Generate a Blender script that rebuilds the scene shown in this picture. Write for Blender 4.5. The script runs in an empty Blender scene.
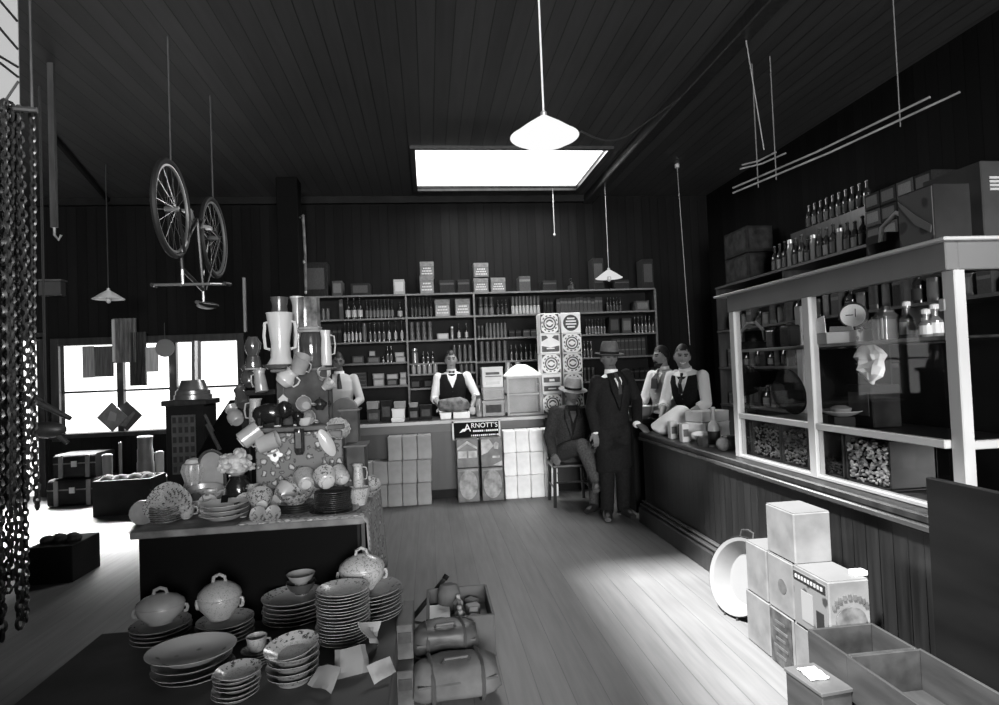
import bpy, bmesh, math, random
from mathutils import Vector as V, Matrix as MX, noise as NZ
random.seed(7)
C = bpy.context.scene.collection
PI = math.pi
# ---------------------------------------------------------------- camera frame
FL, EYE = 607.0, 1.5
_Y = V((-71, 19, FL)).normalized()
_X = V((5138, -189, FL)); _X = (_X - _Y * _X.dot(_Y)).normalized()
_Z = _X.cross(_Y)
def ray(x, y):
    v = V((x - 499.5, y - 352.5, FL)); return V((v.dot(_X), v.dot(_Y), v.dot(_Z)))
O = V((0, 0, EYE))
def PY(x, y, Y): w = ray(x, y); return O + w * (Y / w.y)
def PZ(x, y, z): w = ray(x, y); return O + w * ((z - EYE) / w.z)
def PX(x, y, X): w = ray(x, y); return O + w * (X / w.x)
def S(px, p): 
    q = V(p) - O
    return px * (_X.z * q.x + _Y.z * q.y + _Z.z * q.z) / FL
# ---------------------------------------------------------------- materials
MATS = {}
def M(name, c=.5, rough=.6, metal=0., spec=.35, nz=None, stretch=(1, 1, 1), bump=0., bscale=None):
    """plain grey surface with an optional noise mottling nz=(scale, amount)"""
    if name in MATS: return MATS[name]
    m = bpy.data.materials.new(name); m.use_nodes = True; MATS[name] = m
    nt = m.node_tree; b = nt.nodes['Principled BSDF']
    b.inputs['Base Color'].default_value = (c, c, c, 1); b.inputs['Roughness'].default_value = rough
    b.inputs['Metallic'].default_value = metal; b.inputs['Specular IOR Level'].default_value = spec
    if nz or bump:
        tc = nt.nodes.new('ShaderNodeTexCoord'); mp = nt.nodes.new('ShaderNodeMapping')
        nt.links.new(tc.outputs['Object'], mp.inputs['Vector']); mp.inputs['Scale'].default_value = stretch
        n = nt.nodes.new('ShaderNodeTexNoise'); nt.links.new(mp.outputs['Vector'], n.inputs['Vector'])
        n.inputs['Scale'].default_value = nz[0] if nz else bscale; n.inputs['Detail'].default_value = 5
        if nz:
            r = nt.nodes.new('ShaderNodeValToRGB'); nt.links.new(n.outputs['Fac'], r.inputs['Fac'])
            lo, hi = max(0, c * (1 - nz[1])), min(1, c * (1 + nz[1]))
            r.color_ramp.elements[0].position = .32; r.color_ramp.elements[1].position = .68
            r.color_ramp.elements[0].color = (lo, lo, lo, 1); r.color_ramp.elements[1].color = (hi, hi, hi, 1)
            nt.links.new(r.outputs['Color'], b.inputs['Base Color'])
        if bump:
            n2 = nt.nodes.new('ShaderNodeTexNoise'); nt.links.new(mp.outputs['Vector'], n2.inputs['Vector'])
            n2.inputs['Scale'].default_value = bscale or nz[0]; n2.inputs['Detail'].default_value = 4
            bp = nt.nodes.new('ShaderNodeBump'); bp.inputs['Strength'].default_value = bump; bp.inputs['Distance'].default_value = .02
            nt.links.new(n2.outputs['Fac'], bp.inputs['Height']); nt.links.new(bp.outputs['Normal'], b.inputs['Normal'])
    return m
def boards(name, c, width, axis, amt=.25, gap=.04, rough=.6, spec=.3, gapdark=.25, stretch=(6, .5, 6), wear=.25, bump=.6):
    """tongue and groove boards or floor planks: grooves every width metres along the axis"""
    m = bpy.data.materials.new(name); m.use_nodes = True; MATS[name] = m
    nt = m.node_tree; L = nt.links.new; N = nt.nodes.new; b = nt.nodes['Principled BSDF']
    b.inputs['Roughness'].default_value = rough; b.inputs['Specular IOR Level'].default_value = spec
    tc = N('ShaderNodeTexCoord'); sp = N('ShaderNodeSeparateXYZ'); L(tc.outputs['Object'], sp.inputs[0])
    def math_(op, a, bb=None):
        k = N('ShaderNodeMath'); k.operation = op
        for i, v in enumerate((a, bb)):
            if v is None: continue
            if isinstance(v, (int, float)): k.inputs[i].default_value = v
            else: L(v, k.inputs[i])
        return k.outputs[0]
    u = math_('DIVIDE', sp.outputs[axis], width)
    fl = math_('FLOOR', u); fr = math_('FRACT', u)
    wn = N('ShaderNodeTexWhiteNoise'); wn.noise_dimensions = '1D'; L(fl, wn.inputs['W'])
    edge = math_('LESS_THAN', fr, gap)
    mp = N('ShaderNodeMapping'); L(tc.outputs['Object'], mp.inputs[0]); mp.inputs['Scale'].default_value = stretch
    n = N('ShaderNodeTexNoise'); L(mp.outputs[0], n.inputs[0]); n.inputs['Scale'].default_value = 3; n.inputs['Detail'].default_value = 6
    n2 = N('ShaderNodeTexNoise'); L(tc.outputs['Object'], n2.inputs[0]); n2.inputs['Scale'].default_value = .9; n2.inputs['Detail'].default_value = 6
    k = math_('ADD', math_('MULTIPLY', math_('SUBTRACT', wn.outputs['Value'], .5), amt), math_('MULTIPLY', math_('SUBTRACT', n.outputs[0], .5), wear * 2))
    k = math_('ADD', k, math_('MULTIPLY', math_('SUBTRACT', n2.outputs[0], .5), wear * 1.6))
    k = math_('MULTIPLY', math_('ADD', k, 1), c)
    g = math_('SUBTRACT', 1, math_('MULTIPLY', edge, 1 - gapdark))
    k = math_('MULTIPLY', k, g)
    cb = N('ShaderNodeCombineColor'); [L(k, cb.inputs[i]) for i in range(3)]
    L(cb.outputs[0], b.inputs['Base Color'])
    bp = N('ShaderNodeBump'); bp.inputs['Strength'].default_value = bump; bp.inputs['Distance'].default_value = .01
    L(g, bp.inputs['Height']); L(bp.outputs[0], b.inputs['Normal'])
    return m
def spots(name, base, ink, scale, thr, rough=.3, spec=.5, thr2=None, ink2=None):
    """printed pattern: voronoi blots of ink on a base (transfer-printed china, floral cloth, labels)"""
    if name in MATS: return MATS[name]
    m = bpy.data.materials.new(name); m.use_nodes = True; MATS[name] = m
    nt = m.node_tree; L = nt.links.new; N = nt.nodes.new; b = nt.nodes['Principled BSDF']
    b.inputs['Roughness'].default_value = rough; b.inputs['Specular IOR Level'].default_value = spec
    tc = N('ShaderNodeTexCoord'); nz = N('ShaderNodeTexNoise'); nz.inputs['Scale'].default_value = scale * 1.5
    L(tc.outputs['Object'], nz.inputs[0])
    ad = N('ShaderNodeMixRGB'); ad.inputs[0].default_value = .035 if scale > 8 else .12; L(tc.outputs['Object'], ad.inputs[1]); L(nz.outputs[1], ad.inputs[2])
    vo = N('ShaderNodeTexVoronoi'); vo.inputs['Scale'].default_value = scale; L(ad.outputs[0], vo.inputs[0])
    r = N('ShaderNodeValToRGB'); e = r.color_ramp.elements; L(vo.outputs[0], r.inputs[0])
    e[0].position = thr - .06; e[0].color = (ink,) * 3 + (1,); e[1].position = thr + .06; e[1].color = (base,) * 3 + (1,)
    if thr2:
        x = e.new(thr2); x.color = (ink2,) * 3 + (1,); x2 = e.new(thr2 + .05); x2.color = (base,) * 3 + (1,)
    L(r.outputs[0], b.inputs['Base Color'])
    return m
def emit(name, s, c=1.):
    m = bpy.data.materials.new(name); m.use_nodes = True; MATS[name] = m
    nt = m.node_tree; nt.nodes.remove(nt.nodes['Principled BSDF']); e = nt.nodes.new('ShaderNodeEmission')
    e.inputs[0].default_value = (c, c, c, 1); e.inputs[1].default_value = s
    nt.links.new(e.outputs[0], nt.nodes['Material Output'].inputs[0]); return m
def glass(name, tint=.9, fac=.02, rough=.02):
    """window glass: mostly transparent with a fresnel reflection"""
    m = bpy.data.materials.new(name); m.use_nodes = True; MATS[name] = m
    nt = m.node_tree; L = nt.links.new; N = nt.nodes.new; nt.nodes.remove(nt.nodes['Principled BSDF'])
    t = N('ShaderNodeBsdfTransparent'); t.inputs[0].default_value = (tint,) * 3 + (1,)
    g = N('ShaderNodeBsdfGlossy'); g.inputs['Roughness'].default_value = rough
    f = N('ShaderNodeLayerWeight'); f.inputs[0].default_value = .5
    q1 = N('ShaderNodeMath'); q1.operation = 'POWER'; L(f.outputs['Facing'], q1.inputs[0]); q1.inputs[1].default_value = 4
    f = N('ShaderNodeMath'); f.operation = 'MULTIPLY_ADD'; L(q1.outputs[0], f.inputs[0]); f.inputs[1].default_value = .25; f.inputs[2].default_value = fac
    mx = N('ShaderNodeMixShader'); L(f.outputs[0], mx.inputs[0]); L(t.outputs[0], mx.inputs[1]); L(g.outputs[0], mx.inputs[2])
    L(mx.outputs[0], nt.nodes['Material Output'].inputs[0]); return m
# ---------------------------------------------------------------- mesh builder
def rot(x=0, y=0, z=0): return (MX.Rotation(z, 4, 'Z') @ MX.Rotation(y, 4, 'Y') @ MX.Rotation(x, 4, 'X'))
def T(x, y=0, z=0): return MX.Translation(V(x) if hasattr(x, '__len__') else V((x, y, z)))
class MB:
    def __init__(s): s.bm = bmesh.new(); s.mi = 0
    def _done(s, n0, m):
        s.bm.verts.ensure_lookup_table()
        if m is not None:
            for v in s.bm.verts[n0:]: v.co = m @ v.co
        s.bm.faces.ensure_lookup_table()
        return s
    def box(s, c, d, m=None, bev=0.):
        n0 = len(s.bm.verts); f0 = len(s.bm.faces)
        r = bmesh.ops.create_cube(s.bm, size=1)
        vs = r['verts']
        for v in vs: v.co = V((v.co.x * d[0] + c[0], v.co.y * d[1] + c[1], v.co.z * d[2] + c[2]))
        if m is not None:
            for v in vs: v.co = m @ v.co
        fs = set(f for v in vs for f in v.link_faces)
        for f in fs: f.material_index = s.mi
        if bev:
            es = list(set(e for v in vs for e in v.link_edges))
            bmesh.ops.bevel(s.bm, geom=es, offset=bev, segments=1, affect='EDGES', profile=.5, material=-1)
        return s
    def face(s, pts, m=None):
        vs = [s.bm.verts.new((m @ V(p)) if m is not None else V(p)) for p in pts]
        f = s.bm.faces.new(vs); f.material_index = s.mi; return s
    def prism(s, poly, d, m=None):
        """polygon in the local XZ plane extruded by d along +Y"""
        n = len(poly)
        a = [s.bm.verts.new((x, 0, z)) for x, z in poly]; b = [s.bm.verts.new((x, d, z)) for x, z in poly]
        fs = [s.bm.faces.new(a), s.bm.faces.new(b[::-1])]
        for i in range(n): fs.append(s.bm.faces.new((a[i], b[i], b[(i + 1) % n], a[(i + 1) % n])))
        for f in fs: f.material_index = s.mi
        if m is not None:
            for v in a + b: v.co = m @ v.co
        return s
    def rings(s, rings, closed_ring=True, cap=(True, True), loop=False):
        R = [[s.bm.verts.new(p) for p in r] for r in rings]
        n = len(R[0]); k = len(R)
        for i in range(k if loop else k - 1):
            A, B = R[i], R[(i + 1) % k]
            for j in range(n if closed_ring else n - 1):
                try: f = s.bm.faces.new((A[j], A[(j + 1) % n], B[(j + 1) % n], B[j])); f.material_index = s.mi
                except ValueError: pass
        if not loop:
            for ok, r in ((cap[0], R[0][::-1]), (cap[1], R[-1])):
                if ok and len(r) > 2:
                    f = s.bm.faces.new(r); f.material_index = s.mi
        return s
    def lathe(s, prof, n=16, m=None, sx=1., sy=1., wav=None, cap=(True, True)):
        """prof: (radius, z) pairs from the bottom; wav=(count, depth) scallops the outline"""
        rs = []
        for r, z in prof:
            ring = []
            for j in range(n):
                a = 2 * PI * j / n; q = max(r, 1e-4)
                if wav: q *= 1 + wav[1] * math.cos(a * wav[0])
                p = V((q * math.cos(a) * sx, q * math.sin(a) * sy, z)); ring.append(m @ p if m is not None else p)
            rs.append(ring)
        return s.rings(rs, cap=cap)
    def tube(s, pts, r, n=6, closed=False, flat=1., m=None):
        pts = [V(p) for p in pts]
        if m is not None: pts = [m @ p for p in pts]
        k = len(pts); rs = []
        up = None
        for i in range(k):
            if closed: t = pts[(i + 1) % k] - pts[i - 1]
            else: t = pts[min(i + 1, k - 1)] - pts[max(i - 1, 0)]
            if t.length < 1e-9: t = V((0, 0, 1))
            t.normalize()
            if up is None:
                up = V((0, 0, 1)) if abs(t.z) < .9 else V((1, 0, 0))
            a = t.cross(up)
            if a.length < 1e-6: a = t.orthogonal()
            a.normalize(); b = a.cross(t); up = b
            rr = r[i] if hasattr(r, '__len__') else r
            rs.append([pts[i] + a * (rr * math.cos(2 * PI * j / n)) + b * (rr * flat * math.sin(2 * PI * j / n)) for j in range(n)])
        return s.rings(rs, loop=closed)
    def loft(s, secs, n=20, cap=(True, True), pw=2.):
        """secs: (centre, half-width vector, half-depth vector) superellipse sections"""
        rs = []
        for c, ax, ay in secs:
            c, ax, ay = V(c), V(ax), V(ay); ring = []
            for j in range(n):
                a = 2 * PI * j / n; ca, sa = math.cos(a), math.sin(a)
                ring.append(c + ax * (math.copysign(abs(ca) ** (2 / pw), ca)) + ay * (math.copysign(abs(sa) ** (2 / pw), sa)))
            rs.append(ring)
        return s.rings(rs, cap=cap)
    def ball(s, c, r, n=14, m=None):
        r = r if hasattr(r, '__len__') else (r, r, r); k = max(6, n // 2 + 1)
        c = V(c)
        rs = []
        for i in range(k + 1):
            a = -PI / 2 + PI * i / k
            ring = []
            for j in range(n):
                b = 2 * PI * j / n
                p = V((max(math.cos(a), 1e-3) * math.cos(b) * r[0], max(math.cos(a), 1e-3) * math.sin(b) * r[1], math.sin(a) * r[2]))
                if m is not None: p = m @ p
                ring.append(c + p)
            rs.append(ring)
        return s.rings(rs)
    def to(s, name, mat, parent=None, smooth=35, loc=None):
        me = bpy.data.meshes.new(name)
        bmesh.ops.recalc_face_normals(s.bm, faces=s.bm.faces[:])
        s.bm.to_mesh(me); s.bm.free()
        for mm in (mat if isinstance(mat, (list, tuple)) else [mat]): me.materials.append(mm)
        if smooth:
            me.polygons.foreach_set('use_smooth', [True] * len(me.polygons))
            try: me.set_sharp_from_angle(angle=math.radians(smooth))
            except Exception: pass
        o = bpy.data.objects.new(name, me); C.objects.link(o)
        if parent is not None: o.parent = parent
        if loc is not None: o.location = loc
        return o
def tag(o, label, cat, group=None, kind=None):
    if label: o['label'] = label
    if cat: o['category'] = cat
    if group: o['group'] = group
    if kind: o['kind'] = kind
    return o
def thing(name, label, cat, loc=(0, 0, 0), rz=0., group=None):
    o = bpy.data.objects.new(name, None); C.objects.link(o); o.empty_display_size = .1
    o.location = loc; o.rotation_euler = (0, 0, rz); return tag(o, label, cat, group)
def struct(o): o['kind'] = 'structure'; return o
def dup(root, loc, rz=None, label=None, group=None, scale=None, eul=None):
    def cp(o, par):
        c = o.copy(); C.objects.link(c)
        if par is not None: c.parent = par
        for ch in [x for x in C.objects if x.parent == o]: cp(ch, c)
        return c
    KID = [x for x in kids.get(root.name, [])] if root.name in kids else None
    r = root.copy(); C.objects.link(r)
    if KID is None:
        KID = kids[root.name] = [x for x in C.objects if x.parent == root]
    for ch in KID:
        c = ch.copy(); C.objects.link(c); c.parent = r
        if ch.name not in kids: kids[ch.name] = [x for x in C.objects if x.parent == ch]
        for g in kids[ch.name]:
            gg = g.copy(); C.objects.link(gg); gg.parent = c
    r.location = loc
    if rz is not None: r.rotation_euler = (0, 0, rz)
    if eul is not None: r.rotation_euler = eul
    if scale is not None: r.scale = scale if hasattr(scale, '__len__') else (scale,) * 3
    if label: r['label'] = label
    if group: r['group'] = group
    return r
kids = {}
ORD = ['first', 'second', 'third', 'fourth', 'fifth', 'sixth', 'seventh', 'eighth', 'ninth', 'tenth', 'eleventh', 'twelfth', 'thirteenth', 'fourteenth', 'fifteenth', 'sixteenth', 'seventeenth', 'eighteenth', 'nineteenth', 'twentieth']
ORD += ['twenty-' + x for x in ORD[:9]] + ['thirtieth'] + ['thirty-' + x for x in ORD[:9]]
def remesh(mb, vox, smooth_it=2, dec=None):
    """fuse the overlapping lofts of a figure into one continuous surface"""
    me = bpy.data.meshes.new('tmp'); bmesh.ops.recalc_face_normals(mb.bm, faces=mb.bm.faces[:]); mb.bm.to_mesh(me); mb.bm.free()
    o = bpy.data.objects.new('tmp', me); C.objects.link(o)
    r = o.modifiers.new('r', 'REMESH'); r.mode = 'VOXEL'; r.voxel_size = vox
    if smooth_it: sm = o.modifiers.new('s', 'SMOOTH'); sm.iterations = smooth_it; sm.factor = .5
    dg = bpy.context.evaluated_depsgraph_get(); me2 = bpy.data.meshes.new_from_object(o.evaluated_get(dg))
    bpy.data.objects.remove(o); bpy.data.meshes.remove(me)
    return me2
def mesh_obj(name, me, mats, parent=None):
    me.materials.clear()
    for mm in (mats if isinstance(mats, (list, tuple)) else [mats]): me.materials.append(mm)
    me.polygons.foreach_set('use_smooth', [True] * len(me.polygons))
    o = bpy.data.objects.new(name, me); C.objects.link(o)
    if parent is not None: o.parent = parent
    return o
def text_mesh(txt, size, depth=.002, align='CENTER'):
    cu = bpy.data.curves.new('t', 'FONT'); cu.body = txt; cu.size = size; cu.extrude = depth; cu.align_x = align; cu.align_y = 'CENTER'
    o = bpy.data.objects.new('t', cu); C.objects.link(o)
    dg = bpy.context.evaluated_depsgraph_get(); me = bpy.data.meshes.new_from_object(o.evaluated_get(dg))
    bpy.data.objects.remove(o); return me
# ---------------------------------------------------------------- shared materials
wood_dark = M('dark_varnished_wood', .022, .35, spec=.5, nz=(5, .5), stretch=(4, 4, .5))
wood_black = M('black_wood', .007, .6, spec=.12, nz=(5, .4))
wood_mid = M('brown_crate_wood', .06, .6, nz=(4, .35), stretch=(1, 6, 6))
wood_pale = M('pale_wood', .35, .6, nz=(4, .3), stretch=(1, 8, 8))
white_paint = M('white_painted_wood', .42, .4, spec=.5, nz=(3, .08))
grey_paint = M('grey_painted_wood', .13, .4, spec=.5, nz=(3, .1))
paper_w = M('white_wrapping_paper', .86, .7, nz=(6, .1), bump=.5, bscale=7)
paper_g = M('buff_wrapping_paper', .26, .75, nz=(6, .15), bump=.5, bscale=7)
paper_d = M('brown_wrapping_paper', .2, .75, nz=(8, .3), bump=.4, bscale=8)
china = M('white_glazed_china', .42, .2, spec=.6, nz=(9, .05))
china_p = spots('printed_china', .32, .08, 75, .32)
china_pl = spots('lightly_printed_china', .3, .13, 90, .3)
china_g = M('grey_glazed_china', .24, .25, spec=.6, nz=(7, .2))
china_d = M('dark_glazed_china', .05, .2, spec=.6, nz=(8, .4))
black_gl = M('black_glaze', .012, .15, spec=.6)
iron = M('dark_iron', .03, .45, spec=.6, nz=(12, .4))
steel = M('bright_steel', .5, .3, metal=.9)
tinm = M('tin_plate', .45, .35, metal=.7, nz=(6, .2))
brass = M('dull_brass', .3, .35, metal=.8)
black_cloth = M('black_cloth', .005, .95, spec=.03)
suit = M('dark_wool_suit', .011, .9, spec=.12, nz=(60, .3))
suit2 = M('grey_wool_jacket', .032, .9, spec=.1, nz=(60, .3))
trou = M('dark_trousers', .012, .9, spec=.1, nz=(40, .3))
trou_g = M('grey_tweed_trousers', .06, .9, spec=.1, nz=(60, .3))
shirt_m = M('white_cotton_shirt', .72, .85, spec=.1, bump=.3, bscale=14)
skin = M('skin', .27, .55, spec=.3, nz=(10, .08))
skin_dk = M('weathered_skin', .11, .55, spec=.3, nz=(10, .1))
hair_m = M('dark_hair', .015, .6, nz=(50, .5))
eye_m = M('dark_eyes', .03, .4)
felt = M('grey_felt_hat', .09, .9, spec=.1, nz=(20, .2))
felt2 = M('dusty_felt_hat', .24, .9, spec=.1, nz=(20, .2))
leather = M('black_leather', .015, .4, spec=.5, nz=(15, .4))
ink = M('black_printing', .012, .5)
cream = M('cream_label', .3, .5, nz=(20, .08))
midlab = M('faded_label', .085, .6, nz=(25, .3))
dimlab = M('dim_label', .025, .6, nz=(25, .35))
darktin = M('dark_tin', .045, .35, spec=.5, nz=(8, .4))
bottle_m = M('dark_bottle_glass', .02, .12, spec=.7)
gl = glass('window_glass', .93); gl2 = glass('old_rippled_glass', .93, fac=.03, rough=.45)
clear_gl = glass('clear_glassware', .8, rough=.05)
floral = spots('floral_cloth', .15, .4, 24, .24, rough=.9, spec=.05, thr2=.42, ink2=.04)
canvas = M('grey_canvas', .1, .85, spec=.15, nz=(6, .3), bump=.4, bscale=9)
canvas_d = M('dark_leather_bag', .05, .5, spec=.4, nz=(7, .4), bump=.3, bscale=10)
# ================================================================ THE ROOM
LW, LS, LB, LSUN = 1900, 150, 300, 22.
ZC, YB, XR, YF = 4.1, 9.05, 4.45, -7.0
XL = PY(20, 400, YB).x - .25
floor_m = boards('floor_planks', .128, .15, 0, amt=.12, gap=.022, rough=.5, spec=.35, gapdark=.55, stretch=(9, .6, 1), wear=.38)
ceil_m = boards('ceiling_boards', .045, .142, 0, amt=.35, gap=.06, rough=.5, gapdark=.25, stretch=(6, .5, 1), wear=.3)
wall_m = boards('dark_wall_boards', .0065, .13, 0, amt=.4, gap=.05, rough=.75, spec=.06, gapdark=.3, stretch=(6, 6, .5), wear=.35)
wally_m = boards('dark_wall_boards_side', .005, .13, 1, amt=.4, gap=.05, rough=.75, spec=.06, gapdark=.3, stretch=(6, 6, .5), wear=.35)
cnt_m = boards('counter_boarding', .014, .085, 1, amt=.5, gap=.08, rough=.35, spec=.4, gapdark=.15, stretch=(9, 9, .7), wear=.9, bump=1.)
def grid_slab(mb, us, vs, w0, w1, hole, axis):
    """slab of cells with the named cells left open; axis = normal direction of the slab"""
    for i in range(len(us) - 1):
        for j in range(len(vs) - 1):
            if (i, j) in hole: continue
            c = ((us[i] + us[i + 1]) / 2, (vs[j] + vs[j + 1]) / 2, (w0 + w1) / 2); d = (us[i + 1] - us[i], vs[j + 1] - vs[j], w1 - w0)
            if axis == 'z': mb.box(c, d)
            elif axis == 'y': mb.box((c[0], c[2], c[1]), (d[0], d[2], d[1]))
            else: mb.box((c[2], c[0], c[1]), (d[2], d[0], d[1]))
    bmesh.ops.remove_doubles(mb.bm, verts=mb.bm.verts[:], dist=1e-5)
    return mb
mb = MB(); mb.box(((XL + XR) / 2, (YB + YF) / 2, -.05), (XR - XL + .6, YB - YF + .6, .1)); struct(mb.to('floor', floor_m, smooth=0))
SKX, SKY = (-.06, 2.24), (7.02, 8.62)
RX, RY = (-1.12, .3), (-.4, 2.9)       # unseen second roof light over the front, shaped for the sun patch
mb = grid_slab(MB(), sorted([XL - .3, RX[0], SKX[0], RX[1], SKX[1], XR + .3]), [YF - .3, RY[0], RY[1], SKY[0], SKY[1], YB + .3], ZC, ZC + .12, {(2, 3), (3, 3), (1, 1), (2, 1)}, 'z')
struct(mb.to('ceiling', ceil_m, smooth=0))
# skylight: a lined opening with the white sky behind its glass
mb = MB(); mb.box(((SKX[0] + SKX[1]) / 2, (SKY[0] + SKY[1]) / 2, ZC + .05), (SKX[1] - SKX[0], SKY[1] - SKY[0], .02))
sky = struct(mb.to('window_1', emit('skylight_sky', 3.0), smooth=0))
mb = MB()
for a in SKX: mb.box((a + (-.03 if a < 1 else .03), sum(SKY) / 2, ZC - .01), (.06, SKY[1] - SKY[0] + .12, .05))
for b in SKY: mb.box((sum(SKX) / 2, b + (-.03 if b < 8 else .03), ZC - .01), (SKX[1] - SKX[0], .06, .05))
struct(mb.to('trim_1', wood_dark, smooth=0))
mb = MB(); mb.box((2.52, (YB + YF) / 2, ZC - .06), (.14, YB - YF, .12), bev=.01); struct(mb.to('trim_2', wood_dark, smooth=0))
# far wall with the window bank and the bright doorway at the left
wx0, wx1 = PY(61, 390, YB).x, PY(239, 388, YB).x
wz0, wz1 = PY(62, 434, YB).z, PY(62, 346, YB).z
dx0, dx1 = PY(20, 400, YB).x, PY(39.5, 400, YB).x
mb = grid_slab(MB(), [XL - .3, dx0, dx1, wx0, wx1, XR + .3], [0, wz0, wz1, 2.15, ZC + .1], YB, YB + .14, {(1, 0), (1, 1), (1, 2), (3, 1)}, 'y')
struct(mb.to('wall_back', wall_m, smooth=0))
mb = MB(); mb.box(((wx0 + wx1) / 2, YB + .1, (wz0 + wz1) / 2), (wx1 - wx0, .02, wz1 - wz0))
win = struct(mb.to('window_2', emit('overcast_daylight', 2.2), smooth=0))
def fr(name, bars, par):
    k = MB()
    for c, d in bars: k.box(c, d, bev=.004)
    return k.to(name, wood_dark, par, smooth=0)
wm = [(PY(a, 400, YB).x, w) for a, w in ((120, .085), (173, .1))]
tz = PY(120, 390.5, YB).z
fr('window_mullion', [((a, YB + .05, (wz0 + wz1) / 2), (w, .08, wz1 - wz0)) for a, w in wm], win)
fr('window_transom', [(((wx0 + wx1) / 2, YB + .06, tz), (wx1 - wx0, .05, .03))], win)
fr('window_frame', [((wx0 - .05, YB - .02, (wz0 + wz1) / 2), (.1, .06, wz1 - wz0 + .2)), ((wx1 + .05, YB - .02, (wz0 + wz1) / 2), (.1, .06, wz1 - wz0 + .2)),
                    (((wx0 + wx1) / 2, YB - .02, wz1 + .05), (wx1 - wx0, .06, .1)), (((wx0 + wx1) / 2, YB - .05, wz0 - .03), (wx1 - wx0 + .2, .12, .06))], win)
mb = MB(); mb.box(((dx0 + dx1) / 2, YB + .1, 1.075), (dx1 - dx0, .02, 2.15)); door = struct(mb.to('door_1', MATS['overcast_daylight'], smooth=0))
fr('door_frame', [((dx1 + .045, YB - .02, 1.09), (.09, .06, 2.2)), ((dx0 - .045, YB - .02, 1.09), (.09, .06, 2.2)), (((dx0 + dx1) / 2, YB - .02, 2.2), (dx1 - dx0 + .18, .06, .09))], door)
mb = MB(); p0 = PY(246, 332, YB); p1 = PY(246, 278, YB); mb.box((p0.x, YB - .02, (p0.z + p1.z) / 2), (.035, .04, p1.z - p0.z)); struct(mb.to('trim_3', M('worn_trim', .3, .6), smooth=0))
mb = MB(); mb.box((-3.5, YB - .015, .09), (3.4, .03, .18)); mb.box((1.35, YB - .015, .09), (6.2, .03, .18)); struct(mb.to('baseboard_back', wood_dark, smooth=0))
mb = MB(); mb.box(((XL + 2.45) / 2, YB - .04, ZC - .05), (2.45 - XL, .08, .1)); struct(mb.to('trim_4', wood_black, smooth=0))
a, b = PZ(52, 132, ZC), PZ(108, 198, ZC)
mb = MB(); mb.tube([a + V((0, 0, -.03)), b + V((0, 0, -.03))], .035, 6); struct(mb.to('trim_5', wood_black, smooth=0))
mb = MB(); mb.box((XL - .07, (YB + YF) / 2, ZC / 2), (.14, YB - YF + .28, ZC)); struct(mb.to('wall_left', wally_m, smooth=0))
mb = MB(); mb.box((XR + .07, (YB + YF) / 2, ZC / 2), (.14, YB - YF + .28, ZC)); struct(mb.to('wall_right', wally_m, smooth=0))
# front of the shop behind the photographer: tall shop window with mullions, an unseen partition added for shade
WX, WZ = (-1.2, 3.2), (.75, 3.3)
mb = grid_slab(MB(), [XL - .1, WX[0], WX[1], XR + .1], [0, WZ[0], WZ[1], ZC], YF - .14, YF, {(1, 1)}, 'y')
struct(mb.to('wall_front', wall_m, smooth=0))
fr('window_3', [((WX[0] + (WX[1] - WX[0]) * q / 3, YF - .08, sum(WZ) / 2), (.07, .08, WZ[1] - WZ[0])) for q in range(4)], None)['kind'] = 'structure'
mb = MB(); mb.box((-2.6, .05, .73), (4.3, .05, 1.46)); struct(mb.to('wall_shade_screen', wall_m, smooth=0))  # unseen partition added to keep the window light off the left floor
# ---------------------------------------------------------------- lights
def area(name, loc, size, power, direction, spread=PI):
    l = bpy.data.lights.new(name, 'AREA'); l.shape = 'RECTANGLE'; l.size, l.size_y = size; l.energy = power; l.spread = spread
    o = bpy.data.objects.new(name, l); C.objects.link(o); o.location = loc
    o.rotation_euler = V(direction).to_track_quat('-Z', 'Y').to_euler(); return o
area('shop_window_daylight', (sum(WX) / 2, YF + .02, sum(WZ) / 2), (WX[1] - WX[0], WZ[1] - WZ[0]), LW, (0, 1, 0))
area('skylight_daylight', (sum(SKX) / 2, sum(SKY) / 2, ZC - .03), (2.2, 1.5), LS, (0, -.12, -1))
area('back_window_daylight', ((wx0 + wx1) / 2 - .5, YB - .12, 1.6), (2.4, .9), LB, (.1, -.8, -1), math.radians(62))
sl = bpy.data.lights.new('sun', 'SUN'); sl.energy = LSUN; sl.angle = math.radians(6)
so = bpy.data.objects.new('sun', sl); C.objects.link(so); so.location = (0, 0, 7)
so.rotation_euler = V((.45, .3, -.84)).to_track_quat('-Z', 'Y').to_euler()
w = bpy.data.worlds.new('World'); bpy.context.scene.world = w; w.use_nodes = True
w.node_tree.nodes['Background'].inputs[0].default_value = (.8, .8, .8, 1); w.node_tree.nodes['Background'].inputs[1].default_value = .3
# ---------------------------------------------------------------- camera
cd = bpy.data.cameras.new('camera'); cam = bpy.data.objects.new('camera', cd); C.objects.link(cam)
cd.sensor_width = 36; cd.sensor_fit = 'HORIZONTAL'; cd.lens = FL / 999 * 36; cd.clip_start = .05
r_, u_, b_ = V((_X.x, _Y.x, _Z.x)), -V((_X.y, _Y.y, _Z.y)), -V((_X.z, _Y.z, _Z.z))
mm = MX((r_, u_, b_)).transposed().to_4x4(); mm.translation = O; cam.matrix_world = mm
sc = bpy.context.scene; sc.camera = cam
sc.view_settings.view_transform = 'Standard'; sc.view_settings.look = 'None'; sc.view_settings.gamma = 1; sc.view_settings.exposure = 0
sc.cycles.use_denoising = True; sc.cycles.max_bounces = 8; sc.cycles.transparent_max_bounces = 16
sc.cycles.caustics_reflective = False; sc.cycles.caustics_refractive = False; sc.cycles.sample_clamp_indirect = 4
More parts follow.
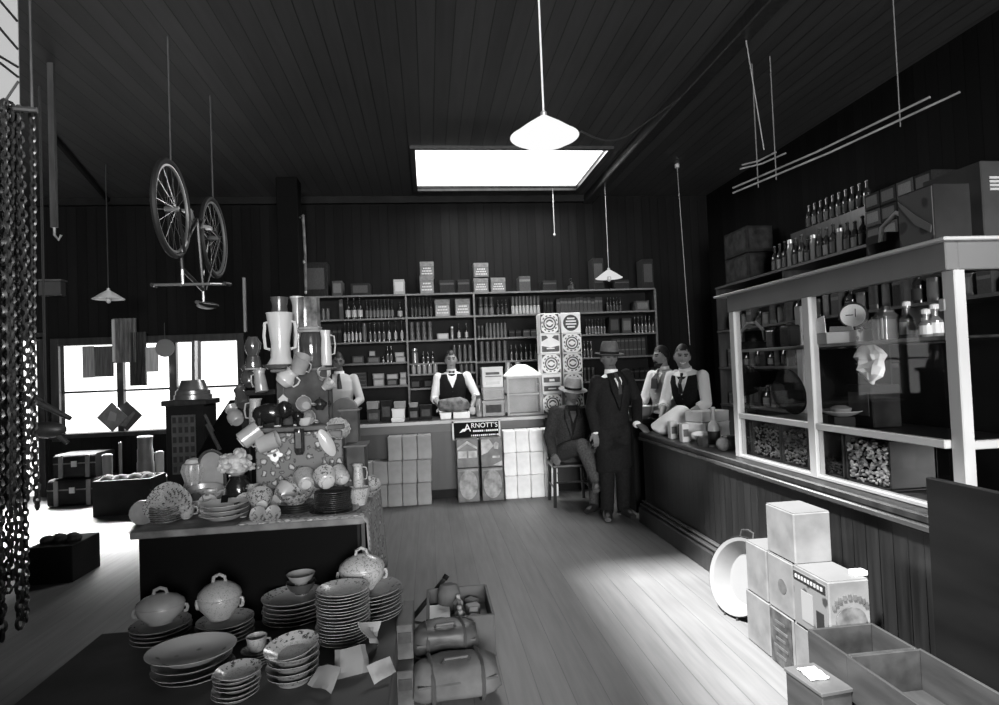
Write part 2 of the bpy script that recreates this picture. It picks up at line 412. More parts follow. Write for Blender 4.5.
# ================================================================ BACK SHELVES
SY, ST = 8.6, .02          # front edge of the shelves, board thickness
def zs(y, x=480): return PY(x, y, SY).z
ZT, Z2, Z3 = 2.6, 2.27, 1.945
SX0, SX1 = -1.78, 3.36
DV1, DV2 = PY(407, 330, SY).x, PY(475, 330, SY).x
shelf_edge = M('worn_shelf_edge', .085, .5, nz=(5, .3), stretch=(.6, 4, 4))
shelf_m = wood_dark
def back_shelves():
    t = thing('shop_shelving', 'long dark wall shelving full of tins along the back wall behind the counter', 'shelves', (0, SY, 0))
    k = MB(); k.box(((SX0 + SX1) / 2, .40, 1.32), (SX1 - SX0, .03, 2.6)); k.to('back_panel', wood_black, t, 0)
    rows = [(SX0, SX1, ZT), (SX0, SX1, Z2), (SX0, SX1, Z3), (SX0, DV1, Z4L), (SX0, DV1, Z5L), (SX0, SX1, .8), (DV1, DV2, 1.62), (DV1, DV2, 1.47), (DV1, DV2, 1.27), (DV2, SX1, Z4R), (DV2, SX1, Z5R)]
    for a, b, z in rows:
        k = MB(); k.box(((a + b) / 2, .205, z - ST / 2), (b - a, .37, ST)); o = k.to('shelf', wood_dark, t, 0)
        k = MB(); k.box(((a + b) / 2, .01, z - ST / 2), (b - a, .02, ST + .004)); k.to('shelf_edge', shelf_edge, o, 0)
    for x, z0, z1 in ((SX0, 0, ZT), (DV1, 0, ZT), (DV2, 0, ZT), (SX1, 0, ZT)):
        k = MB(); k.box((x, .2, (z0 + z1) / 2), (.022, .38, z1 - z0 - .03)); o = k.to('upright', wood_dark, t, 0)
        k = MB(); k.box((x, .0, (z0 + z1) / 2), (.024, .02, z1 - z0 - .03)); k.to('upright_edge', shelf_edge, o, 0)
Z4L, Z5L = PY(360, 363.5, SY).z, PY(360, 387, SY).z
Z4R, Z5R = PY(510, 360.5, SY).z, PY(510, 385, SY).z
back_shelves()
# ---- small goods: prototypes of radius/height 1, scaled when copied
def proto(name, cat, parts):
    t = thing(name, None, cat, (0, 0, -50)); [f(t) for f in parts]; return t
def p_tin(body, lab, lid):
    def f(t):
        k = MB(); k.lathe([(.96, 0), (1, .02), (1, .97), (.95, 1)], 12); k.to('body', body, t)
        k = MB(); k.lathe([(1.02, .18), (1.02, .82)], 12, cap=(False, False)); k.to('paper_band', lab, t)
        k = MB(); k.lathe([(1.03, .93), (1.03, .99), (.9, 1.0)], 12); k.to('lid', lid, t)
    return [f]
def p_bottle(g, lab):
    def f(t):
        k = MB(); k.lathe([(.9, 0), (1, .02), (1, .55), (.8, .66), (.36, .76), (.32, .94), (.42, .95), (.42, 1.)], 12); k.to('bottle_body', g, t)
        k = MB(); k.lathe([(1.03, .12), (1.03, .46)], 12, cap=(False, False)); k.to('paper_band', lab, t)
        k = MB(); k.lathe([(.3, .98), (.3, 1.04)], 8); k.to('cork', midlab, t)
    return [f]
def p_box(body, lab):
    def f(t):
        k = MB(); k.box((0, 0, .5), (2, 2, 1), bev=.04); k.to('carton', body, t, 0)
        k = MB(); k.box((0, -1.012, .52), (1.5, .02, .62)); k.to('front_panel', lab, t, 0)
    return [f]
def p_pkt(body, lab):
    def f(t):
        k = MB(); k.box((0, 0, .5), (2, 2, 1), bev=.03); k.to('packet_body', body, t, 0)
        k = MB(); k.box((0, -1.012, .72), (1.9, .02, .14)); k.to('title_strip', lab, t, 0)
    return [f]
def p_jar(g, lid):
    def f(t):
        k = MB(); k.lathe([(.9, 0), (1, .05), (1, .7), (.75, .84), (.7, .88)], 12); k.to('jar_body', g, t)
        k = MB(); k.lathe([(.78, .86), (.8, .98), (.3, 1.0)], 12); k.to('lid', lid, t)
    return [f]
greyp = M('grey_packet', .045, .7, spec=.08, nz=(10, .3)); dkp = M('dark_packet', .014, .7, spec=.08, nz=(10, .4)); palep = M('pale_carton', .2, .6, nz=(8, .2))
PR = {}
def mk(key, name, cat, parts): PR[key] = proto(name, cat, parts)
mk('tin', 'tin', 'tin', p_tin(darktin, midlab, darktin)); mk('ptin', 'tin', 'tin', p_tin(M('pale_tin', .25, .4, spec=.5), cream, tinm)); mk('dtin', 'tin', 'tin', p_tin(darktin, dimlab, iron))
mk('bot', 'bottle', 'bottle', p_bottle(bottle_m, midlab)); mk('wbot', 'bottle', 'bottle', p_bottle(bottle_m, cream)); mk('dbot', 'bottle', 'bottle', p_bottle(bottle_m, dimlab))
mk('box', 'carton', 'box', p_box(greyp, midlab)); mk('dbox', 'carton', 'box', p_box(dkp, dimlab)); mk('pbox', 'carton', 'box', p_box(palep, cream))
mk('pkt', 'packet', 'packet', p_pkt(greyp, midlab)); mk('dpkt', 'packet', 'packet', p_pkt(dkp, dimlab)); mk('ppkt', 'packet', 'packet', p_pkt(palep, dkp))
mk('jar', 'jar', 'jar', p_jar(M('smoked_jar', .1, .15, spec=.6), tinm))
ADJ = {'tin': 'dark banded tin', 'ptin': 'pale banded tin', 'dtin': 'dull dark tin', 'bot': 'dark labelled bottle', 'wbot': 'white-labelled bottle', 'dbot': 'plain dark bottle', 'box': 'grey carton', 'dbox': 'dark carton', 'pbox': 'pale carton',
       'pkt': 'grey packet', 'dpkt': 'dark packet', 'ppkt': 'pale packet', 'jar': 'smoky jar'}
CNT = {}
LAY = ['bottom', 'second', 'third', 'fourth', 'fifth']
used = set()
def put(key, x, y, z, w, h, where, group, d=None, rz=0):
    """copy a prototype: w full width, h height; label counts from the left along the same row"""
    k = (key, where); CNT[k] = CNT.get(k, 0) + 1
    lab = f"{ADJ[key]}, {ORD[CNT[k] - 1]} from left {where}"
    return dup(PR[key], (x, y, z), rz, lab, group, (w / 2, (d or w) / 2, h))
def row(y, key, px0, px1, n, pxh, z, where, depth=.12, gap=.86, jit=.0, yoff=0., d=None):
    """n things standing between two photo columns on the shelf at height z"""
    for i in range(n):
        p = PY(px0 + (px1 - px0) * (i + .5) / n, y, SY + depth)
        wd = S((px1 - px0) / n, p) * gap
        put(key, p.x, SY + depth, z, wd, S(pxh, p) * (1 + random.uniform(-jit, jit)), where, 'goods ' + where, d=d or min(wd, .22))
W = 'on the top of the back shelving'
for key, a, b, h in (('dbox', 301, 331, 34), ('box', 332.5, 344, 15), ('pbox', 393, 405.5, 15), ('dpkt', 438, 455, 13), ('dpkt', 456, 470, 13), ('ptin', 490, 505, 0), ('pkt', 517, 530, 15), ('dbox', 590, 603, 31), ('dbox', 639, 652, 29), ('dpkt', 540, 556, 10), ('dbot', 568, 574, 12), ('dpkt', 611, 628, 9), ('dbox', 350, 372, 12)):
    if h: row(285, key, a, b, 1, h, ZT, W, .15, d=.25)
W = 'in left bay, upper shelf'
row(310, 'tin', 321, 330, 2, 12, Z2, W); row(310, 'pkt', 340, 344, 1, 20, Z2, W, d=.2); row(310, 'wbot', 345, 363, 3, 21, Z2, W); row(310, 'bot', 365, 394, 8, 19, Z2, W, gap=.95); row(310, 'wbot', 397, 403, 1, 16, Z2, W)
W = 'in middle bay, upper shelf'
row(308, 'dbot', 410, 433, 6, 20, Z2, W)
W = 'in right bay, upper shelf'
row(305, 'tin', 478, 494, 3, 9, Z2, W); row(305, 'dtin', 478, 494, 3, 9, Z2 + .14, W, yoff=1); row(305, 'ptin', 511, 540, 8, 9, Z2, W, gap=.9); row(305, 'tin', 511, 540, 8, 9, Z2 + .135, W, gap=.9)
row(305, 'dbot', 496, 508, 3, 15, Z2, W); row(305, 'dpkt', 543, 553, 3, 15, Z2, W); row(305, 'pkt', 556, 602, 12, 15, Z2, W, gap=.95, jit=.08); row(305, 'dbot', 606, 622, 5, 14, Z2, W); row(303, 'box', 632, 648, 1, 10, Z2, W, .15)
W = 'in left bay, second shelf down'
row(332, 'pkt', 328, 333, 1, 12, Z3, W); row(332, 'wbot', 343, 362, 5, 20, Z3, W, gap=.7); row(332, 'tin', 362, 367, 1, 19, Z3, W); row(332, 'bot', 368, 386, 4, 19, Z3, W, gap=.7); row(332, 'wbot', 386, 405, 3, 20, Z3, W, gap=.5); row(332, 'dpkt', 333, 342, 2, 16, Z3, W)
W = 'in middle bay, second shelf down'
for q in range(4): row(331, 'tin', 409, 433, 4, 4.6, Z3 + q * .066, W + f', {LAY[q]} layer', gap=.75)
row(330, 'pbox', 436, 449, 1, 6, Z3, W); row(330, 'jar', 450, 454, 1, 13, Z3, W); row(330, 'wbot', 455, 470, 2, 15, Z3, W, gap=.45)
W = 'in right bay, second shelf down'
row(329, 'dtin', 477, 484, 2, 13, Z3, W); row(329, 'tin', 485, 507, 6, 15, Z3, W); row(328, 'dpkt', 508, 521, 2, 7, Z3, W); row(328, 'pkt', 522, 537, 2, 7, Z3, W); row(328, 'bot', 585, 606, 7, 15, Z3, W, gap=.8); row(327, 'dbox', 607, 619, 1, 17, Z3, W); row(327, 'box', 620, 631, 1, 15, Z3, W)
row(327, 'bot', 633, 655, 6, 16, Z3, W, gap=.8)
W = 'in left bay, third shelf down'
row(355, 'box', 352, 365, 1, 7.5, Z4L, W, .14); row(355, 'pbox', 369, 376, 1, 5, Z4L + .1, W, .14); row(355, 'box', 367, 381, 1, 6, Z4L, W, .14); row(355, 'wbot', 382, 384.5, 1, 6, Z4L, W); row(355, 'bot', 386, 393, 2, 16, Z4L, W); row(355, 'pbox', 395, 406, 1, 5, Z4L, W, .14); row(355, 'pbox', 394.5, 405, 1, 4.5, Z4L + .075, W, .14)
W = 'in left bay, fourth shelf down'
for q in range(4): row(380, 'pkt', 355, 368, 1, 3.4, Z5L + q * .051, W + f', {LAY[q]} layer', .14, d=.2)
row(380, 'pbox', 373, 385, 1, 7, Z5L, W, .14); row(380, 'pbox', 372.5, 385.5, 1, 5.5, Z5L + .1, W, .14); row(380, 'box', 386.5, 398, 1, 6, Z5L, W, .14); row(380, 'pbox', 386.5, 399, 1, 5, Z5L + .09, W, .14); row(380, 'pbox', 399.5, 407, 1, 6.5, Z5L, W, .14); row(380, 'pbox', 400, 407, 1, 6, Z5L + .095, W, .14)
W = 'in the narrow middle shelves'
row(358, 'jar', 411, 419, 1, 15, 1.62, W); row(358, 'dbot', 421, 435, 3, 11, 1.62, W); row(358, 'tin', 452, 473, 4, 17, 1.62, W, gap=.75)
row(369, 'ptin', 411, 438, 5, 9, 1.47, W, gap=.8); row(382, 'dbox', 410, 421, 1, 8, 1.27, W, .14); row(382, 'dbox', 423, 434, 1, 8, 1.27, W, .14); row(369, 'tin', 459, 474, 3, 8, 1.47, W, gap=.8)
W = 'in right bay, third shelf down'
for q in range(5): row(352, 'tin', 479, 508, 5, 4, Z4R + q * .058, W + f', {LAY[q]} layer', gap=.75)
row(352, 'bot', 509, 538, 6, 15, Z4R, W, gap=.5)
for q in range(2): row(350, 'pkt', 612, 645, 8, 9, Z4R + q * .13, W + f', {LAY[q]} layer', gap=.9)
row(352, 'bot', 583, 593, 3, 16, Z4R, W, gap=.7)
W = 'in right bay, fourth shelf down'
row(375, 'ptin', 479, 502, 4, 9, Z5R, W, gap=.7); row(375, 'ptin', 523, 538, 2, 9, Z5R, W, gap=.7); row(375, 'dtin', 583, 595, 3, 14, Z5R, W); row(375, 'dpkt', 628, 655, 5, 11, Z5R, W)
# labelled biscuit tins: two on top of the shelving, two on the shelf below, one small one
def biscuit_tin(p, w, h, d, label, name='biscuit_tin', lines=3):
    t = thing(name, label, 'tin', p, 0, 'labelled biscuit tins on the back shelves')
    k = MB(); k.box((0, 0, h / 2), (w, d, h), bev=.006); k.to('body', M('dim_label2', .05, .5, nz=(9, .3)), t, 0)
    k = MB(); k.box((0, -d / 2 - .002, h * .84), (w * .96, .004, h * .25)); k.to('title_strip', midlab, t, 0)
    k = MB(); k.box((0, -d / 2 - .002, h * .36), (w * .86, .004, h * .62)); k.to('label_panel', darktin, t, 0)
    k = MB()
    for i in range(lines):
        n = 5 + i
        for j in range(n): k.box(((j - (n - 1) / 2) * w * .11, -d / 2 - .005, h * (.56 - .17 * i)), (w * .075, .003, h * .08))
    k.to('lettering', cream, t, 0)
for x0, x1, y0, y1, z, what in ((420, 434, 273, 292, ZT, 'lower labelled tin of the left pair on top of the back shelving'), (420, 434, 259, 275, ZT + S(17, (0, SY, 2)), 'upper labelled tin of the left pair on top of the back shelving'),
                                (473, 488, 275, 290, ZT, 'lower labelled tin of the right pair on top of the back shelving'), (473, 488, 259, 274, ZT + S(15.6, (0, SY, 2)), 'upper labelled tin of the right pair on top of the back shelving'),
                                (490, 505, 275, 290, ZT, 'shorter dark tin with bright rim on top of the back shelving'), (435, 450, 298, 316, Z2, 'left square biscuit tin with a lettered panel on the upper middle shelf'), (455, 470, 298, 316, Z2, 'right square biscuit tin with a lettered panel on the upper middle shelf')):
    p = PY((x0 + x1) / 2, y1, SY + .15); biscuit_tin((p.x, SY + .15, z), S(x1 - x0, p), S(y1 - y0 - .6, p), .22, what)
# ================================================================ BACK COUNTER
CT = .92; CY = 7.22
cx0, cx1 = -1.9, 2.02
def back_counter():
    t = thing('shop_counter', 'long dark back counter with a pale top edge in front of the shelves', 'counter', (0, CY, 0))
    k = MB(); k.box(((cx0 + cx1) / 2, .32, CT - .02), (cx1 - cx0 + .06, .68, .04), bev=.006); o = k.to('counter_top', wood_dark, t, 0)
    k = MB(); k.box(((cx0 + cx1) / 2, -.03, CT - .022), (cx1 - cx0 + .06, .012, .036)); k.to('pale_edge', M('pale_counter_edge', .42, .45, nz=(4, .2), stretch=(.5, 3, 3)), o, 0)  # thin front strip, much paler than the counter top
    k = MB(); k.box(((cx0 + cx1) / 2, .04, (CT - .04) / 2), (cx1 - cx0, .03, CT - .04)); k.to('front_panel', M('counter_front', .014, .45, spec=.4, nz=(3, .4), stretch=(3, 3, .5)), t, 0)
    k = MB(); k.box((cx1 - .02, .32, (CT - .04) / 2), (.03, .54, CT - .045)); k.to('end_panel', wood_dark, t, 0)
    k = MB(); k.box(((cx0 + cx1) / 2, .015, CT - .09), (cx1 - cx0, .02, .09)); k.to('apron', M('apron_board', .06, .45, nz=(3, .3), stretch=(.6, 3, 3)), t, 0)
    k = MB(); k.box(((cx0 + cx1) / 2, .015, .05), (cx1 - cx0, .02, .1)); k.to('plinth', wood_black, t, 0)
back_counter()
def parcel(p, w, d, h, label, mat, group=None, name='paper_parcel', seed=0, fold=True):
    """paper-wrapped packet: slightly bulged block with folded end flaps and a seam"""
    t = thing(name, label, 'parcel', p, 0, group)
    k = MB(); k.box((0, 0, h / 2), (w, d, h), bev=min(w, h) * .045)
    bmesh.ops.subdivide_edges(k.bm, edges=k.bm.edges[:], cuts=2, use_grid_fill=True)
    for v in k.bm.verts: v.co += V((NZ.noise(v.co * 9 + V((seed, 0, 0))), NZ.noise(v.co * 9 + V((0, seed, 3))), 0)) * .008
    k.to('wrapper', mat, t, 30)
    if fold:
        k = MB(); k.prism([(-w * .46, h * .96), (w * .46, h * .96), (w * .03, h * .62), (-w * .03, h * .62)], .004, T(0, -d / 2 - .012, 0)); k.to('folded_flap', mat, t, 0)
    return t
# buff parcels stacked on the floor against the counter
PYf = CY - .22
cols = [357.7, 373.5, 388.3, 402.6, 417.5, 432]
rows_ = [(497.5, 477.5), (476.8, 455.5), (454.8, 432.5)]
nm = ['leftmost', 'second', 'third', 'fourth', 'rightmost']
rn = ['bottom row', 'middle row', 'top row']
for r, (yb, yt) in enumerate(rows_):
    for c in range(5):
        if r == 2 and c < 2: continue
        p = PY((cols[c] + cols[c + 1]) / 2, yb, PYf); w_ = S(cols[c + 1] - cols[c] - .7, p); h_ = S(yb - yt - .4, p)
        z = [0, .253, .512][r]
        parcel((p.x, PYf + .05, z), w_, .2, [.25, .256, .27][r], f'buff paper parcel in the {rn[r]} under the back counter, {nm[c]} column', paper_g, 'buff parcels stacked before the back counter', seed=r * 7 + c)
p = PY(345, 497, PYf); parcel((p.x, PYf + .05, 0), .2, .2, .47, 'taller buff parcel left of the parcel stack, partly behind the china table', paper_g, seed=40)
# white parcels
wc = [504, 516.5, 530, 543.5, 557]
for r, z, h in ((0, 0, .262), (1, .265, .262), (2, .53, .25)):
    for c in range(4):
        p = PY((wc[c] + wc[c + 1]) / 2, 470, PYf); w_ = S(wc[c + 1] - wc[c] - .3, p)
        parcel((p.x, PYf + .05, z), w_, .2, h, f'white paper parcel in the {rn[r]} beside the tins, {["leftmost", "second", "third", "rightmost"][c]} column', paper_w, 'white parcels stacked before the back counter', seed=60 + r * 5 + c)
# printed tins under the sign
def picture_tin(p, w, d, h, kind, label):
    t = thing('biscuit_tin', label, 'tin', p, 0, 'large printed tins under the shop sign')
    k = MB(); k.box((0, 0, h / 2), (w, d, h), bev=.006); k.to('body', M('printed_tin', .1, .4, nz=(9, .5)), t, 0)
    k = MB(); y = -d / 2 - .003
    if kind == 0:
        k.prism([(-.46 * w, .7 * h), (0, .93 * h), (.46 * w, .7 * h), (.46 * w, .62 * h), (0, .83 * h), (-.46 * w, .62 * h)], .003, T(0, y, 0)); k.box((-.24 * w, y, .46 * h), (.4 * w, .004, .24 * h)); k.box((.24 * w, y, .46 * h), (.4 * w, .004, .24 * h))
        lab = M('tin_print', .4, .5, nz=(14, .4))
    elif kind == 1:
        k.prism([(-.47 * w, .95 * h), (-.1 * w, .95 * h), (.1 * w, .72 * h), (-.2 * w, .5 * h), (-.47 * w, .42 * h)], .003, T(0, y, 0)); k.prism([(.12 * w, .62 * h), (.3 * w, .6 * h), (.34 * w, .8 * h), (.22 * w, .86 * h), (.1 * w, .78 * h)], .003, T(0, y, 0)); k.box((.2 * w, y, .34 * h), (.34 * w, .004, .07 * h))
        k.prism([(.05 * w, .06 * h), (.46 * w, .02 * h), (.46 * w, .2 * h)], .003, T(0, y, 0)); lab = M('tin_print2', .42, .5, nz=(14, .4))
    else:
        k.lathe([(.0, 0), (.42, 0), (.42, .003)], 20, T(0, y, h * .5) @ rot(PI / 2) , sx=w, sy=h); k.box((0, y, .93 * h), (.9 * w, .004, .06 * h)); lab = M('tin_print3', .26, .5, nz=(12, .5))
    k.to('printed_label', lab, t, 0)
for x0, x1, z, h, kd, lb in ((456.5, 479, 0, .385, 2, 'lower left printed tin under the lettered sign'), (456.5, 479, .39, .325, 0, 'upper left printed tin under the sign, with a light peaked design'),
                             (480.5, 503, 0, .38, 2, 'lower right printed tin under the lettered sign'), (480.5, 503, .385, .33, 1, 'upper right printed tin under the sign, with a light diagonal picture')):
    p = PY((x0 + x1) / 2, 470, PYf); picture_tin((p.x, PYf + .05, z), S(x1 - x0 - 1, p), .24, h, kd, lb)
# sign hung on the counter front
a, b = PY(452.5, 439, CY - .1), PY(500, 420, CY - .1)
t = thing('shop_sign', 'black framed sign with white lettering leaning on the back counter above the printed tins', 'sign', ((a.x + b.x) / 2, CY - .1, 0)); sw, sz0, sz1 = b.x - a.x, PY(476, 439.5, CY - .1).z, PY(476, 420.5, CY - .1).z
k = MB(); k.box((0, .012, (sz0 + sz1) / 2), (sw, .012, sz1 - sz0)); k.to('board', M('sign_black', .006, .7, spec=.06), t, 0)
k = MB()
for q in (-1, 1): k.box((q * (sw / 2 - .01), 0, (sz0 + sz1) / 2), (.02, .02, sz1 - sz0)); k.box((0, 0, (sz0 + sz1) / 2 + q * ((sz1 - sz0) / 2 - .008)), (sw, .02, .016))
k.to('frame', M('sign_frame', .6, .5), t, 0)
me = text_mesh('A', .125); o = mesh_obj('lettering', me, M('sign_white', .85, .5), t); o.rotation_euler = (PI / 2, 0, 0); o.location = (-.105, .0, sz1 - .085)
me = text_mesh('RNOTT\'S', .078); o = mesh_obj('lettering', me, MATS['sign_white'], t); o.rotation_euler = (PI / 2, 0, 0); o.location = (.095, .0, sz1 - .06)
k = MB()
for i in range(12): k.box((-.03 + i * .025, .002, sz1 - .122), (.019 if i != 5 else .004, .004, .02))
k.to('small_lettering', MATS['sign_white'], t, 0)
k = MB()
for i in range(14): k.box((-.06 + i * .024, .002, sz0 + .048), (.017 if i % 4 else .008, .004, .018))
k.prism([(-.2, .0), (-.13, .02), (-.1, .05), (-.16, .045)], .003, T(0, .002, sz0 + .085)); k.to('small_lettering', MATS['sign_white'], t, 0)
# ================================================================ ON THE BACK COUNTER
BY = CY + .3
def cpos(x, y=None): p = PY(x, 415, BY); return V((p.x, BY, CT))
def cbox(x0, x1, h, label, mat, lab=None, name='carton', z=0, d=.2, yo=0.):
    p = cpos((x0 + x1) / 2); w_ = S(x1 - x0, p); hh = S(h, p)
    t = thing(name, label, 'box', (p.x, BY + yo, CT + z), 0, 'boxes on the back counter')
    k = MB(); k.box((0, 0, hh / 2), (w_, d, hh), bev=.004); k.to('carton_body', mat, t, 0)
    k = MB(); k.box((0, 0, hh - .008), (w_ + .006, d + .006, .022)); k.to('carton_lid', mat, t, 0)
    if lab: k = MB(); k.box((0, -d / 2 - .003, hh * .48), (w_ * .7, .004, hh * .5)); k.to('paper_label', lab, t, 0)
    return t
cbox(368, 380.5, 12, 'grey lidded carton on the back counter near the left shopman', greyp, midlab); cbox(368, 379, 7, 'small pale carton on top of the grey lidded carton', palep, None, z=S(12.5, (0, BY, 1)) )
cbox(381.5, 392, 20, 'tall dark carton on the back counter between grey and white cartons', dkp, dimlab); cbox(393, 405, 12, 'white carton at front of the back counter with open packets on top', M('white_carton', .6, .6), None, yo=-.05); cbox(395, 406, 6, 'flat buff carton lying on the white carton', palep, None, z=S(12.5, (0, BY, 1)), yo=-.03)
cbox(409, 419, 12, 'open-fronted dark carton with a handle on the back counter', dkp, midlab); cbox(420, 432, 14, 'dark carton just left of the shopman in waistcoat on the counter', dkp, dimlab); cbox(410, 418, 4, 'small white packet on top of the open-fronted carton', palep, None, z=S(12.5, (0, BY, 1)))
cbox(393, 405, 3.5, 'flat white packet lying at the counter edge below the white carton', MATS['white_carton'], None, yo=-.24, d=.12)
# stack of three tins by the glass case
cbox(482, 504, 15.5, 'large dark tin at the bottom of the stack beside the glass biscuit case', darktin, dimlab, 'biscuit_tin'); cbox(483, 504, 12, 'middle tin with split dark and light label beside the glass biscuit case', darktin, cream, 'biscuit_tin', z=S(16.2, (0, BY, 1)))
t = cbox(483, 503.5, 20, 'white-labelled tin topmost in the stack beside the glass biscuit case', M('white_tin', .66, .5, nz=(6, .12)), None, 'biscuit_tin', z=S(28.8, (0, BY, 1)))
k = MB(); h_ = S(20, (0, BY, 1)); k.box((0, -.103, h_ * .7), (.17, .004, .03)); k.box((.01, -.103, h_ * .55), (.2, .004, .012)); k.to('printed_label', midlab, t, 0)
k = MB(); k.box((.0, -.104, h_ * .22), (.17, .004, .035)); k.to('title_strip', white_paint, t, 0)
# glass biscuit case with a white cloth over the peaked lid
p = cpos(523.5); t = thing('glass_display_case', 'small glass biscuit case with a white cloth over its top on the back counter', 'display case', p)
w_, h_, d_ = S(34.5, p), S(38, p), .3
k = MB()
for sx in (-1, 1):
    for sy in (-1, 1): k.box((sx * (w_ / 2 - .012), sy * (d_ / 2 - .012), h_ / 2), (.024, .024, h_))
for z in (.012, h_ * .54, h_ - .012):
    for sy in (-1, 1): k.box((0, sy * (d_ / 2 - .012), z), (w_ - .05, .022, .022))
    for sx in (-1, 1): k.box((sx * (w_ / 2 - .012), 0, z), (.022, d_ - .05, .022))
k.to('frame', M('case_frame', .32, .4, nz=(4, .2)), t, 0)
k = MB(); k.box((0, .02, h_ * .54), (w_ - .06, d_ - .06, .012)); k.box((0, 0, .01), (w_ - .06, d_ - .06, .02)); k.box((0, d_ / 2 - .015, h_ / 2), (w_ - .05, .008, h_ - .04)); k.to('case_shelf', M('case_inside', .3, .6, nz=(3, .3)), t, 0)
k = MB(); k.box((0, -d_ / 2 + .01, h_ / 2), (w_ - .05, .004, h_ - .03)); k.to('glass_pane', gl2, t, 0)
k = MB(); k.loft([((0, 0, h_), (w_ / 2 + .012, 0, 0), (0, d_ / 2 + .012, 0)), ((0, 0, h_ + .015), (w_ / 2 + .012, 0, 0), (0, d_ / 2 + .012, 0)), ((-.01, 0, h_ + .1), (w_ * .31, 0, 0), (0, d_ * .3, 0)), ((-.01, 0, h_ + .14), (w_ * .16, 0, 0), (0, d_ * .16, 0)), ((-.01, 0, h_ + .148), (w_ * .1, 0, 0), (0, d_ * .1, 0))], 32, pw=9); k.to('cloth_cover', paper_w, t, 40)
for i, (x, nm_) in enumerate(((508, 'left'), (518, 'right'))):
    p = PY(x, 370, SY + .12); q = thing('china_jug', f'small white china jug on the shelf above the glass case, the {nm_} one of two', 'jug', (p.x, SY + .12, Z5R), 0, 'white jugs above the glass case'); q.scale = (.6, .6, .6)
    k = MB(); k.lathe([(.05, 0), (.075, .1), (.085, .35), (.06, .5), (.075, .58), (.07, .56)], 14); k.to('jug_body', china, q); k = MB(); k.tube([(.07, 0, .5), (.1, 0, .45), (.1, 0, .3), (.08, 0, .25)], .012, 6); k.to('handle', china, q)
# tower of ten printed biscuit tins
def ring_tin(p, w, d, h, kind, label):
    t = thing('biscuit_tin', label, 'tin', p, 0, 'tower of cream biscuit tins on the back counter')
    k = MB(); k.box((0, 0, h / 2), (w, d, h), bev=.005); k.to('body', M('cream_tin', .8, .45, nz=(5, .1)), t, 0)
    k = MB(); y = -d / 2 - .003; c = V((0, y, h / 2))
    def ann(r0, r1, n=24, segs=None):
        for j in range(n):
            if segs and j % segs == 0: continue
            a0, a1 = 2 * PI * j / n, 2 * PI * (j + 1) / n
            P = [c + V((math.cos(q) * r * w, 0, math.sin(q) * r * h)) for r, q in ((r0, a0), (r1, a0), (r1, a1), (r0, a1))]; k.face(P)
    if kind == 'ring' or kind == 'dark':
        ann(.26, .33); ann(.12, .2); ann(.36, .42, 24, 2)
        for sx in (-1, 1):
            for sz in (-1, 1): k.face([c + V((sx * a * w, 0, sz * b * h)) for a, b in ((.46, .46), (.46, .26), (.38, .36), (.26, .46))])
        if kind == 'dark':
            for sx in (-1, 1): k.face([c + V((sx * a * w, 0, b * h)) for a, b in ((.43, .3), (.48, .3), (.48, -.3), (.43, -.3))])
    elif kind == 'oval':
        ann(.0, .4, 24)
    elif kind == 'bands':
        for z in (.2, -.24): k.face([c + V((a * w, 0, (z + b) * h)) for a, b in ((-.42, -.13), (.42, -.13), (.42, .13), (-.42, .13))])
    else:
        k.face([c + V((a * w, 0, b * h)) for a, b in ((-.44, .12), (-.1, .3), (-.2, .42), (-.44, .42))]); k.face([c + V((-a * w, 0, b * h)) for a, b in ((-.44, .12), (-.1, .3), (-.2, .42), (-.44, .42))]); k.face([c + V((a * w, 0, b * h)) for a, b in ((-.44, -.42), (.44, -.42), (.44, -.1), (0, -.2), (-.44, -.1))])
    k.to('printed_label', M('tin_ink', .03, .5, nz=(30, .5)) if kind in ('oval', 'dark') else M('tin_ink_soft', .06, .5, nz=(30, .5)), t, 0)
    k = MB(); y2 = y - .003
    if kind == 'oval':
        for z in (.22, .08, -.06, -.2): k.box((0, y2, h * (.5 + z)), (w * (.6 - abs(z)), .002, h * .07))
    elif kind in ('ring', 'dark'): k.box((0, y2, h * .5), (w * .34, .002, h * .09))
    else: k.box((0, y2, h * .68), (w * .26, .002, h * .12)); k.box((0, y2, h * .26), (w * .4, .002, h * .06))
    k.to('title_strip', M('label_white', .8, .5), t, 0)
ys = [413, 393.2, 373.5, 353.8, 334.2, 314]
kinds_ = [('ring', 'ring'), ('bands', 'ring'), ('ring', 'ring'), ('scene', 'ring'), ('dark', 'oval')]
rl = ['bottom', 'second from bottom', 'middle', 'second from top', 'top']
z = CT
for r in range(5):
    p = PY(560, ys[r], BY - .05); h_ = S(ys[r] - ys[r + 1], p)
    for c, (x0, x1) in enumerate(((540, 560), (561, 581))):
        q = PY((x0 + x1) / 2 , 380, BY - .05); ring_tin((q.x + random.uniform(-.004, .004), BY - .05, z), S(x1 - x0 - .4, p), .24, h_ - .003, kinds_[r][c], f'cream biscuit tin in the {["left", "right"][c]} column of the tall tower, {rl[r]} row')
    z += h_
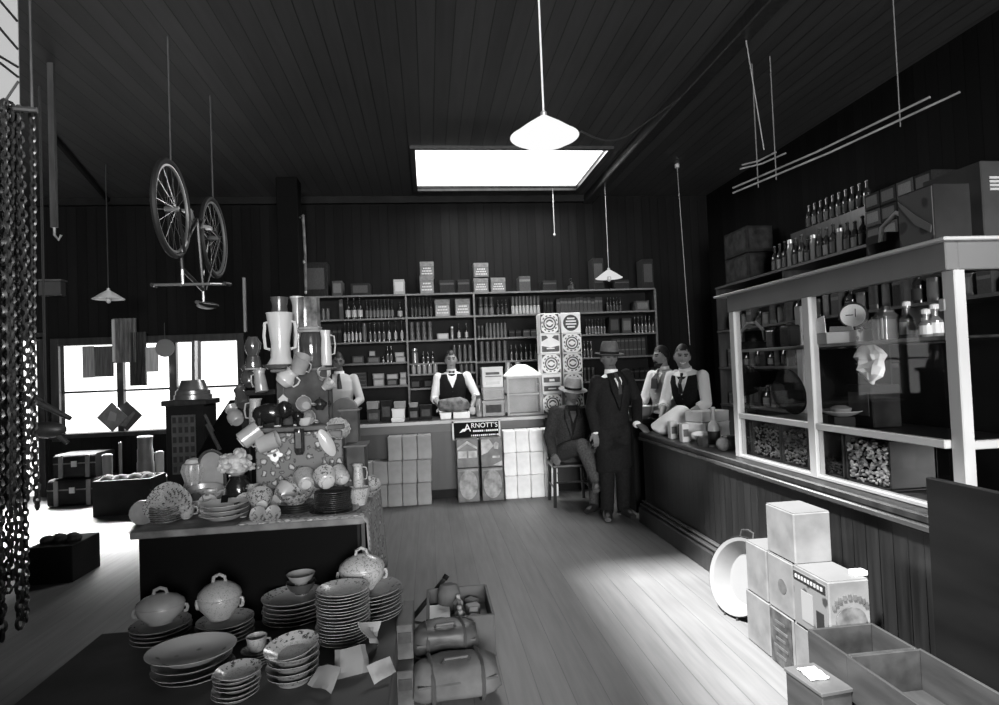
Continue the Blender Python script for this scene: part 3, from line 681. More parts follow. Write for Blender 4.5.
# big round cheese by the left shopman and a loaf bundle by the middle shopman
p = cpos(345); t = thing('round_cheese', 'large grey round cheese standing on edge on the back counter by the left shopman', 'cheese', (p.x, BY, CT))
k = MB(); k.lathe([(.13, -.09), (.15, -.08), (.155, 0), (.15, .08), (.13, .09)], 28, T(0, 0, .155) @ rot(PI / 2)); k.to('rind', M('cheese_rind', .16, .8, nz=(8, .2)), t)
p = cpos(454); t = thing('cloth_bundle', 'dark wrapped ham bundle on a tray before the middle shopman on the counter', 'bundle', (p.x, BY - .06, CT + .08))
k = MB(); k.loft([((-.2, 0, .07), (0, .01, 0), (0, 0, .02)), ((-.17, 0, .08), (0, .08, 0), (0, 0, .07)), ((-.05, 0, .08), (0, .1, 0), (0, 0, .085)), ((.08, 0, .085), (0, .1, 0), (0, 0, .09)), ((.17, 0, .08), (0, .07, 0), (0, 0, .06)), ((.21, 0, .07), (0, .01, 0), (0, 0, .015))], 14)
for v in k.bm.verts: v.co += V((NZ.noise(v.co * 12), NZ.noise(v.co * 12 + V((5, 0, 0))), NZ.noise(v.co * 12 + V((0, 5, 0))))) * .02
k.to('wrapping', M('ham_cloth', .13, .8, nz=(14, .7)), t)
k = MB(); k.box((.06, -.1, .1), (.11, .02, .06), rot(-.3)); k.to('paper_label', cream, t, 0)
for i, (x0, x1, l) in enumerate(((440, 451, 'left'), (453, 469, 'right'))):
    p = cpos((x0 + x1) / 2); parcel((p.x, BY - .06, CT), S(x1 - x0, p), .2, .075, f'low white packet under the ham bundle, the {l} one', paper_w, 'white packets under the ham bundle', seed=90 + i, fold=False)
p = cpos(479.5); t = thing('glass_jar', 'slim glass jar with pale contents right of the middle shopman on the counter', 'jar', (p.x, BY, CT)); k = MB(); k.lathe([(.04, 0), (.045, .02), (.045, .16), (.03, .2), (.03, .22)], 12); k.to('jar_body', M('pale_jar', .3, .2, nz=(12, .5)), t); k = MB(); k.lathe([(.034, .22), (.034, .25), (.01, .26)], 12); k.to('lid', midlab, t)
# ================================================================ RIGHT COUNTER
RX0, RCT, RY1 = 1.98, .842, 5.62
t = thing('shop_counter', 'long dark boarded side counter running down the right of the shop under the glass showcase', 'counter', (RX0, 0, 0))
k = MB(); k.box((.31, (RY1 + .3) / 2, RCT - .02), (.64, RY1 - .3, .04), bev=.008); o = k.to('counter_top', wood_dark, t, 0)
k = MB(); k.box((.0, (RY1 + .3) / 2, RCT - .055), (.05, RY1 - .34, .03), bev=.006); k.to('edge_moulding', M('polished_edge', .045, .22, spec=.7, nz=(3, .4), stretch=(3, .6, 3)), o, 0)
k = MB(); k.box((.03, (RY1 + .3) / 2, (RCT - .04) / 2), (.03, RY1 - .36, RCT - .04)); k.to('front_panel', cnt_m, t, 0)
k = MB(); k.box((.31, RY1 - .045, (RCT - .04) / 2), (.53, .03, RCT - .045)); k.to('end_panel', wood_dark, t, 0)
k = MB(); k.box((-.025, (RY1 + .3) / 2, .075), (.075, RY1 - .38, .15), bev=.008); o = k.to('plinth', wood_dark, t, 0)
k = MB(); k.box((-.02, (RY1 + .3) / 2, .17), (.055, RY1 - .38, .022), bev=.006); k.box((-.01, (RY1 + .3) / 2, .2), (.035, RY1 - .38, .016), bev=.005); k.to('plinth_moulding', MATS['polished_edge'], o, 0)
# tall dark board standing against the counter at the near end
mb = MB(); mb.box((1.885, 1.28, .51), (.03, 1.7, 1.02), bev=.003)
tag(mb.to('wooden_board', M('black_board', .005, .5, spec=.15, nz=(2, .5), stretch=(3, .6, 3)), smooth=0), 'tall dark wooden board standing against the near end of the side counter', 'board')
# ---------------------------------------------------------------- showcase
KX0, KX1, KY0, KY1, KZ0, KZ1 = 2.05, 2.58, 2.17, 3.93, RCT, 1.945
t = thing('glass_showcase', 'large white-framed glass showcase standing on the side counter', 'display case', (KX0, 0, KZ0))
def kb(name, bars, mat, par=None, bev=.004):
    k = MB()
    for x0, x1, y0, y1, z0, z1 in bars: k.box(((x0 + x1) / 2 - KX0, (y0 + y1) / 2, (z0 + z1) / 2 - KZ0), (x1 - x0, y1 - y0, z1 - z0), bev=bev)
    return k.to(name, mat, par or t, 0)
PW = .062
ym = PX(809, 385, KX0).y
for y, dx in ((KY1 - PW, 0), (ym - PW / 2, 0), (KY0, .032)): kb('post', [(KX0 + dx, KX0 + dx + .05, y, y + PW, KZ0, KZ1 - .1)], white_paint)
kb('post', [(KX1 - .05, KX1, KY0, KY0 + PW, KZ0, KZ1 - .1)], white_paint); kb('post', [(KX1 - .05, KX1, KY1 - PW, KY1, KZ0, KZ1 - .1)], white_paint)
kb('header', [(KX0 - .005, KX0 + .05, KY0 - .005, KY1 + .005, KZ1 - .125, KZ1 - .012), (KX0 + .05, KX1, KY0 - .005, KY0 + .05, KZ1 - .125, KZ1 - .012)], grey_paint)
kb('case_top', [(KX0 - .045, KX1 + .02, KY0 - .045, KY1 + .12, KZ1 - .014, KZ1)], white_paint)
kb('middle_rail', [(KX0 + .004, KX0 + .04, KY0 + PW, KY1 - PW, 1.105, 1.14)], white_paint); kb('middle_rail', [(KX0 + .06, KX1 - .06, KY0 + .004, KY0 + .04, 1.105, 1.14)], white_paint)
kb('bottom_rail', [(KX0 + .002, KX0 + .045, KY0 + PW, KY1 - PW, KZ0, KZ0 + .022)], white_paint); kb('bottom_rail', [(KX0 + .06, KX1 - .06, KY0 + .004, KY0 + .04, KZ0, KZ0 + .022)], white_paint)
kb('case_shelf', [(KX0 + .05, KX1 - .02, KY0 + .05, KY1 - .05, 1.548, 1.56)], wood_dark); kb('shelf_edge', [(KX0 + .046, KX0 + .056, KY0 + PW, KY1 - PW, 1.545, 1.563)], M('dull_shelf_edge', .2, .5))
kb('case_floor', [(KX0 + .05, KX1 - .02, KY0 + .05, KY1 - .05, 1.1, 1.115)], wood_dark)
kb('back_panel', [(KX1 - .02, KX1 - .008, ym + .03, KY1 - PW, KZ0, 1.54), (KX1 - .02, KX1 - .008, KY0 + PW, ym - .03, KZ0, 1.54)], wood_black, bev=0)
kb('glass_pane', [(KX0 + .018, KX0 + .022, KY0 + PW, ym - PW / 2, 1.14, KZ1 - .125)], gl, bev=0); kb('glass_pane', [(KX0 + .018, KX0 + .022, ym + PW / 2, KY1 - PW, 1.14, KZ1 - .125)], gl, bev=0)
kb('glass_pane', [(KX0 + .018, KX0 + .022, KY0 + PW, ym - PW / 2, KZ0 + .022, 1.105)], gl, bev=0); kb('glass_pane', [(KX0 + .018, KX0 + .022, ym + PW / 2, KY1 - PW, KZ0 + .022, 1.105)], gl, bev=0)
kb('glass_pane', [(KX0 + .06, KX1 - .05, KY0 + .018, KY0 + .022, 1.14, KZ1 - .125)], gl, bev=0)
kb('hinge', [(KX0 - .004, KX0 + .004, KY0 + .015, KY0 + .045, q, q + .05) for q in (1.66,)], tinm)
# goods bins under the middle rail
random.seed(3)
def bin_(x0, x1, label, size, m, hh=.2, ct=.9):
    y1, y0 = PX(x0, 470, KX0 + .1).y, PX(x1, 470, KX0 + .1).y
    b = thing('goods_bin', label, 'bin', (KX0 + .16, (y0 + y1) / 2, KZ0 + .004), 0, 'open goods bins under the showcase')
    w_ = y1 - y0 - .012
    k = MB(); k.box((.06, 0, .006), (.24, w_, .012)); k.box((.175, 0, .12), (.012, w_, .23))
    for q in (-1, 1): k.box((.06, q * (w_ / 2 - .005), .12), (.24, .01, .23))
    k.to('bin_box', M('bin_wood', .06, .6, nz=(5, .3)), b, 0)
    k = MB(); k.box((.045, 0, hh / 2 + .01), (.19, w_ - .03, hh - .02)); k.to('goods_core', wood_black, b, 0)
    k = MB(); n = 150
    for i in range(340):
        f = random.random() < .7
        c = (-.055 + random.uniform(-.008, .006), random.uniform(-w_ / 2 + .02, w_ / 2 - .02), random.uniform(.02, hh)) if f else (random.uniform(-.04, .13), random.uniform(-w_ / 2 + .02, w_ / 2 - .02), hh + random.uniform(-.005, .012))
        k.ball(c, (size * .36, size * random.uniform(.4, .7), size * random.uniform(.25, .4)), 6, rot(random.uniform(-1, 1), random.uniform(-1, 1), random.uniform(-1, 1)))
    g = k.to('goods', m, b); g['kind'] = 'stuff'
bean = M('dried_beans', .2, .6, nz=(30, .5)); nutm = M('mixed_nuts', .42, .55, nz=(22, .6))
bin_(754, 782, 'showcase bin of small dark dried goods, second from the far end', .016, bean); bin_(783, 810, 'showcase bin of small dried goods just beyond the middle white post', .017, bean)
bin_(737, 753, 'narrow empty-looking dark bin at the far end under the showcase', .012, M('dark_goods', .04, .6), .1); bin_(846, 892, 'showcase bin heaped with large pale nuts, nearest the camera', .024, nutm)
bin_(818, 845, 'dark bin with little in it between the white post and the pale nuts', .012, MATS['dark_goods'], .08)
# things on the showcase shelf
def kpos(x, y, X, z): p = PX(x, y, X); return V((X, p.y, z))
p = kpos(858, 318, 2.3, 1.562); sh = 1.562
t = thing('paper_packet', 'flat packet with a printed wrapper under the clock in the showcase', 'packet', p); k = MB(); k.box((0, 0, .034), (.16, .2, .068), bev=.006); k.to('wrapper', spots('packet_print', .5, .12, 22, .3, .6, .2), t, 0)
t = thing('alarm_clock', 'round white-faced clock on a flat packet on the showcase shelf', 'clock', (p.x - .01, p.y + .02, sh + .07), math.radians(-42))
k = MB(); k.lathe([(.066, 0), (.07, .004), (.07, .05), (.06, .055)], 28, T(0, -.03, .078) @ rot(-PI / 2)); k.to('clock_case', darktin, t)
k = MB(); k.lathe([(.06, 0), (.06, .003)], 28, T(0, -.0345, .078) @ rot(-PI / 2)); o = k.to('dial', M('clock_dial', .75, .5), t, 0)
k = MB(); k.box((.012, -.0365, .09), (.004, .002, .045), None); k.box((-.016, -.0365, .08), (.036, .002, .005), None); k.to('clock_hands', ink, o, 0)
k = MB()
for q in (-1, 1): k.tube([(q * .03, 0, .016), (q * .04, 0, .0)], .006, 6)
k.to('foot', tinm, t)
p = kpos(828, 332, 2.17, sh); t = thing('open_carton', 'open carton with raised white paper flaps left of the clock in the showcase', 'box', p)
k = MB(); k.box((0, 0, .03), (.16, .2, .06)); k.to('carton_body', M('carton_edge', .3, .6), t, 0); k = MB(); k.prism([(-.1, .06), (.1, .06), (.085, .11), (.0, .13), (-.09, .15)], .004, T(-.08, 0, 0) @ rot(0, 0, PI / 2)); k.to('paper_flap', paper_w, t, 0)
k = MB(); k.prism([(-.1, .06), (.1, .06), (.09, .1), (-.09, .09)], .004, T(.08, 0, 0) @ rot(0, 0, PI / 2)); k.to('paper_flap', paper_w, t, 0)
for i, (x, h, kk, lb) in enumerate(((886, .15, 'j', 'square glass jar on the showcase shelf beside the flat packet'), (907, .16, 'b', 'stoppered bottle with a white label in the middle of the showcase shelf'), (926, .11, 'w', 'small pale bottle on the showcase shelf nearest the camera'), (935, .13, 'w', 'slim pale-labelled bottle beside the near corner post in the showcase'))):
    p = kpos(x, 325, 2.26 + .03 * (i % 2), sh)
    t = thing('bottle', lb, 'bottle', p, 0, 'bottles on the showcase shelf')
    k = MB()
    if kk == 'j': k.loft([((0, 0, 0), (.045, 0, 0), (0, .05, 0)), ((0, 0, .12), (.045, 0, 0), (0, .05, 0)), ((0, 0, .14), (.03, 0, 0), (0, .03, 0)), ((0, 0, h), (.03, 0, 0), (0, .03, 0))], 20, pw=8)
    else: k.lathe([(.03, 0), (.032, .005), (.032, h * .6), (.014, h * .75), (.014, h * .92), (.018, h * .93), (.018, h)], 14)
    k.to('bottle_body', M('pale_bottle', .16, .12, spec=.7, nz=(6, .4)), t)
    k = MB()
    if kk == 'j': k.box((-.047, -.03, .06), (.003, .012, .1))
    else: k.lathe([(.033, h * .15), (.033, h * .52)], 14, cap=(False, False))
    k.to('paper_label', M('bright_label', .62, .5), t, 0)
    k = MB(); k.lathe([(.02, h), (.02, h + .02), (.008, h + .025)], 10, m=T(0, 0, 0)); k.to('stopper', MATS['bright_label'] if i else iron, t)
p = kpos(752, 337, 2.3, sh); t = thing('handled_basket', 'small basket with an arched pale handle at the far end of the showcase shelf', 'basket', p)
k = MB(); k.loft([((0, 0, 0), (.07, 0, 0), (0, .15, 0)), ((0, 0, .06), (.09, 0, 0), (0, .18, 0))], 20); k.to('basket_body', dkp, t); k = MB(); k.tube([(0, .17, .05), (0, .15, .13), (0, .06, .19), (0, -.06, .19), (0, -.15, .13), (0, -.17, .05)], .011, 6); k.to('handle', M('cane', .3, .6), t)
for i, (x, w_, h_, mm, lb) in enumerate(((774, .07, .12, 'midlab', 'shield-shaped labelled tin beside the basket in the showcase'), (790, .08, .14, 'dimlab', 'dark square tin with a round emblem near the middle post in the showcase'))):
    p = kpos(x, 330, 2.28, sh); t = thing('tin', lb, 'tin', p); k = MB(); k.box((0, 0, h_ / 2), (w_, w_ * 1.3, h_), bev=.01); k.to('body', darktin, t, 0); k = MB(); k.box((-w_ / 2 - .002, 0, h_ * .5), (.004, w_, h_ * .7)); k.to('label_panel', globals()[mm], t, 0)
    k = MB(); k.lathe([(.02, h_), (.022, h_ + .015), (.01, h_ + .02)], 10); k.to('lid', darktin, t)
p = kpos(841, 414, 2.2, 1.118); t = thing('oval_platter', 'white oval platter with a frilled edge on a low block in the showcase', 'platter', (p.x, p.y, 1.17), math.radians(70)); k = MB(); k.box((0, 0, -.025), (.12, .1, .05)); k.to('low_block', wood_black, t, 0)
k = MB(); k.lathe([(.04, .0), (.05, .0), (.09, .012), (.13, .03), (.132, .034), (.088, .018), (.05, .006)], 40, sy=.75, wav=(12, .03)); k.to('dish', china, t); k = MB(); k.lathe([(.055, .008), (.07, .045), (.03, .06)], 18, sy=.75); k.to('contents', china_g, t)
p = kpos(748, 402, 2.3, 1.118); t = thing('hat_stand', 'dark hat on a stand with white card at the far showcase end', 'hat', p)
k = MB(); k.lathe([(.06, 0), (.06, .01), (.012, .02), (.012, .12)], 12); k.to('stand', wood_black, t); k = MB(); k.lathe([(.02, .12), (.07, .14), (.1, .2), (.09, .27), (.05, .32), (.01, .33)], 20); k.to('hat_crown', black_cloth, t)
k = MB(); k.prism([(-.03, .0), (.03, 0), (.03, .1), (-.02, .12)], .004, T(-.08, 0, 0) @ rot(0, 0, PI / 2)); k.to('white_card', paper_w, t, 0)
p = kpos(790, 408, 2.34, 1.118); t = thing('round_hat', 'large dark round hat leaning at the middle of the showcase floor', 'hat', p)
k = MB(); k.lathe([(.15, -.02), (.155, 0), (.12, .02), (.09, .07), (.02, .09)], 28, T(0, 0, .155) @ rot(0, -PI / 2 - .2)); k.to('hat_crown', black_cloth, t)
p = kpos(874, 425, 2.34, 1.118); t = thing('reflection_shape', 'white shape standing for the window reflection in the showcase glass', 'paper', (p.x, p.y, 1.118 + .22))  # added white form for the shop window's reflection in the glass
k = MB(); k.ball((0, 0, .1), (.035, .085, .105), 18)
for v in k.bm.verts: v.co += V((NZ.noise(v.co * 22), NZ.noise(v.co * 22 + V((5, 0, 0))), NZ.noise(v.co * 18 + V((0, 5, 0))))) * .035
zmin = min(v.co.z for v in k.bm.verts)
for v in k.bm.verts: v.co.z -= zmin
k.to('paper_sheet', paper_w, t, 20)  # surface of the reflection form, white all over
t = thing('carton', 'dark carton under the white reflection shape in the showcase', 'box', (p.x, p.y, 1.118)); k = MB(); k.box((0, 0, .11), (.16, .2, .22), bev=.005); k.to('carton_body', dkp, t, 0); k = MB(); k.box((-.082, 0, .12), (.004, .15, .12)); k.to('front_panel', dimlab, t, 0)
# on top of the showcase
a, b = PX(901, 245, 2.1), PX(932, 241, 2.1)
t = thing('wooden_crate', 'dark crate with a printed picture side on the near corner of the showcase top', 'crate', (2.1, 2.36, KZ1))
k = MB(); k.box((.085, 0, .125), (.17, .19, .25), bev=.003); k.to('crate_body', M('crate_brown', .016, .6, spec=.1, nz=(4, .4)), t, 0); k = MB(); k.box((-.002, 0, .125), (.005, .18, .235)); o = k.to('printed_label', spots('crate_print', .05, .015, 12, .3, .6, .2), t, 0)
k = MB(); k.prism([(-.08, .05), (.0, .1), (.08, .2), (.085, .22), (-.01, .135), (-.085, .08)], .003, T(-.006, 0, 0) @ rot(0, 0, PI / 2)); k.to('picture', M('print_light', .07, .5), o, 0)
t = thing('carton', 'grey carton with a white label behind the printed crate on the showcase top', 'box', (2.42, 2.4, KZ1)); k = MB(); k.box((0, 0, .17), (.22, .3, .34), bev=.004); k.to('carton_body', M('grey_card', .035, .7, spec=.1, nz=(4, .3)), t, 0); k = MB()
for i in range(4): k.box((-.04, -.152, .22 + i * .016), (.07, .003, .01))
k.to('printed_label', cream, t, 0)
t = thing('wash_basket', 'dark basket with an arched handle on the showcase top beyond the printed crate', 'basket', (2.34, 2.75, KZ1)); k = MB(); k.loft([((0, 0, 0), (.1, 0, 0), (0, .1, 0)), ((0, 0, .1), (.13, 0, 0), (0, .13, 0))], 18); k.to('basket_body', dkp, t); k = MB(); k.tube([(0, .12, .09), (0, .1, .2), (0, 0, .25), (0, -.1, .2), (0, -.12, .09)], .012, 6); k.to('handle', MATS['cane'], t)
t = thing('carton', 'small grey carton standing on the showcase top left of the printed crate', 'box', (2.5, 3.02, KZ1)); k = MB(); k.box((0, 0, .1), (.12, .16, .2), bev=.004); k.to('carton_body', MATS['grey_card'], t, 0); k = MB(); k.box((-.062, 0, .1), (.004, .12, .1)); k.to('front_panel', dimlab, t, 0)
# ================================================================ THINGS ON THE FAR END OF THE SIDE COUNTER
def rpos(x, y): return PZ(x, y, RCT + .002)
p = rpos(664, 428); t = thing('cloth_bundle', 'white cloth bundle lying on the far corner of the side counter by the standing man', 'bundle', (2.22, 5.32, RCT), .4)
k = MB(); k.loft([((-.22, 0, .04), (.0, 0, .01), (0, .03, 0)), ((-.18, 0, .07), (0, 0, .07), (0, .12, 0)), ((-.04, 0, .1), (0, 0, .1), (0, .15, 0)), ((.1, .02, .13), (0, 0, .13), (0, .14, 0)), ((.2, .02, .1), (0, 0, .06), (0, .08, 0)), ((.23, .02, .1), (0, 0, .01), (0, .02, 0))], 18)
for v in k.bm.verts: v.co += V((NZ.noise(v.co * 9), NZ.noise(v.co * 9 + V((5, 0, 0))), NZ.noise(v.co * 9 + V((0, 5, 0))))) * .03; v.co.z = max(v.co.z, 0)
k.to('wrapping', paper_w, t, 60)
parcel((2.3, 4.86, RCT), .34, .2, .15, 'white paper parcel with tied end lying on the side counter below the shop assistants', paper_w, name='paper_parcel', seed=20).rotation_euler.z = .5
parcel((2.3, 4.86, RCT + .155), .3, .2, .085, 'flat white parcel lying on top of the tied paper parcel on the side counter', M('greyish_paper', .55, .7, nz=(6, .15), bump=.4, bscale=8), seed=22).rotation_euler.z = .3
p = V((2.13, 4.62, RCT)); t = thing('paper_parcel', 'crumpled small paper bag in front of the white parcel on the side counter', 'parcel', p); k = MB(); k.ball((0, 0, .045), (.06, .06, .045), 14)
for v in k.bm.verts: v.co += V((NZ.noise(v.co * 20), NZ.noise(v.co * 20 + V((5, 0, 0))), abs(NZ.noise(v.co * 20 + V((0, 5, 0)))))) * .025; v.co.z = max(0, v.co.z)
k.to('wrapper', paper_w, t, 40)
p = rpos(710, 438); t = thing('bottle', 'tall pale-necked bottle with a dark label standing on the side counter left of the showcase', 'bottle', (2.14, 4.42, RCT))
k = MB(); k.lathe([(.042, 0), (.045, .01), (.045, .15), (.036, .175), (.016, .2), (.015, .275), (.019, .278), (.019, .3)], 16); k.to('bottle_body', M('stone_bottle', .4, .35, nz=(6, .3)), t); k = MB(); k.lathe([(.0462, .02), (.0462, .12)], 16, cap=(False, False)); k.to('dark_label', ink, t, 0)
for i, (x, y, h, m_, lb) in enumerate(((2.06, 5.02, .15, M('cream_card', .5, .6), 'slim upright white packet near the far corner of the side counter'), (2.1, 4.9, .13, dkp, 'small dark packet between the white packets on the side counter'), (2.06, 4.78, .15, MATS['cream_card'], 'slim white packet right of the dark packet on the side counter'), (2.12, 4.48, .075, darktin, 'low dark tin in front of the pale-necked bottle on the counter'), (2.2, 4.25, .1, darktin, 'dark tin against the showcase end on the side counter'), (2.09, 4.18, .06, M('string_ball', .12, .8, nz=(20, .4)), 'ball of string on the side counter near the showcase'))):
    t = thing('ball_of_string' if i == 5 else 'packet', lb, 'string' if i == 5 else 'packet', (x, y, RCT))
    k = MB()
    if i == 5: k.ball((0, 0, .05), .05, 14); k.to('wound_string', m_, t)
    else:
        k.box((0, 0, h / 2), (.06 if i < 3 else .13, .07 if i < 3 else .09, h), bev=.004); k.to('packet_body', m_, t, 0); k = MB(); k.box((0, -.036 if i < 3 else -.046, h * .5), (.045 if i < 3 else .08, .003, h * .4)); k.to('paper_label', midlab, t, 0)
t = thing('metal_basin', 'grey metal bowl held low by the bearded assistant beyond the counter corner', 'bowl', (2.17, 6.12, .922))
k = MB(); k.lathe([(.06, 0), (.11, .04), (.13, .12), (.135, .13), (.12, .12), (.1, .05), (.05, .015)], 20); k.to('bowl_body', M('dull_pewter', .2, .35, metal=.5), t)
mb = MB(); mb.box((2.17, 6.22, .46), (.3, .56, .92), bev=.005); tag(mb.to('side_cabinet', wood_black, smooth=0), 'low black cabinet beyond the counter corner carrying the metal bowl', 'cabinet')
for i, (x, l) in enumerate(((2.09, 'left'), (2.25, 'right'))):
    mb = MB(); mb.box((x, 6.34, .948), (.12, .1, .05), bev=.004); tag(mb.to('paper_packet', paper_w, smooth=0), f'small white packet on the black cabinet behind the standing man, {l} of two', 'packet', 'white packets on the black cabinet')
# ================================================================ CRATES, BASIN AND TRAYS BEFORE THE COUNTER
box_w = M('whitened_case', .15, .7, nz=(5, .3), bump=.2, bscale=5)
def case(y0, y1, z0, z1, label, x0=1.65, x1=1.86, art=None, art2=None):
    t = thing('packing_case', label, 'box', ((x0 + x1) / 2, (y0 + y1) / 2, z0), 0, 'pale cases stacked before the side counter'); w_, d_, h_ = x1 - x0, y1 - y0 - .004, z1 - z0 - .003
    k = MB(); k.box((0, 0, h_ / 2), (w_, d_, h_), bev=.006); k.to('case_body', box_w, t, 0)
    k = MB(); k.box((0, 0, h_ + .0005), (w_ * .96, d_ * .96, .003)); k.to('case_lid', M('case_lid', .13, .7, nz=(4, .1)), t, 0)
    if art == 'stamp':
        k = MB(); k.lathe([(0, 0), (.035, 0), (.035, .003)], 14, T(-w_ / 2 - .002, -.02, h_ * .5) @ rot(0, PI / 2)); k.to('printed_stamp', midlab, t, 0)
    if art == 'dark':
        k = MB(); k.box((-w_ / 2 - .003, 0, h_ * .5), (.004, d_ * .9, h_ * .96)); o = k.to('printed_label', M('dark_poster', .05, .5, nz=(22, .6)), t, 0)
        for j in range(5): k = MB(); k.box((-w_ / 2 - .006, 0, h_ * (.2 + .15 * j)), (.003, d_ * (.4 + .2 * (j % 2)), h_ * .05)); k.to('text_line', midlab, o, 0)
    if art == 'picture':
        k = MB(); k.box((-w_ / 2 - .003, 0, h_ * .48), (.004, d_ * .94, h_ * .9)); o = k.to('printed_picture', spots('picture_print', .13, .03, 16, .35, .6, .2), t, 0)
        k = MB(); k.box((-w_ / 2 - .006, 0, h_ * .85), (.003, d_ * .9, h_ * .14)); k.box((-w_ / 2 - .006, -.07, h_ * .25), (.003, d_ * .2, h_ * .4)); k.to('dark_band', ink, o, 0)
        k = MB(); k.box((-w_ / 2 - .006, .02, h_ * .4), (.003, d_ * .32, h_ * .5)); k.to('figure', M('figure_light', .2, .6), o, 0)
        for j in range(9): k = MB(); k.box((-w_ / 2 - .009, d_ * (.36 - .09 * j), h_ * .85), (.003, d_ * .05, h_ * .06)); k.to('letter', cream, o, 0)
        k = MB(); k.lathe([(0, 0), (.07, 0), (.07, .003)], 20, T(0, -d_ / 2 - .004, h_ * .38) @ rot(PI / 2) , sx=1, sy=.8); k.to('printed_oval', M('print_grey', .1, .6, nz=(20, .5)), t, 0)
        for j in range(9): a = PI * (.12 + .76 * j / 8); k = MB(); k.box((math.cos(a) * .08, -d_ / 2 - .003, h_ * .52 + math.sin(a) * .06), (.014, .004, .022), None); k.to('letter', midlab, t, 0)
case(2.905, 3.13, 0, .27, 'pale case at the bottom of the pile next to the basin', art=None)
case(2.7, 2.9, 0, .27, 'pale case with a dark printed panel in the bottom row of the pile', art='dark')
case(2.44, 2.695, 0, .27, 'pale case at the near end of the bottom row behind the small crate')
case(2.905, 3.11, .27, .535, 'pale case in the middle row of the pile next to the basin')
case(2.685, 2.9, .27, .535, 'pale case with a small round stamp in the middle row', art='stamp')
case(2.425, 2.68, .27, .54, 'pale case printed with a picture and lettering on two faces', x1=1.84, art='picture')
case(2.66, 2.9, .537, .775, 'plain pale case on the very top of the pile by the counter', x0=1.655, x1=1.84)
mb = MB(); mb.box((1.83, 2.48, .55), (.06, .04, .018), rot(0, 0, 0)); 
tag(mb.to('paper_scrap', paper_w, smooth=0), 'torn paper scrap at the corner of the picture-printed case', 'paper')
# white basin leaning on the counter
t = thing('enamel_basin', 'large white enamel basin leaning against the side counter behind the pale cases', 'basin', (1.775, 3.42, 0))
mt = T(0, 0, .225) @ V((-1, -.3, .36)).to_track_quat('Z', 'X').to_matrix().to_4x4()
k = MB(); k.lathe([(.12, -.09), (.15, -.085), (.2, .0), (.225, .012), (.226, .018), (.2, .01), (.148, -.075), (.0, -.08)], 40, mt); k.to('basin_body', M('white_enamel', .17, .2, spec=.6, nz=(3, .06)), t)
k = MB(); k.lathe([(.222, .01), (.229, .015), (.224, .022)], 40, mt, cap=(False, False)); k.to('dark_rim', ink, t)
for s in (1, -1):
    k = MB(); k.tube([mt @ V(q) for q in ((s * .21, -.05, .01), (s * .26, -.045, .01), (s * .27, 0, .01), (s * .26, .045, .01), (s * .21, .05, .01))], .006, 6); k.to('handle', iron, t)
def tray(x0, x1, y0, y1, z0, z1, label, m):
    t = thing('open_tray', label, 'tray', ((x0 + x1) / 2, (y0 + y1) / 2, z0), 0, 'open wooden trays before the counter'); w_, d_, h_ = x1 - x0, y1 - y0, z1 - z0
    for q in (-1, 1): k = MB(); k.box((q * (w_ / 2 - .006), 0, h_ / 2), (.012, d_, h_), bev=.002); k.to('side_panel', m, t, 0)
    for q in (-1, 1): k = MB(); k.box((0, q * (d_ / 2 - .006), h_ / 2), (w_ - .026, .012, h_), bev=.002); k.to('end_panel', m, t, 0)
    k = MB(); k.box((0, 0, .006), (w_ - .026, d_ - .026, .01)); k.to('tray_bottom', m, t, 0)
traym = M('tray_wood', .032, .5, spec=.4, nz=(3, .3), stretch=(6, 1, 6))
tray(1.535, 1.83, 2.17, 2.41, .2, .36, 'open dark wooden tray right against the pale picture-printed case', traym); tray(1.53, 1.84, 1.7, 2.165, .2, .362, 'open dark wooden tray nearest the camera by the side counter', traym)
for y0, y1, l in ((2.18, 2.4, 'behind'), (1.72, 2.15, 'in front')):
    t = thing('packing_case', f'dark low case underneath the open tray, the one {l}', 'box', (1.685, (y0 + y1) / 2, 0)); k = MB(); k.box((0, 0, .099), (.29, y1 - y0, .198), bev=.003); k.to('case_body', wood_mid, t, 0)
t = thing('small_crate', 'small dark crate with a white paper on its lid in front of the pale cases', 'crate', (1.455, 2.235, 0), .1); k = MB(); k.box((0, 0, .12), (.13, .2, .24), bev=.003); k.to('crate_body', traym, t, 0); k = MB(); k.box((0, 0, .247), (.14, .21, .014), bev=.002); k.to('lid', M('crate_lid', .07, .5, nz=(4, .3)), t, 0)
k = MB(); k.box((-.005, .02, .0), (.075, .09, .006), bev=.001)
bmesh.ops.subdivide_edges(k.bm, edges=k.bm.edges[:], cuts=3, use_grid_fill=True)
for v in k.bm.verts: v.co.z += abs(NZ.noise(v.co * 30)) * .025 + .004
o = k.to('paper_sheet', paper_w, smooth=20, loc=(1.455, 2.235, .254)); tag(o, 'crumpled white paper lying on the lid of the small dark crate', 'paper')
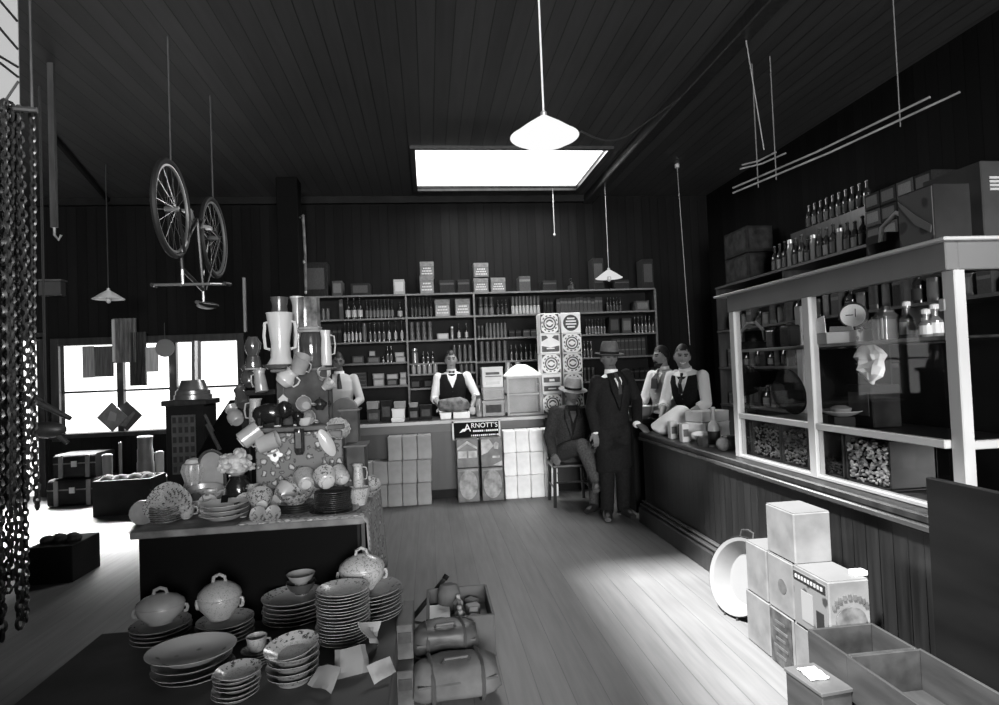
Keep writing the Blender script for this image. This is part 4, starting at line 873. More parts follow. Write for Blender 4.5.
# ================================================================ RIGHT WALL SHELVES
QX, QZ, QZ2 = 4.0, 2.5, 1.9
t = thing('shop_shelving', 'dark shelving along the right wall above the side counter, loaded with goods', 'shelves', (QX, 0, 0))
for z in (.9, 1.4, QZ2, QZ): 
    k = MB(); k.box((.2, 4.7, z - .0125), (.4, 6.6, .025)); o = k.to('shelf', wood_dark, t, 0); k = MB(); k.box((-.004, 4.7, z - .0125), (.01, 6.6, .027)); k.to('shelf_edge', M('dim_edge', .04, .5), o, 0)
for y in (1.4, 3.0, 4.7, 6.4, 8.0): k = MB(); k.box((.2, y, 1.25), (.38, .03, 2.45)); k.to('upright', wood_dark, t, 0)
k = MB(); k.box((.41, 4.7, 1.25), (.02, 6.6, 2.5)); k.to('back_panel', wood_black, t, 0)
random.seed(5)
PR_R = -PI / 2
def rput(key, y, z, w, h, where, d=.2, x=QX + .14): 
    k = (key, where); CNT[k] = CNT.get(k, 0) + 1
    dup(PR[key], (x, y, z), PR_R, f"{ADJ[key]}, {ORD[CNT[k] - 1]} from the far end {where}", 'goods ' + where, (w / 2, d / 2, h))
W = 'on the right wall top shelf'
y = 6.55
for i in range(16): rput(['dbot', 'bot', 'dbot', 'jar'][i % 4], 6.75 - i * .105, QZ, .085, random.uniform(.26, .34), W, .085)
for i in range(10): rput(['dbot', 'bot'][i % 2], 6.3 - i * .1, QZ + .42, .08, .26, W + ', back ledge', .08, QX + .3)
mb = MB(); mb.box((QX + .29, 5.85, QZ + .205), (.2, 1.3, .41)); tag(mb.to('wooden_ledge', wood_dark, smooth=0), 'dark stepped box ledge at the back of the right wall top shelf', 'ledge')
for i in range(4):
    for q in range(3): rput(['dbox', 'box', 'dbox'][(i + q) % 3], 5.0 - i * .19, QZ + q * .15, .18, .145, W + f', {LAY[q]} layer', .24)
for i in range(5): rput(['box', 'dbox'][i % 2], 4.2 - i * .32, QZ, .27, random.uniform(.2, .34), W + ' beyond the crate', .26)
W = 'on the right wall second shelf'
for i in range(26): rput(['tin', 'dtin', 'tin', 'pkt', 'dbot'][i % 5], 7.8 - i * .165, QZ2, .12, random.uniform(.16, .3), W, .12)
W = 'on the right wall third shelf'
for i in range(20): rput(['dtin', 'dbot', 'dpkt', 'bot'][i % 4], 7.9 - i * .14, 1.4, .1, random.uniform(.16, .3), W, .1)
W = 'on the right wall low shelf'
for i in range(14): rput(['dtin', 'dbox', 'bot'][i % 3], 7.9 - i * .17, .9, .13, random.uniform(.14, .26), W, .12)
for i, (z0, l) in enumerate(((QZ, 'lower'), (QZ + .34, 'upper'))):
    t = thing('carton', f'large dim printed carton at the far end of the right wall shelving, {l} of two', 'box', (QX + .2, 7.45, z0)); k = MB(); k.box((0, 0, .165), (.34, .6, .33), bev=.005); k.to('carton_body', dkp, t, 0); k = MB(); k.box((-.172, 0, .17), (.004, .52, .26)); k.to('front_panel', M('dim_print', .02, .7, spec=.08, nz=(9, .6)), t, 0); k = MB(); k.box((0, -.302, .17), (.3, .004, .26)); k.to('front_panel', MATS['dim_print'], t, 0)
# bundle of long poles slung from the ceiling
polem = M('pale_cane_pole', .22, .4, nz=(7, .4))
for i, (A, B, lb) in enumerate((((733, 193), (960, 92), 'lowest of the long thin poles slung from the ceiling over the side counter'), ((733, 188), (930, 97), 'second lowest of the long thin poles slung from the ceiling'), ((740, 169), (786, 153), 'lower short thin pole slung above the long poles'), ((742, 165), (776, 152), 'upper short thin pole slung above the long poles'))):
    d0, d1 = (5.2, 3.6) if i < 2 else (5.2, 4.9)
    a, b = PY(*A, d0), PY(*B, d1); mb = MB(); mb.tube([a, (a + b) / 2 + V((0, 0, -.02)), b], .008, 6); tag(mb.to('slung_pole', polem), lb, 'pole', 'thin poles slung from the ceiling')
for i, (x, y, Y) in enumerate(((758, 182, 4.98), (776, 174, 4.85), (900, 120, 4.0))):
    b = PY(x, y, Y); mb = MB(); mb.tube([(b.x, b.y, ZC), b + V((0, 0, -.05))], .005, 5); tag(mb.to('thin_rope', M('cord', .12, .8)), f'thin cord from the ceiling holding the slung poles, {["left", "middle", "right"][i]} of three', 'cord', 'cords holding the slung poles')
# ================================================================ CHINA TABLE
TZ = .75
random.seed(11)
A0, B0 = V((-1.5, 3.27)), V((-.385, 3.3))
t = thing('display_table', 'display table with dark front and floral cloth, heaped with china in the left foreground', 'table', (-.94, 3.72, 0))
k = MB(); k.box((0, 0, TZ - .018), (1.16, .9, .036), bev=.004); k.to('tabletop', M('table_edge', .12, .6, nz=(7, .6)), t, 0)
for sx in (-1, 1):
    for sy in (-1, 1): k = MB(); k.box((sx * .52, sy * .39, .356), (.06, .06, .712)); k.to('leg', wood_black, t, 0)
mb = MB(); mb.box((-.945, 3.3, .37), (1.08, .012, .68)); tag(mb.to('black_hanging_cloth', black_cloth, smooth=0), 'black cloth hanging down the front of the china table', 'cloth')
# floral cloth over the top, falling down the right side
mb = MB(); nx, ny = 24, 10
def clothpt(u, v):
    # u along X (0 left .. 1 right then falling), v along Y
    X0, X1 = -1.0, -.357; L_ = X1 - X0; s_ = u * (L_ + .52)
    y = 3.255 + v * .92
    if s_ < L_: return V((X0 + s_, y, TZ + .004))
    dz = s_ - L_; return V((X1 + .004 + .02 * math.sin(v * 15) * dz / .5 + dz * .04, y - .0, TZ + .004 - dz))
P = [[mb.bm.verts.new(clothpt(i / nx, j / ny)) for j in range(ny + 1)] for i in range(nx + 1)]
for i in range(nx):
    for j in range(ny): mb.bm.faces.new((P[i][j], P[i + 1][j], P[i + 1][j + 1], P[i][j + 1]))
o = mb.to('floral_cloth', spots('floral_drape', .24, .5, 22, .2, rough=.9, spec=.05, thr2=.42, ink2=.08), smooth=40); so_ = o.modifiers.new('s', 'SOLIDIFY'); so_.thickness = .003; so_.offset = 1
tag(o, 'floral cloth covering the china table and falling over its right side', 'cloth')
# cloth-covered block carrying the upper tiers
BX0, BX1, BYY = -1.01, -.52, 3.66
bz = PY(290, 433, BYY).z
t = thing('display_block', 'floral-covered block on the china table that carries the upper tiers', 'stand', ((BX0 + BX1) / 2, BYY + .2, TZ + .008))
k = MB(); k.box((0, 0, (bz - TZ - .008) / 2), (BX1 - BX0, .4, bz - TZ - .008), bev=.008); k.to('covered_block', floral, t, 0)
k = MB(); k.box((0, 0, bz - TZ + .014), (BX1 - BX0 + .03, .43, .028), bev=.004); k.to('ledge_board', M('ledge_board', .07, .6, nz=(6, .5)), t, 0)
bt = bz + .032
B2X = (-.92, -.62); B2Y = 3.83
b2z = PY(285, 372, B2Y).z
t = thing('upper_stand', 'narrow dark stand on the floral block carrying the tall vases', 'stand', ((B2X[0] + B2X[1]) / 2, B2Y + .1, bt))
k = MB(); k.box((0, 0, (b2z - bt) / 2), (.3, .2, b2z - bt)); k.to('covered_core', M('stand_cloth', .04, .8, nz=(9, .5)), t, 0); k = MB(); k.box((0, 0, b2z - bt + .01), (.36, .24, .02), bev=.004); k.to('stand_top', MATS['ledge_board'], t, 0)
u2 = b2z + .022
# ---- shapes
def handle(par, r0, z0, z1, out, rad, m, ang=0):
    k = MB(); k.tube([(r0, 0, z0), (r0 + out * .8, 0, z0 + (z1 - z0) * .05), (r0 + out, 0, (z0 + z1) / 2), (r0 + out * .8, 0, z1 - (z1 - z0) * .05), (r0, 0, z1)], rad, 6, m=rot(0, 0, ang)); return k.to('handle', m, par)
def jug(p, h, r, m, label, rz=0, eul=None, name='china_jug', shape=0):
    t = thing(name, label, 'jug', p, rz, None)
    pr = [[(.62, 0), (.7, .03), (1, .3), (.95, .5), (.6, .78), (.62, .92), (.78, 1), (.7, .98), (.5, .75), (.3, .7)], [(.7, 0), (.75, .03), (.72, .5), (.6, .85), (.68, 1), (.6, .98), (.5, .6)], [(.5, 0), (.55, .04), (.4, .1), (.9, .4), (1, .55), (.7, .75), (.55, .85), (.8, 1), (.7, .99), (.4, .7)]][shape]
    k = MB(); k.lathe([(a * r, b * h) for a, b in pr], 18)
    for v in k.bm.verts:
        if v.co.z > h * .86 and v.co.x < -r * .3: v.co.x -= (v.co.z - h * .86) / h * r * 1.4
    k.to('jug_body', m, t); handle(t, r * .62, h * .3, h * .86, r * .65, r * .1, m)
    if eul: t.rotation_euler = eul
    return t
def cup(p, h, r, m, label, eul=(0, 0, 0), name='china_cup', group=None, taper=.7):
    t = thing(name, label, 'cup', p, 0, group); t.rotation_euler = eul
    k = MB(); k.lathe([(r * taper * .8, 0), (r * taper, .006), (r * (.5 + taper / 2), h * .4), (r, h), (r * .94, h), (r * (.45 + taper / 2), h * .4), (r * taper * .7, .012), (.001, .012)], 20); k.to('cup_body', m, t); k = MB(); k.lathe([(r * taper * .55, -.006), (r * taper * .62, -.005), (r * taper * .66, .002)], 18); k.to('foot_ring', china, t); handle(t, r * .85, h * .25, h * .8, r * .5, r * .1, m); return t
def bowl(p, h, r, m, label, eul=(0, 0, 0), wav=None, name='china_bowl', group=None, cat='bowl', foot=.45):
    t = thing(name, label, cat, p, 0, group); t.rotation_euler = eul
    k = MB(); k.lathe([(r * foot, 0), (r * foot, h * .08), (r * .75, h * .4), (r, h), (r * .96, h), (r * .7, h * .42), (r * foot * .8, h * .14), (.001, h * .12)], 32, wav=wav); k.to('bowl_body', m, t)
    k = MB(); k.lathe([(r * foot * .9, -.004), (r * foot, 0), (r * foot, .004)], 20); k.to('foot_ring', china, t); return t
def plate(p, r, m, label, group, h=.016, sx=1., eul=None, name='china_plate', wav=None):
    mb = MB(); mb.lathe([(r * .55, 0), (r * .6, .001), (r * .7, h * .35), (r, h), (r * 1.0, h + .002), (r * .7, h * .35 + .004), (r * .55, .004), (.001, .004)], 36, sx=sx, wav=wav)
    for f in mb.bm.faces:
        c = f.calc_center_median()
        if r * .76 < math.hypot(c.x / sx, c.y) < r * .9 and f.normal.z > -2: f.material_index = 1
    o = mb.to(name, [m, RIM.get(m.name, m)], loc=p); tag(o, label, 'plate', group)
    if eul: o.rotation_euler = eul
    return o
def stack(px, n, r, m, where, group, dz, sx=1., h=.016, jit=.004, name='china_plate', kind='plate', wav=None, mats=None):
    first = None
    for i in range(n):
        j = n - 1 - i; pos = 'topmost' if j == 0 else ('lowest' if i == 0 else f'{ORD[j]} from the top')
        lab = f'{kind}, {pos} in {where}'
        loc = V(px) + V((random.uniform(-jit, jit), random.uniform(-jit, jit), i * dz))
        if first is None: first = o = plate(loc, r, m, lab, group, h, sx, None, name, wav)
        else:
            o = first.copy(); C.objects.link(o); o.location = loc; o['label'] = lab
        o.rotation_euler = (0, 0, random.uniform(0, 6)) if sx == 1 else (0, 0, random.uniform(-.05, .05))
        if mats and i in mats: o.data = o.data.copy(); o.data.materials[0] = mats[i]
    return V(px) + V((0, 0, n * dz + h - dz))
T0 = TZ + .01
RIM = {'lightly_printed_china': spots('rim_print', .3, .05, 52, .33, .2, .5), 'grey_glazed_china': spots('rim_print_grey', .2, .05, 52, .3, .2, .5)}
def tz(x, y, z=T0): p = PZ(x, y, z); return p
# front row on the table
p = tz(224, 526); p.y = 3.4; p = PY(224, 500, 3.42); p.z = T0
stack(p, 3, .125, china, 'the white platter stack at the table front', 'white oval platters on the china table', .026, sx=1., h=.03, name='oval_platter', kind='thick white platter')
mb = MB(); mb.box((0, 0, 0), (.035, .003, .04), rot(-.5)); q = PY(226, 507, 3.36); tag(mb.to('price_card', black_cloth, loc=(p.x + .01, p.y - .02, T0 + .106), smooth=0), 'small dark card lying on the topmost white oval platter', 'card')
spots('fine_floral_china', .4, .1, 55, .36, .2, .6)
p = PY(333, 500, 3.45); p.z = T0
e = stack(p, 10, .1, china_d, 'the stack of dark plates at the right table corner', 'dark plates at the right table corner', .0105, h=.012)
plate(p + V((.01, -.01, -.002)), .135, china_d, 'wide dark dish under the stack of dark plates', None, .01).location.z = T0 - .004
cup(e + V((-.02, -.05, .052)), .085, .062, MATS['fine_floral_china'], 'patterned cup tipped with its foot towards the camera on the dark plates', (-1.15, 0, .35)); cup(e + V((.06, .03, .05)), .08, .055, china_pl, 'pale cup tipped sideways behind the patterned cup on the dark plates', (-1.1, .4, .9))
p = PY(296, 505, 3.45); p.z = T0
e = stack(p, 5, .095, china_d, 'the low dark stack under the scalloped bowl', 'dark plates under the scalloped bowl', .011, h=.012)
bowl(e, .075, .105, spots('bold_floral_china', .32, .06, 62, .4, .2, .6), 'scalloped white bowl with a bold floral pattern on dark plates', (.18, 0, 0), wav=(14, .035)); cup(e + V((.05, .04, .085)), .09, .062, china_pl, 'tipped pale cup with its round foot showing above the scalloped bowl', (-1.2, .2, .4))
jug(e + V((-.05, .15, .0)), .11, .05, china_p, 'small patterned jug behind the scalloped bowl', 2.5)
p = PY(262, 512, 3.42); p.z = T0 + .055
bowl(p, .085, .068, MATS['bold_floral_china'], 'dark-patterned bowl lying on its side left of the scalloped bowl', (-1.15, 0, .35)); bowl(p + V((.07, .04, .02)), .085, .065, spots('banded_china', .32, .04, 20, .3, .2, .6), 'second tipped patterned bowl with bold dark bands', (-1.1, 0, -.6))
for i, (x, l) in enumerate(((258, 'left'), (273, 'right'))):
    q = PY(x, 517, 3.31); plate((q.x, 3.315, T0 + .03), .042, spots('doily_print', .2, .05, 60, .35, .4, .3), f'small floral saucer propped at the table edge, {l} of two', 'small floral saucers at the table edge', .008, eul=(1.15, 0, 0))
# fan of saucers at the left
p = PY(165, 522, 3.42); p.z = T0
e = stack(p, 7, .072, china_g, 'the left saucer stack at the table corner', 'grey saucers at the left table corner', .011, h=.012)
for i in range(7):
    a = i / 6; plate(p + V((-.055 + a * .1, .035 + a * .02, .085 + .05 * math.sin(a * PI))), .07, china_pl, f'fanned saucer leaning over the left saucer stack, {ORD[i]} of seven from the left', 'fanned saucers above the left stack', .012, eul=(.95, -.5 + a * .9, 0))
q = PY(175, 493, 3.55); t = thing('china_box', 'small floral-patterned china box behind the fanned saucers', 'box', (q.x, 3.62, T0)); k = MB(); k.box((0, 0, .05), (.11, .08, .1), bev=.008); k.to('box_body', MATS['bold_floral_china'], t, 0); k = MB(); k.lathe([(.05, .1), (.04, .12), (.008, .13), (.012, .145), (.003, .15)], 16); k.to('lid', china_pl, t)
# toilet set at the left back: ribbed jar, mirror-like dish, flower pot
q = PY(205, 500, 3.75); t = thing('serving_dish', 'big grey oval dish tilted up behind the white platters', 'dish', (q.x, 3.72, T0 + .0)); k = MB(); k.lathe([(.06, 0), (.1, .03), (.125, .1), (.12, .105), (.09, .03), (.02, .012)], 30, rot(.25)); k.to('dish_body', china_g, t)
q = PY(190, 474, 3.82); t = thing('ribbed_jar', 'white ribbed jar standing at the left back of the china table', 'jar', (q.x, 3.88, T0)); k = MB(); k.lathe([(.05, 0), (.062, .02), (.062, .1), (.05, .13), (.055, .15), (.07, .2), (.06, .24), (.02, .25)], 32, wav=(16, .04)); k.to('jar_body', china_pl, t); k = MB(); k.lathe([(.05, .245), (.04, .265), (.006, .275)], 16); k.to('lid', china, t)
q = PY(212, 478, 3.86); t = thing('framed_plaque', 'grey arched plaque with a beaded frame standing left of the flower vase', 'plaque', (q.x, 3.86, T0 + .1)); k = MB(); pl = [(.075 * math.cos(a), .13 + .085 * math.sin(a)) for a in [PI * i / 14 for i in range(15)]]; k.prism([(.075, 0)] + pl + [(-.075, 0)], .02); k.to('plaque_face', china_g, t, 0)
k = MB(); k.tube([(x, 0, z) for x, z in [(.075, 0)] + pl + [(-.075, 0)]], .01, 6); k.to('beaded_frame', china_d, t)
t = thing('china_tureen', 'pale patterned tureen carrying the grey arched plaque on the table', 'tureen', (q.x - .01, 3.87, T0)); k = MB(); k.lathe([(.06, 0), (.07, .015), (.1, .06), (.105, .085), (.1, .1), (.01, .1)], 24); k.to('tureen_body', china_pl, t); handle(t, .1, .03, .09, .03, .008, china_pl)
q = PY(237, 490, 3.62); t = thing('flower_vase', 'black glazed vase filled with a head of white paper flowers on the china table', 'vase', (q.x, 3.66, T0)); k = MB(); k.lathe([(.05, 0), (.055, .01), (.075, .08), (.07, .14), (.05, .17), (.055, .19)], 20); k.to('vase_body', black_gl, t)
k = MB()
for i in range(46):
    a = random.uniform(0, 2 * PI); b = random.uniform(-.4, 1.4); r_ = .085; c = V((math.cos(a) * math.cos(b) * r_ - .01, math.sin(a) * math.cos(b) * r_, .25 + math.sin(b) * .075)); k.ball(c, (.024, .024, .012), 7, rot(random.uniform(-1, 1), random.uniform(-1, 1), 0))
k.ball((-.01, 0, .25), (.075, .075, .065), 12); k.to('flower_head', M('paper_flower', .4, .8, nz=(40, .3)), t, 20)
for i, (x, y, Y, r_, lb) in enumerate(((208, 512, 3.6, .05, 'dark wheel-rimmed saucer leaning behind the white platters'), (246, 500, 3.58, .05, 'dark patterned saucer leaning at the foot of the flower vase'), (234, 506, 3.52, .06, 'white bowl behind the right end of the white platters'))):
    q = PY(x, y, Y)
    if i < 2: plate((q.x, Y, T0 + .05), r_, MATS['banded_china'], lb, None, .012, eul=(1.2, 0, .3 * (1 - 2 * i)))
    else: bowl((q.x, Y, T0), .06, r_, china, lb)
q = PY(252, 478, 3.6); jug((q.x, 3.6, T0), .14, .045, china_p, 'tall patterned jug beside the floral block, right of the flower vase', 2.8, shape=1)
# mugs hanging from the ledge of the floral block
def hung(x, y, Y, h, r, m, lb, eul, fn=cup, **kw): q = PY(x, y, Y); t = fn(tuple(q), h, r, m, lb, eul=eul, **kw); return t
mug_m = M('grey_enamel', .3, .25, spec=.6, nz=(5, .15))
hung(241, 442, 3.56, .12, .052, mug_m, 'grey enamel mug hanging tilted at the left end of the ledge, the left one', (0, .95, .3), name='enamel_mug', taper=.98); hung(258, 446, 3.58, .115, .05, mug_m, 'grey enamel mug hanging tilted from the ledge, right of its neighbour', (.15, 1.25, .15), name='enamel_mug', taper=.98)
t = thing('hanging_bow', 'white ribbon rosette pinned to the floral block below the mugs', 'rosette', tuple(PY(275, 455, 3.645))); k = MB()
for i in range(6): k.ball((math.cos(i) * .022, 0, math.sin(i) * .022), (.022, .006, .014), 8, rot(0, i * 1.05, 0))
k.to('petals', paper_w, t); k = MB(); k.ball((0, -.008, 0), .01, 8); k.to('centre', darktin, t)
q = PY(300, 442, 3.645); t = thing('glass_bottle', 'dark bottle with a grey front hanging on the floral block', 'bottle', (q.x, 3.625, q.z - .07)); k = MB(); k.lathe([(.02, 0), (.03, .02), (.03, .13), (.026, .15)], 14); k.to('bottle_body', bottle_m, t); k = MB(); k.box((0, -.03, .085), (.03, .004, .09)); k.to('paper_label', midlab, t, 0)
# figures and jugs on the ledge
def animal(x, lb, s, rz):
    q = PY(x, 425, BYY + .05); t = thing('animal_figurine', lb, 'figurine', (q.x, BYY + .07, bt), rz)
    k = MB(); k.ball((0, 0, .085 * s), (.085 * s, .05 * s, .06 * s), 16); k.ball((.085 * s, 0, .1 * s), (.05 * s, .042 * s, .052 * s), 14); k.ball((-.05 * s, 0, .08 * s), (.05 * s, .045 * s, .05 * s), 12)
    k.tube([(.12 * s, 0, .09 * s), (.145 * s, 0, .06 * s), (.14 * s, 0, .025 * s)], [.02 * s, .014 * s, .008 * s], 8)
    for sx in (-.055, .05):
        for sy in (-.028, .028): k.tube([(sx * s, sy * s, .06 * s), (sx * s, sy * s, 0.004)], [.022 * s, .017 * s], 8)
    k.to('figurine_body', black_gl, t)
    k = MB(); k.ball((.09 * s, -.045 * s, .105 * s), (.025 * s, .008 * s, .035 * s), 10); k.ball((.09 * s, .045 * s, .105 * s), (.025 * s, .008 * s, .035 * s), 10); k.to('ear', black_gl, t)
    for sx in (-.055, .05): k = MB(); k.ball((sx * s, -.03 * s, .01), (.022 * s, .018 * s, .0095), 8); k.to('pale_foot', china, t)
    return t
animal(269, 'large black glazed animal figurine with pale feet on the ledge of the floral block', 1.0, 0.0); animal(298, 'smaller black animal figurine facing the camera on the ledge of the floral block', .62, -1.4)
q = PY(262, 407, 3.9); jug((q.x - .03, BYY + .2, bt), .17, .05, china_pl, 'white square-shouldered jug behind the large black figurine', 3.1, shape=1)
q = PY(283, 400, 3.8); t = thing('china_lantern', 'white house-shaped china lantern hung behind the figurines, the left one', 'lantern', (q.x, BYY + .16, bt + .09)); k = MB(); k.box((0, 0, .035), (.05, .03, .07)); k.prism([(-.032, .07), (.032, .07), (0, .1)], .034, T(0, -.017, 0)); k.to('lantern_body', china, t, 0); k = MB(); k.box((0, -.017, .035), (.016, .004, .05)); k.to('lantern_opening', black_gl, t, 0)
k = MB(); k.tube([(0, 0, .1), (0, 0, .14)], .003, 5); k.to('hanging_wire', iron, t)
q = PY(303, 400, 3.8); t = thing('china_lantern', 'white china lantern with a round body hung behind the figurines, the right one', 'lantern', (q.x, BYY + .16, bt + .08)); k = MB(); k.lathe([(.02, 0), (.035, .02), (.03, .07), (.012, .1)], 14); k.to('lantern_body', china, t); k = MB(); k.lathe([(.04, .065), (.04, .07), (.01, .085)], 14); k.to('cap', china_g, t)
q = PY(306, 415, 3.75); bowl((q.x + .0, BYY + .05, bt), .05, .055, china, 'small white bowl on the right end of the ledge', wav=(8, .05)); cup((q.x + .0, BYY + .15, bt + .02), .09, .05, china_pl, 'white cup tipped over behind the small white bowl', (1.2, .3, 0))
cup((-.72, BYY + .03, bt + .12), .085, .045, china_g, 'pale round dish edge showing between the two black figurines', (1.35, 0, 0), name='china_cup')
# jugs hanging below the upper stand
hung(281, 384, 3.78, .105, .058, china, 'white jug hanging by its handle from the upper stand', (.2, .75, .4), fn=jug); hung(298, 372, 3.78, .11, .05, china_g, 'grey-white mug hanging tilted from the upper stand, right of the white jug', (.3, .5, -.2), taper=.9)
hung(262, 392, 3.85, .14, .05, china_g, 'grey jug with a tall handle hanging at the left of the upper stand', (.1, .2, 2.8), fn=jug, shape=1)
q = PY(240, 402, 3.9)
# tall vases
q = PY(281, 360, 3.9); t = thing('tall_vase', 'tall white ornate vase with two handles and dark mouth at the left top', 'vase', (q.x, 3.9, u2)); k = MB(); h_ = PY(281, 313, 3.9).z - u2
k.lathe([(.085, 0), (.09, .015), (.06, h_ * .2), (.055, h_ * .45), (.07, h_ * .75), (.08, h_ * .97), (.083, h_), (.07, h_ * .98), (.05, h_ * .6)], 24, wav=(8, .03)); k.to('vase_body', china, t)
for a in (0, PI): handle(t, .062, h_ * .35, h_ * .85, .035, .01, china, a)
k = MB(); k.lathe([(.05, h_ * .97), (.045, h_ * 1.12), (.055, h_ * 1.28), (.045, h_ * 1.27)], 16); k.to('dark_inner_vase', china_d, t)
q = PY(294, 331, 3.92); zt = PY(294, 295, 3.92).z; t = thing('cylinder_vase', 'slim grey cylinder vase with a flared white rim behind the tall vase', 'vase', (q.x, 4.04, u2)); k = MB(); k.lathe([(.035, 0), (.04, .01), (.032, .1), (.032, zt - u2 - .05), (.045, zt - u2), (.035, zt - u2 - .01)], 18); k.to('vase_body', china_g, t); k = MB(); k.lathe([(.0455, zt - u2 - .006), (.047, zt - u2), (.0455, zt - u2 + .004)], 18); k.to('rim', china, t)
# dark dish on the upper stand under the vases
q = PY(280, 366, 3.85); t = thing('oval_dish', 'dark oval dish in front of the tall white vase on the upper stand', 'dish', (q.x + .0, 3.78, u2)); k = MB(); k.lathe([(.05, 0), (.08, .015), (.085, .025), (.02, .012)], 24, sy=.5); k.to('dish_body', china_d, t)
# glass column: large dark jar and glass jar above, right of the stand
q = PY(312, 400, 3.95); g0 = PY(312, 370, 3.95).z
t = thing('jar_pedestal', 'dark cloth-covered pedestal right of the upper stand under the glass jars', 'stand', (q.x, 3.98, bt)); k = MB(); k.box((0, 0, (g0 - bt) / 2), (.13, .16, g0 - bt)); k.to('covered_core', MATS['stand_cloth'], t, 0); k = MB(); k.box((0, 0, g0 - bt + .006), (.16, .18, .012)); k.to('stand_top', MATS['ledge_board'], t, 0)
g0 += .013; g1 = PY(312, 331, 3.95).z; g2 = PY(312, 297, 3.95).z
glassd = M('dark_pressed_glass', .05, .1, spec=.9, nz=(5, .5)); glassl = M('pale_pressed_glass', .12, .12, spec=.9, nz=(14, .7))
t = thing('glass_jar', 'large dark glass jar with highlights beside the tall white vase', 'jar', (q.x, 3.98, g0)); k = MB(); k.lathe([(.06, 0), (.07, .02), (.072, (g1 - g0) * .8), (.06, (g1 - g0) * .95), (.075, (g1 - g0))], 22); k.to('jar_body', glassd, t); k = MB(); k.lathe([(.08, g1 - g0 - .008), (.085, g1 - g0 + .006), (.06, g1 - g0 + .012)], 22, wav=(12, .03)); k.to('jar_rim', china_g, t)
t = thing('glass_jar', 'pale pressed-glass jar standing on the large dark jar', 'jar', (q.x - .005, 3.98, g1 + .013)); k = MB(); k.lathe([(.05, 0), (.065, .015), (.062, (g2 - g1) * .9), (.066, (g2 - g1 - .013)), (.058, (g2 - g1) * .85), (.05, .02)], 20, wav=(10, .05)); k.to('jar_body', glassl, t); k = MB(); k.lathe([(.068, -.002), (.075, .01), (.06, .02)], 20, wav=(10, .04)); k.to('jar_base', china_g, t)
q2 = PY(326, 362, 3.9); jug((q2.x, 3.92, g0 - .013 - (PY(326, 370, 3.92).z - PY(326, 366, 3.92).z)), PY(326, 335, 3.92).z - PY(326, 370, 3.92).z, .045, china, 'tall slim white jug right of the large dark jar', 0, shape=1)
t = thing('jug_pedestal', 'slim dark post under the tall slim white jug', 'stand', (q2.x, 3.92, T0)); k = MB(); k.lathe([(.04, 0), (.03, .02), (.03, g0 - T0 - .04), (.045, g0 - T0 - .025)], 14); k.to('post', MATS['stand_cloth'], t)
# hanging pole/lamp stem above
a, b = PY(303, 292, 7.95), PY(303, 215, 7.95)
t = thing('gas_bracket', 'thin tarnished gas bracket pipe fixed to the dark post above the china table', 'lamp', (b.x, 7.95, ZC)); k = MB(); k.tube([(-.06, .12, b.z - ZC), (0, 0, b.z - ZC), (.012, 0, (a.z + b.z) / 2 - ZC), (.004, 0, a.z - ZC)], .018, 6); k.to('stem', M('tarnished', .12, .4, metal=.3, nz=(9, .6)), t); k = MB(); z_ = PY(302, 262, 7.95).z - ZC; k.ball((0, 0, z_), (.022, .022, .03), 10); k.to('knuckle', tinm, t)
k = MB(); k.ball((.004, 0, a.z - ZC), (.018, .018, .03), 10); k.to('nozzle', tinm, t)
# dark square post behind the china
p = PY(292, 300, 8.2); mb = MB(); mb.box((p.x, 8.2, ZC / 2), (.27, .24, ZC), bev=.01); struct(mb.to('trim_6', M('post_black', .004, .8, spec=.05), smooth=0))
# right side of the pile
q = PY(325, 395, 3.85)
for i, (x, y, Y, w_, lb) in enumerate(((322, 378, 3.84, .05, 'white sugar bowl hanging right of the dark jar, upper one'), (324, 388, 3.8, .05, 'grey patterned bowl hanging below the white sugar bowl'))):
    hung(x, y, Y, .06, w_ * .85, [china, china_pl][i], lb, (.9, .3, .2 + i), fn=bowl)
def teapot(x, y, Y, r, m, lb, rz, z=None):
    q = PY(x, y, Y); t = thing('teapot', lb, 'teapot', (q.x, Y, q.z if z is None else z), rz); k = MB(); k.lathe([(.55 * r, 0), (.6 * r, .006), (r, .7 * r), (.95 * r, 1.0 * r), (.45 * r, 1.4 * r), (.02 * r, 1.42 * r)], 18); k.to('pot_body', m, t); handle(t, r * .85, r * .4, r * 1.1, r * .6, r * .11, m)
    k = MB(); k.tube([(-r * .8, 0, r * .6), (-r * 1.3, 0, r * .8), (-r * 1.6, 0, r * 1.3)], [r * .25, r * .16, r * .12], 8); k.to('spout', m, t); k = MB(); k.lathe([(.42 * r, 1.4 * r), (.3 * r, 1.5 * r), (.06 * r, 1.55 * r), (.12 * r, 1.68 * r), (.02 * r, 1.74 * r)], 14); k.to('lid', m, t)
sr = thing('side_stand', 'stepped dark stand on the right of the china pile under teapots and bowls', 'stand', (-.47, 3.75, T0)); z1_, z2_ = PY(330, 446, 3.75).z - T0, PY(322, 412, 3.8).z - T0
k = MB(); k.box((.03, -.02, z1_ / 2), (.1, .2, z1_)); k.box((-.02, .1, z2_ / 2), (.1, .12, z2_)); k.to('covered_core', MATS['stand_cloth'], sr, 0); k = MB(); k.box((.03, -.02, z1_ + .005), (.13, .22, .01)); k.to('step_board', MATS['ledge_board'], sr, 0); k = MB(); k.box((-.02, .1, z2_ + .005), (.13, .14, .01)); k.to('step_board', MATS['ledge_board'], sr, 0)
teapot(320, 410, 3.83, .045, spots('dark_floral_glaze', .02, .4, 20, .18, .15, .6), 'black teapot with light flowers on the right of the china pile', .4, T0 + z2_ + .012)
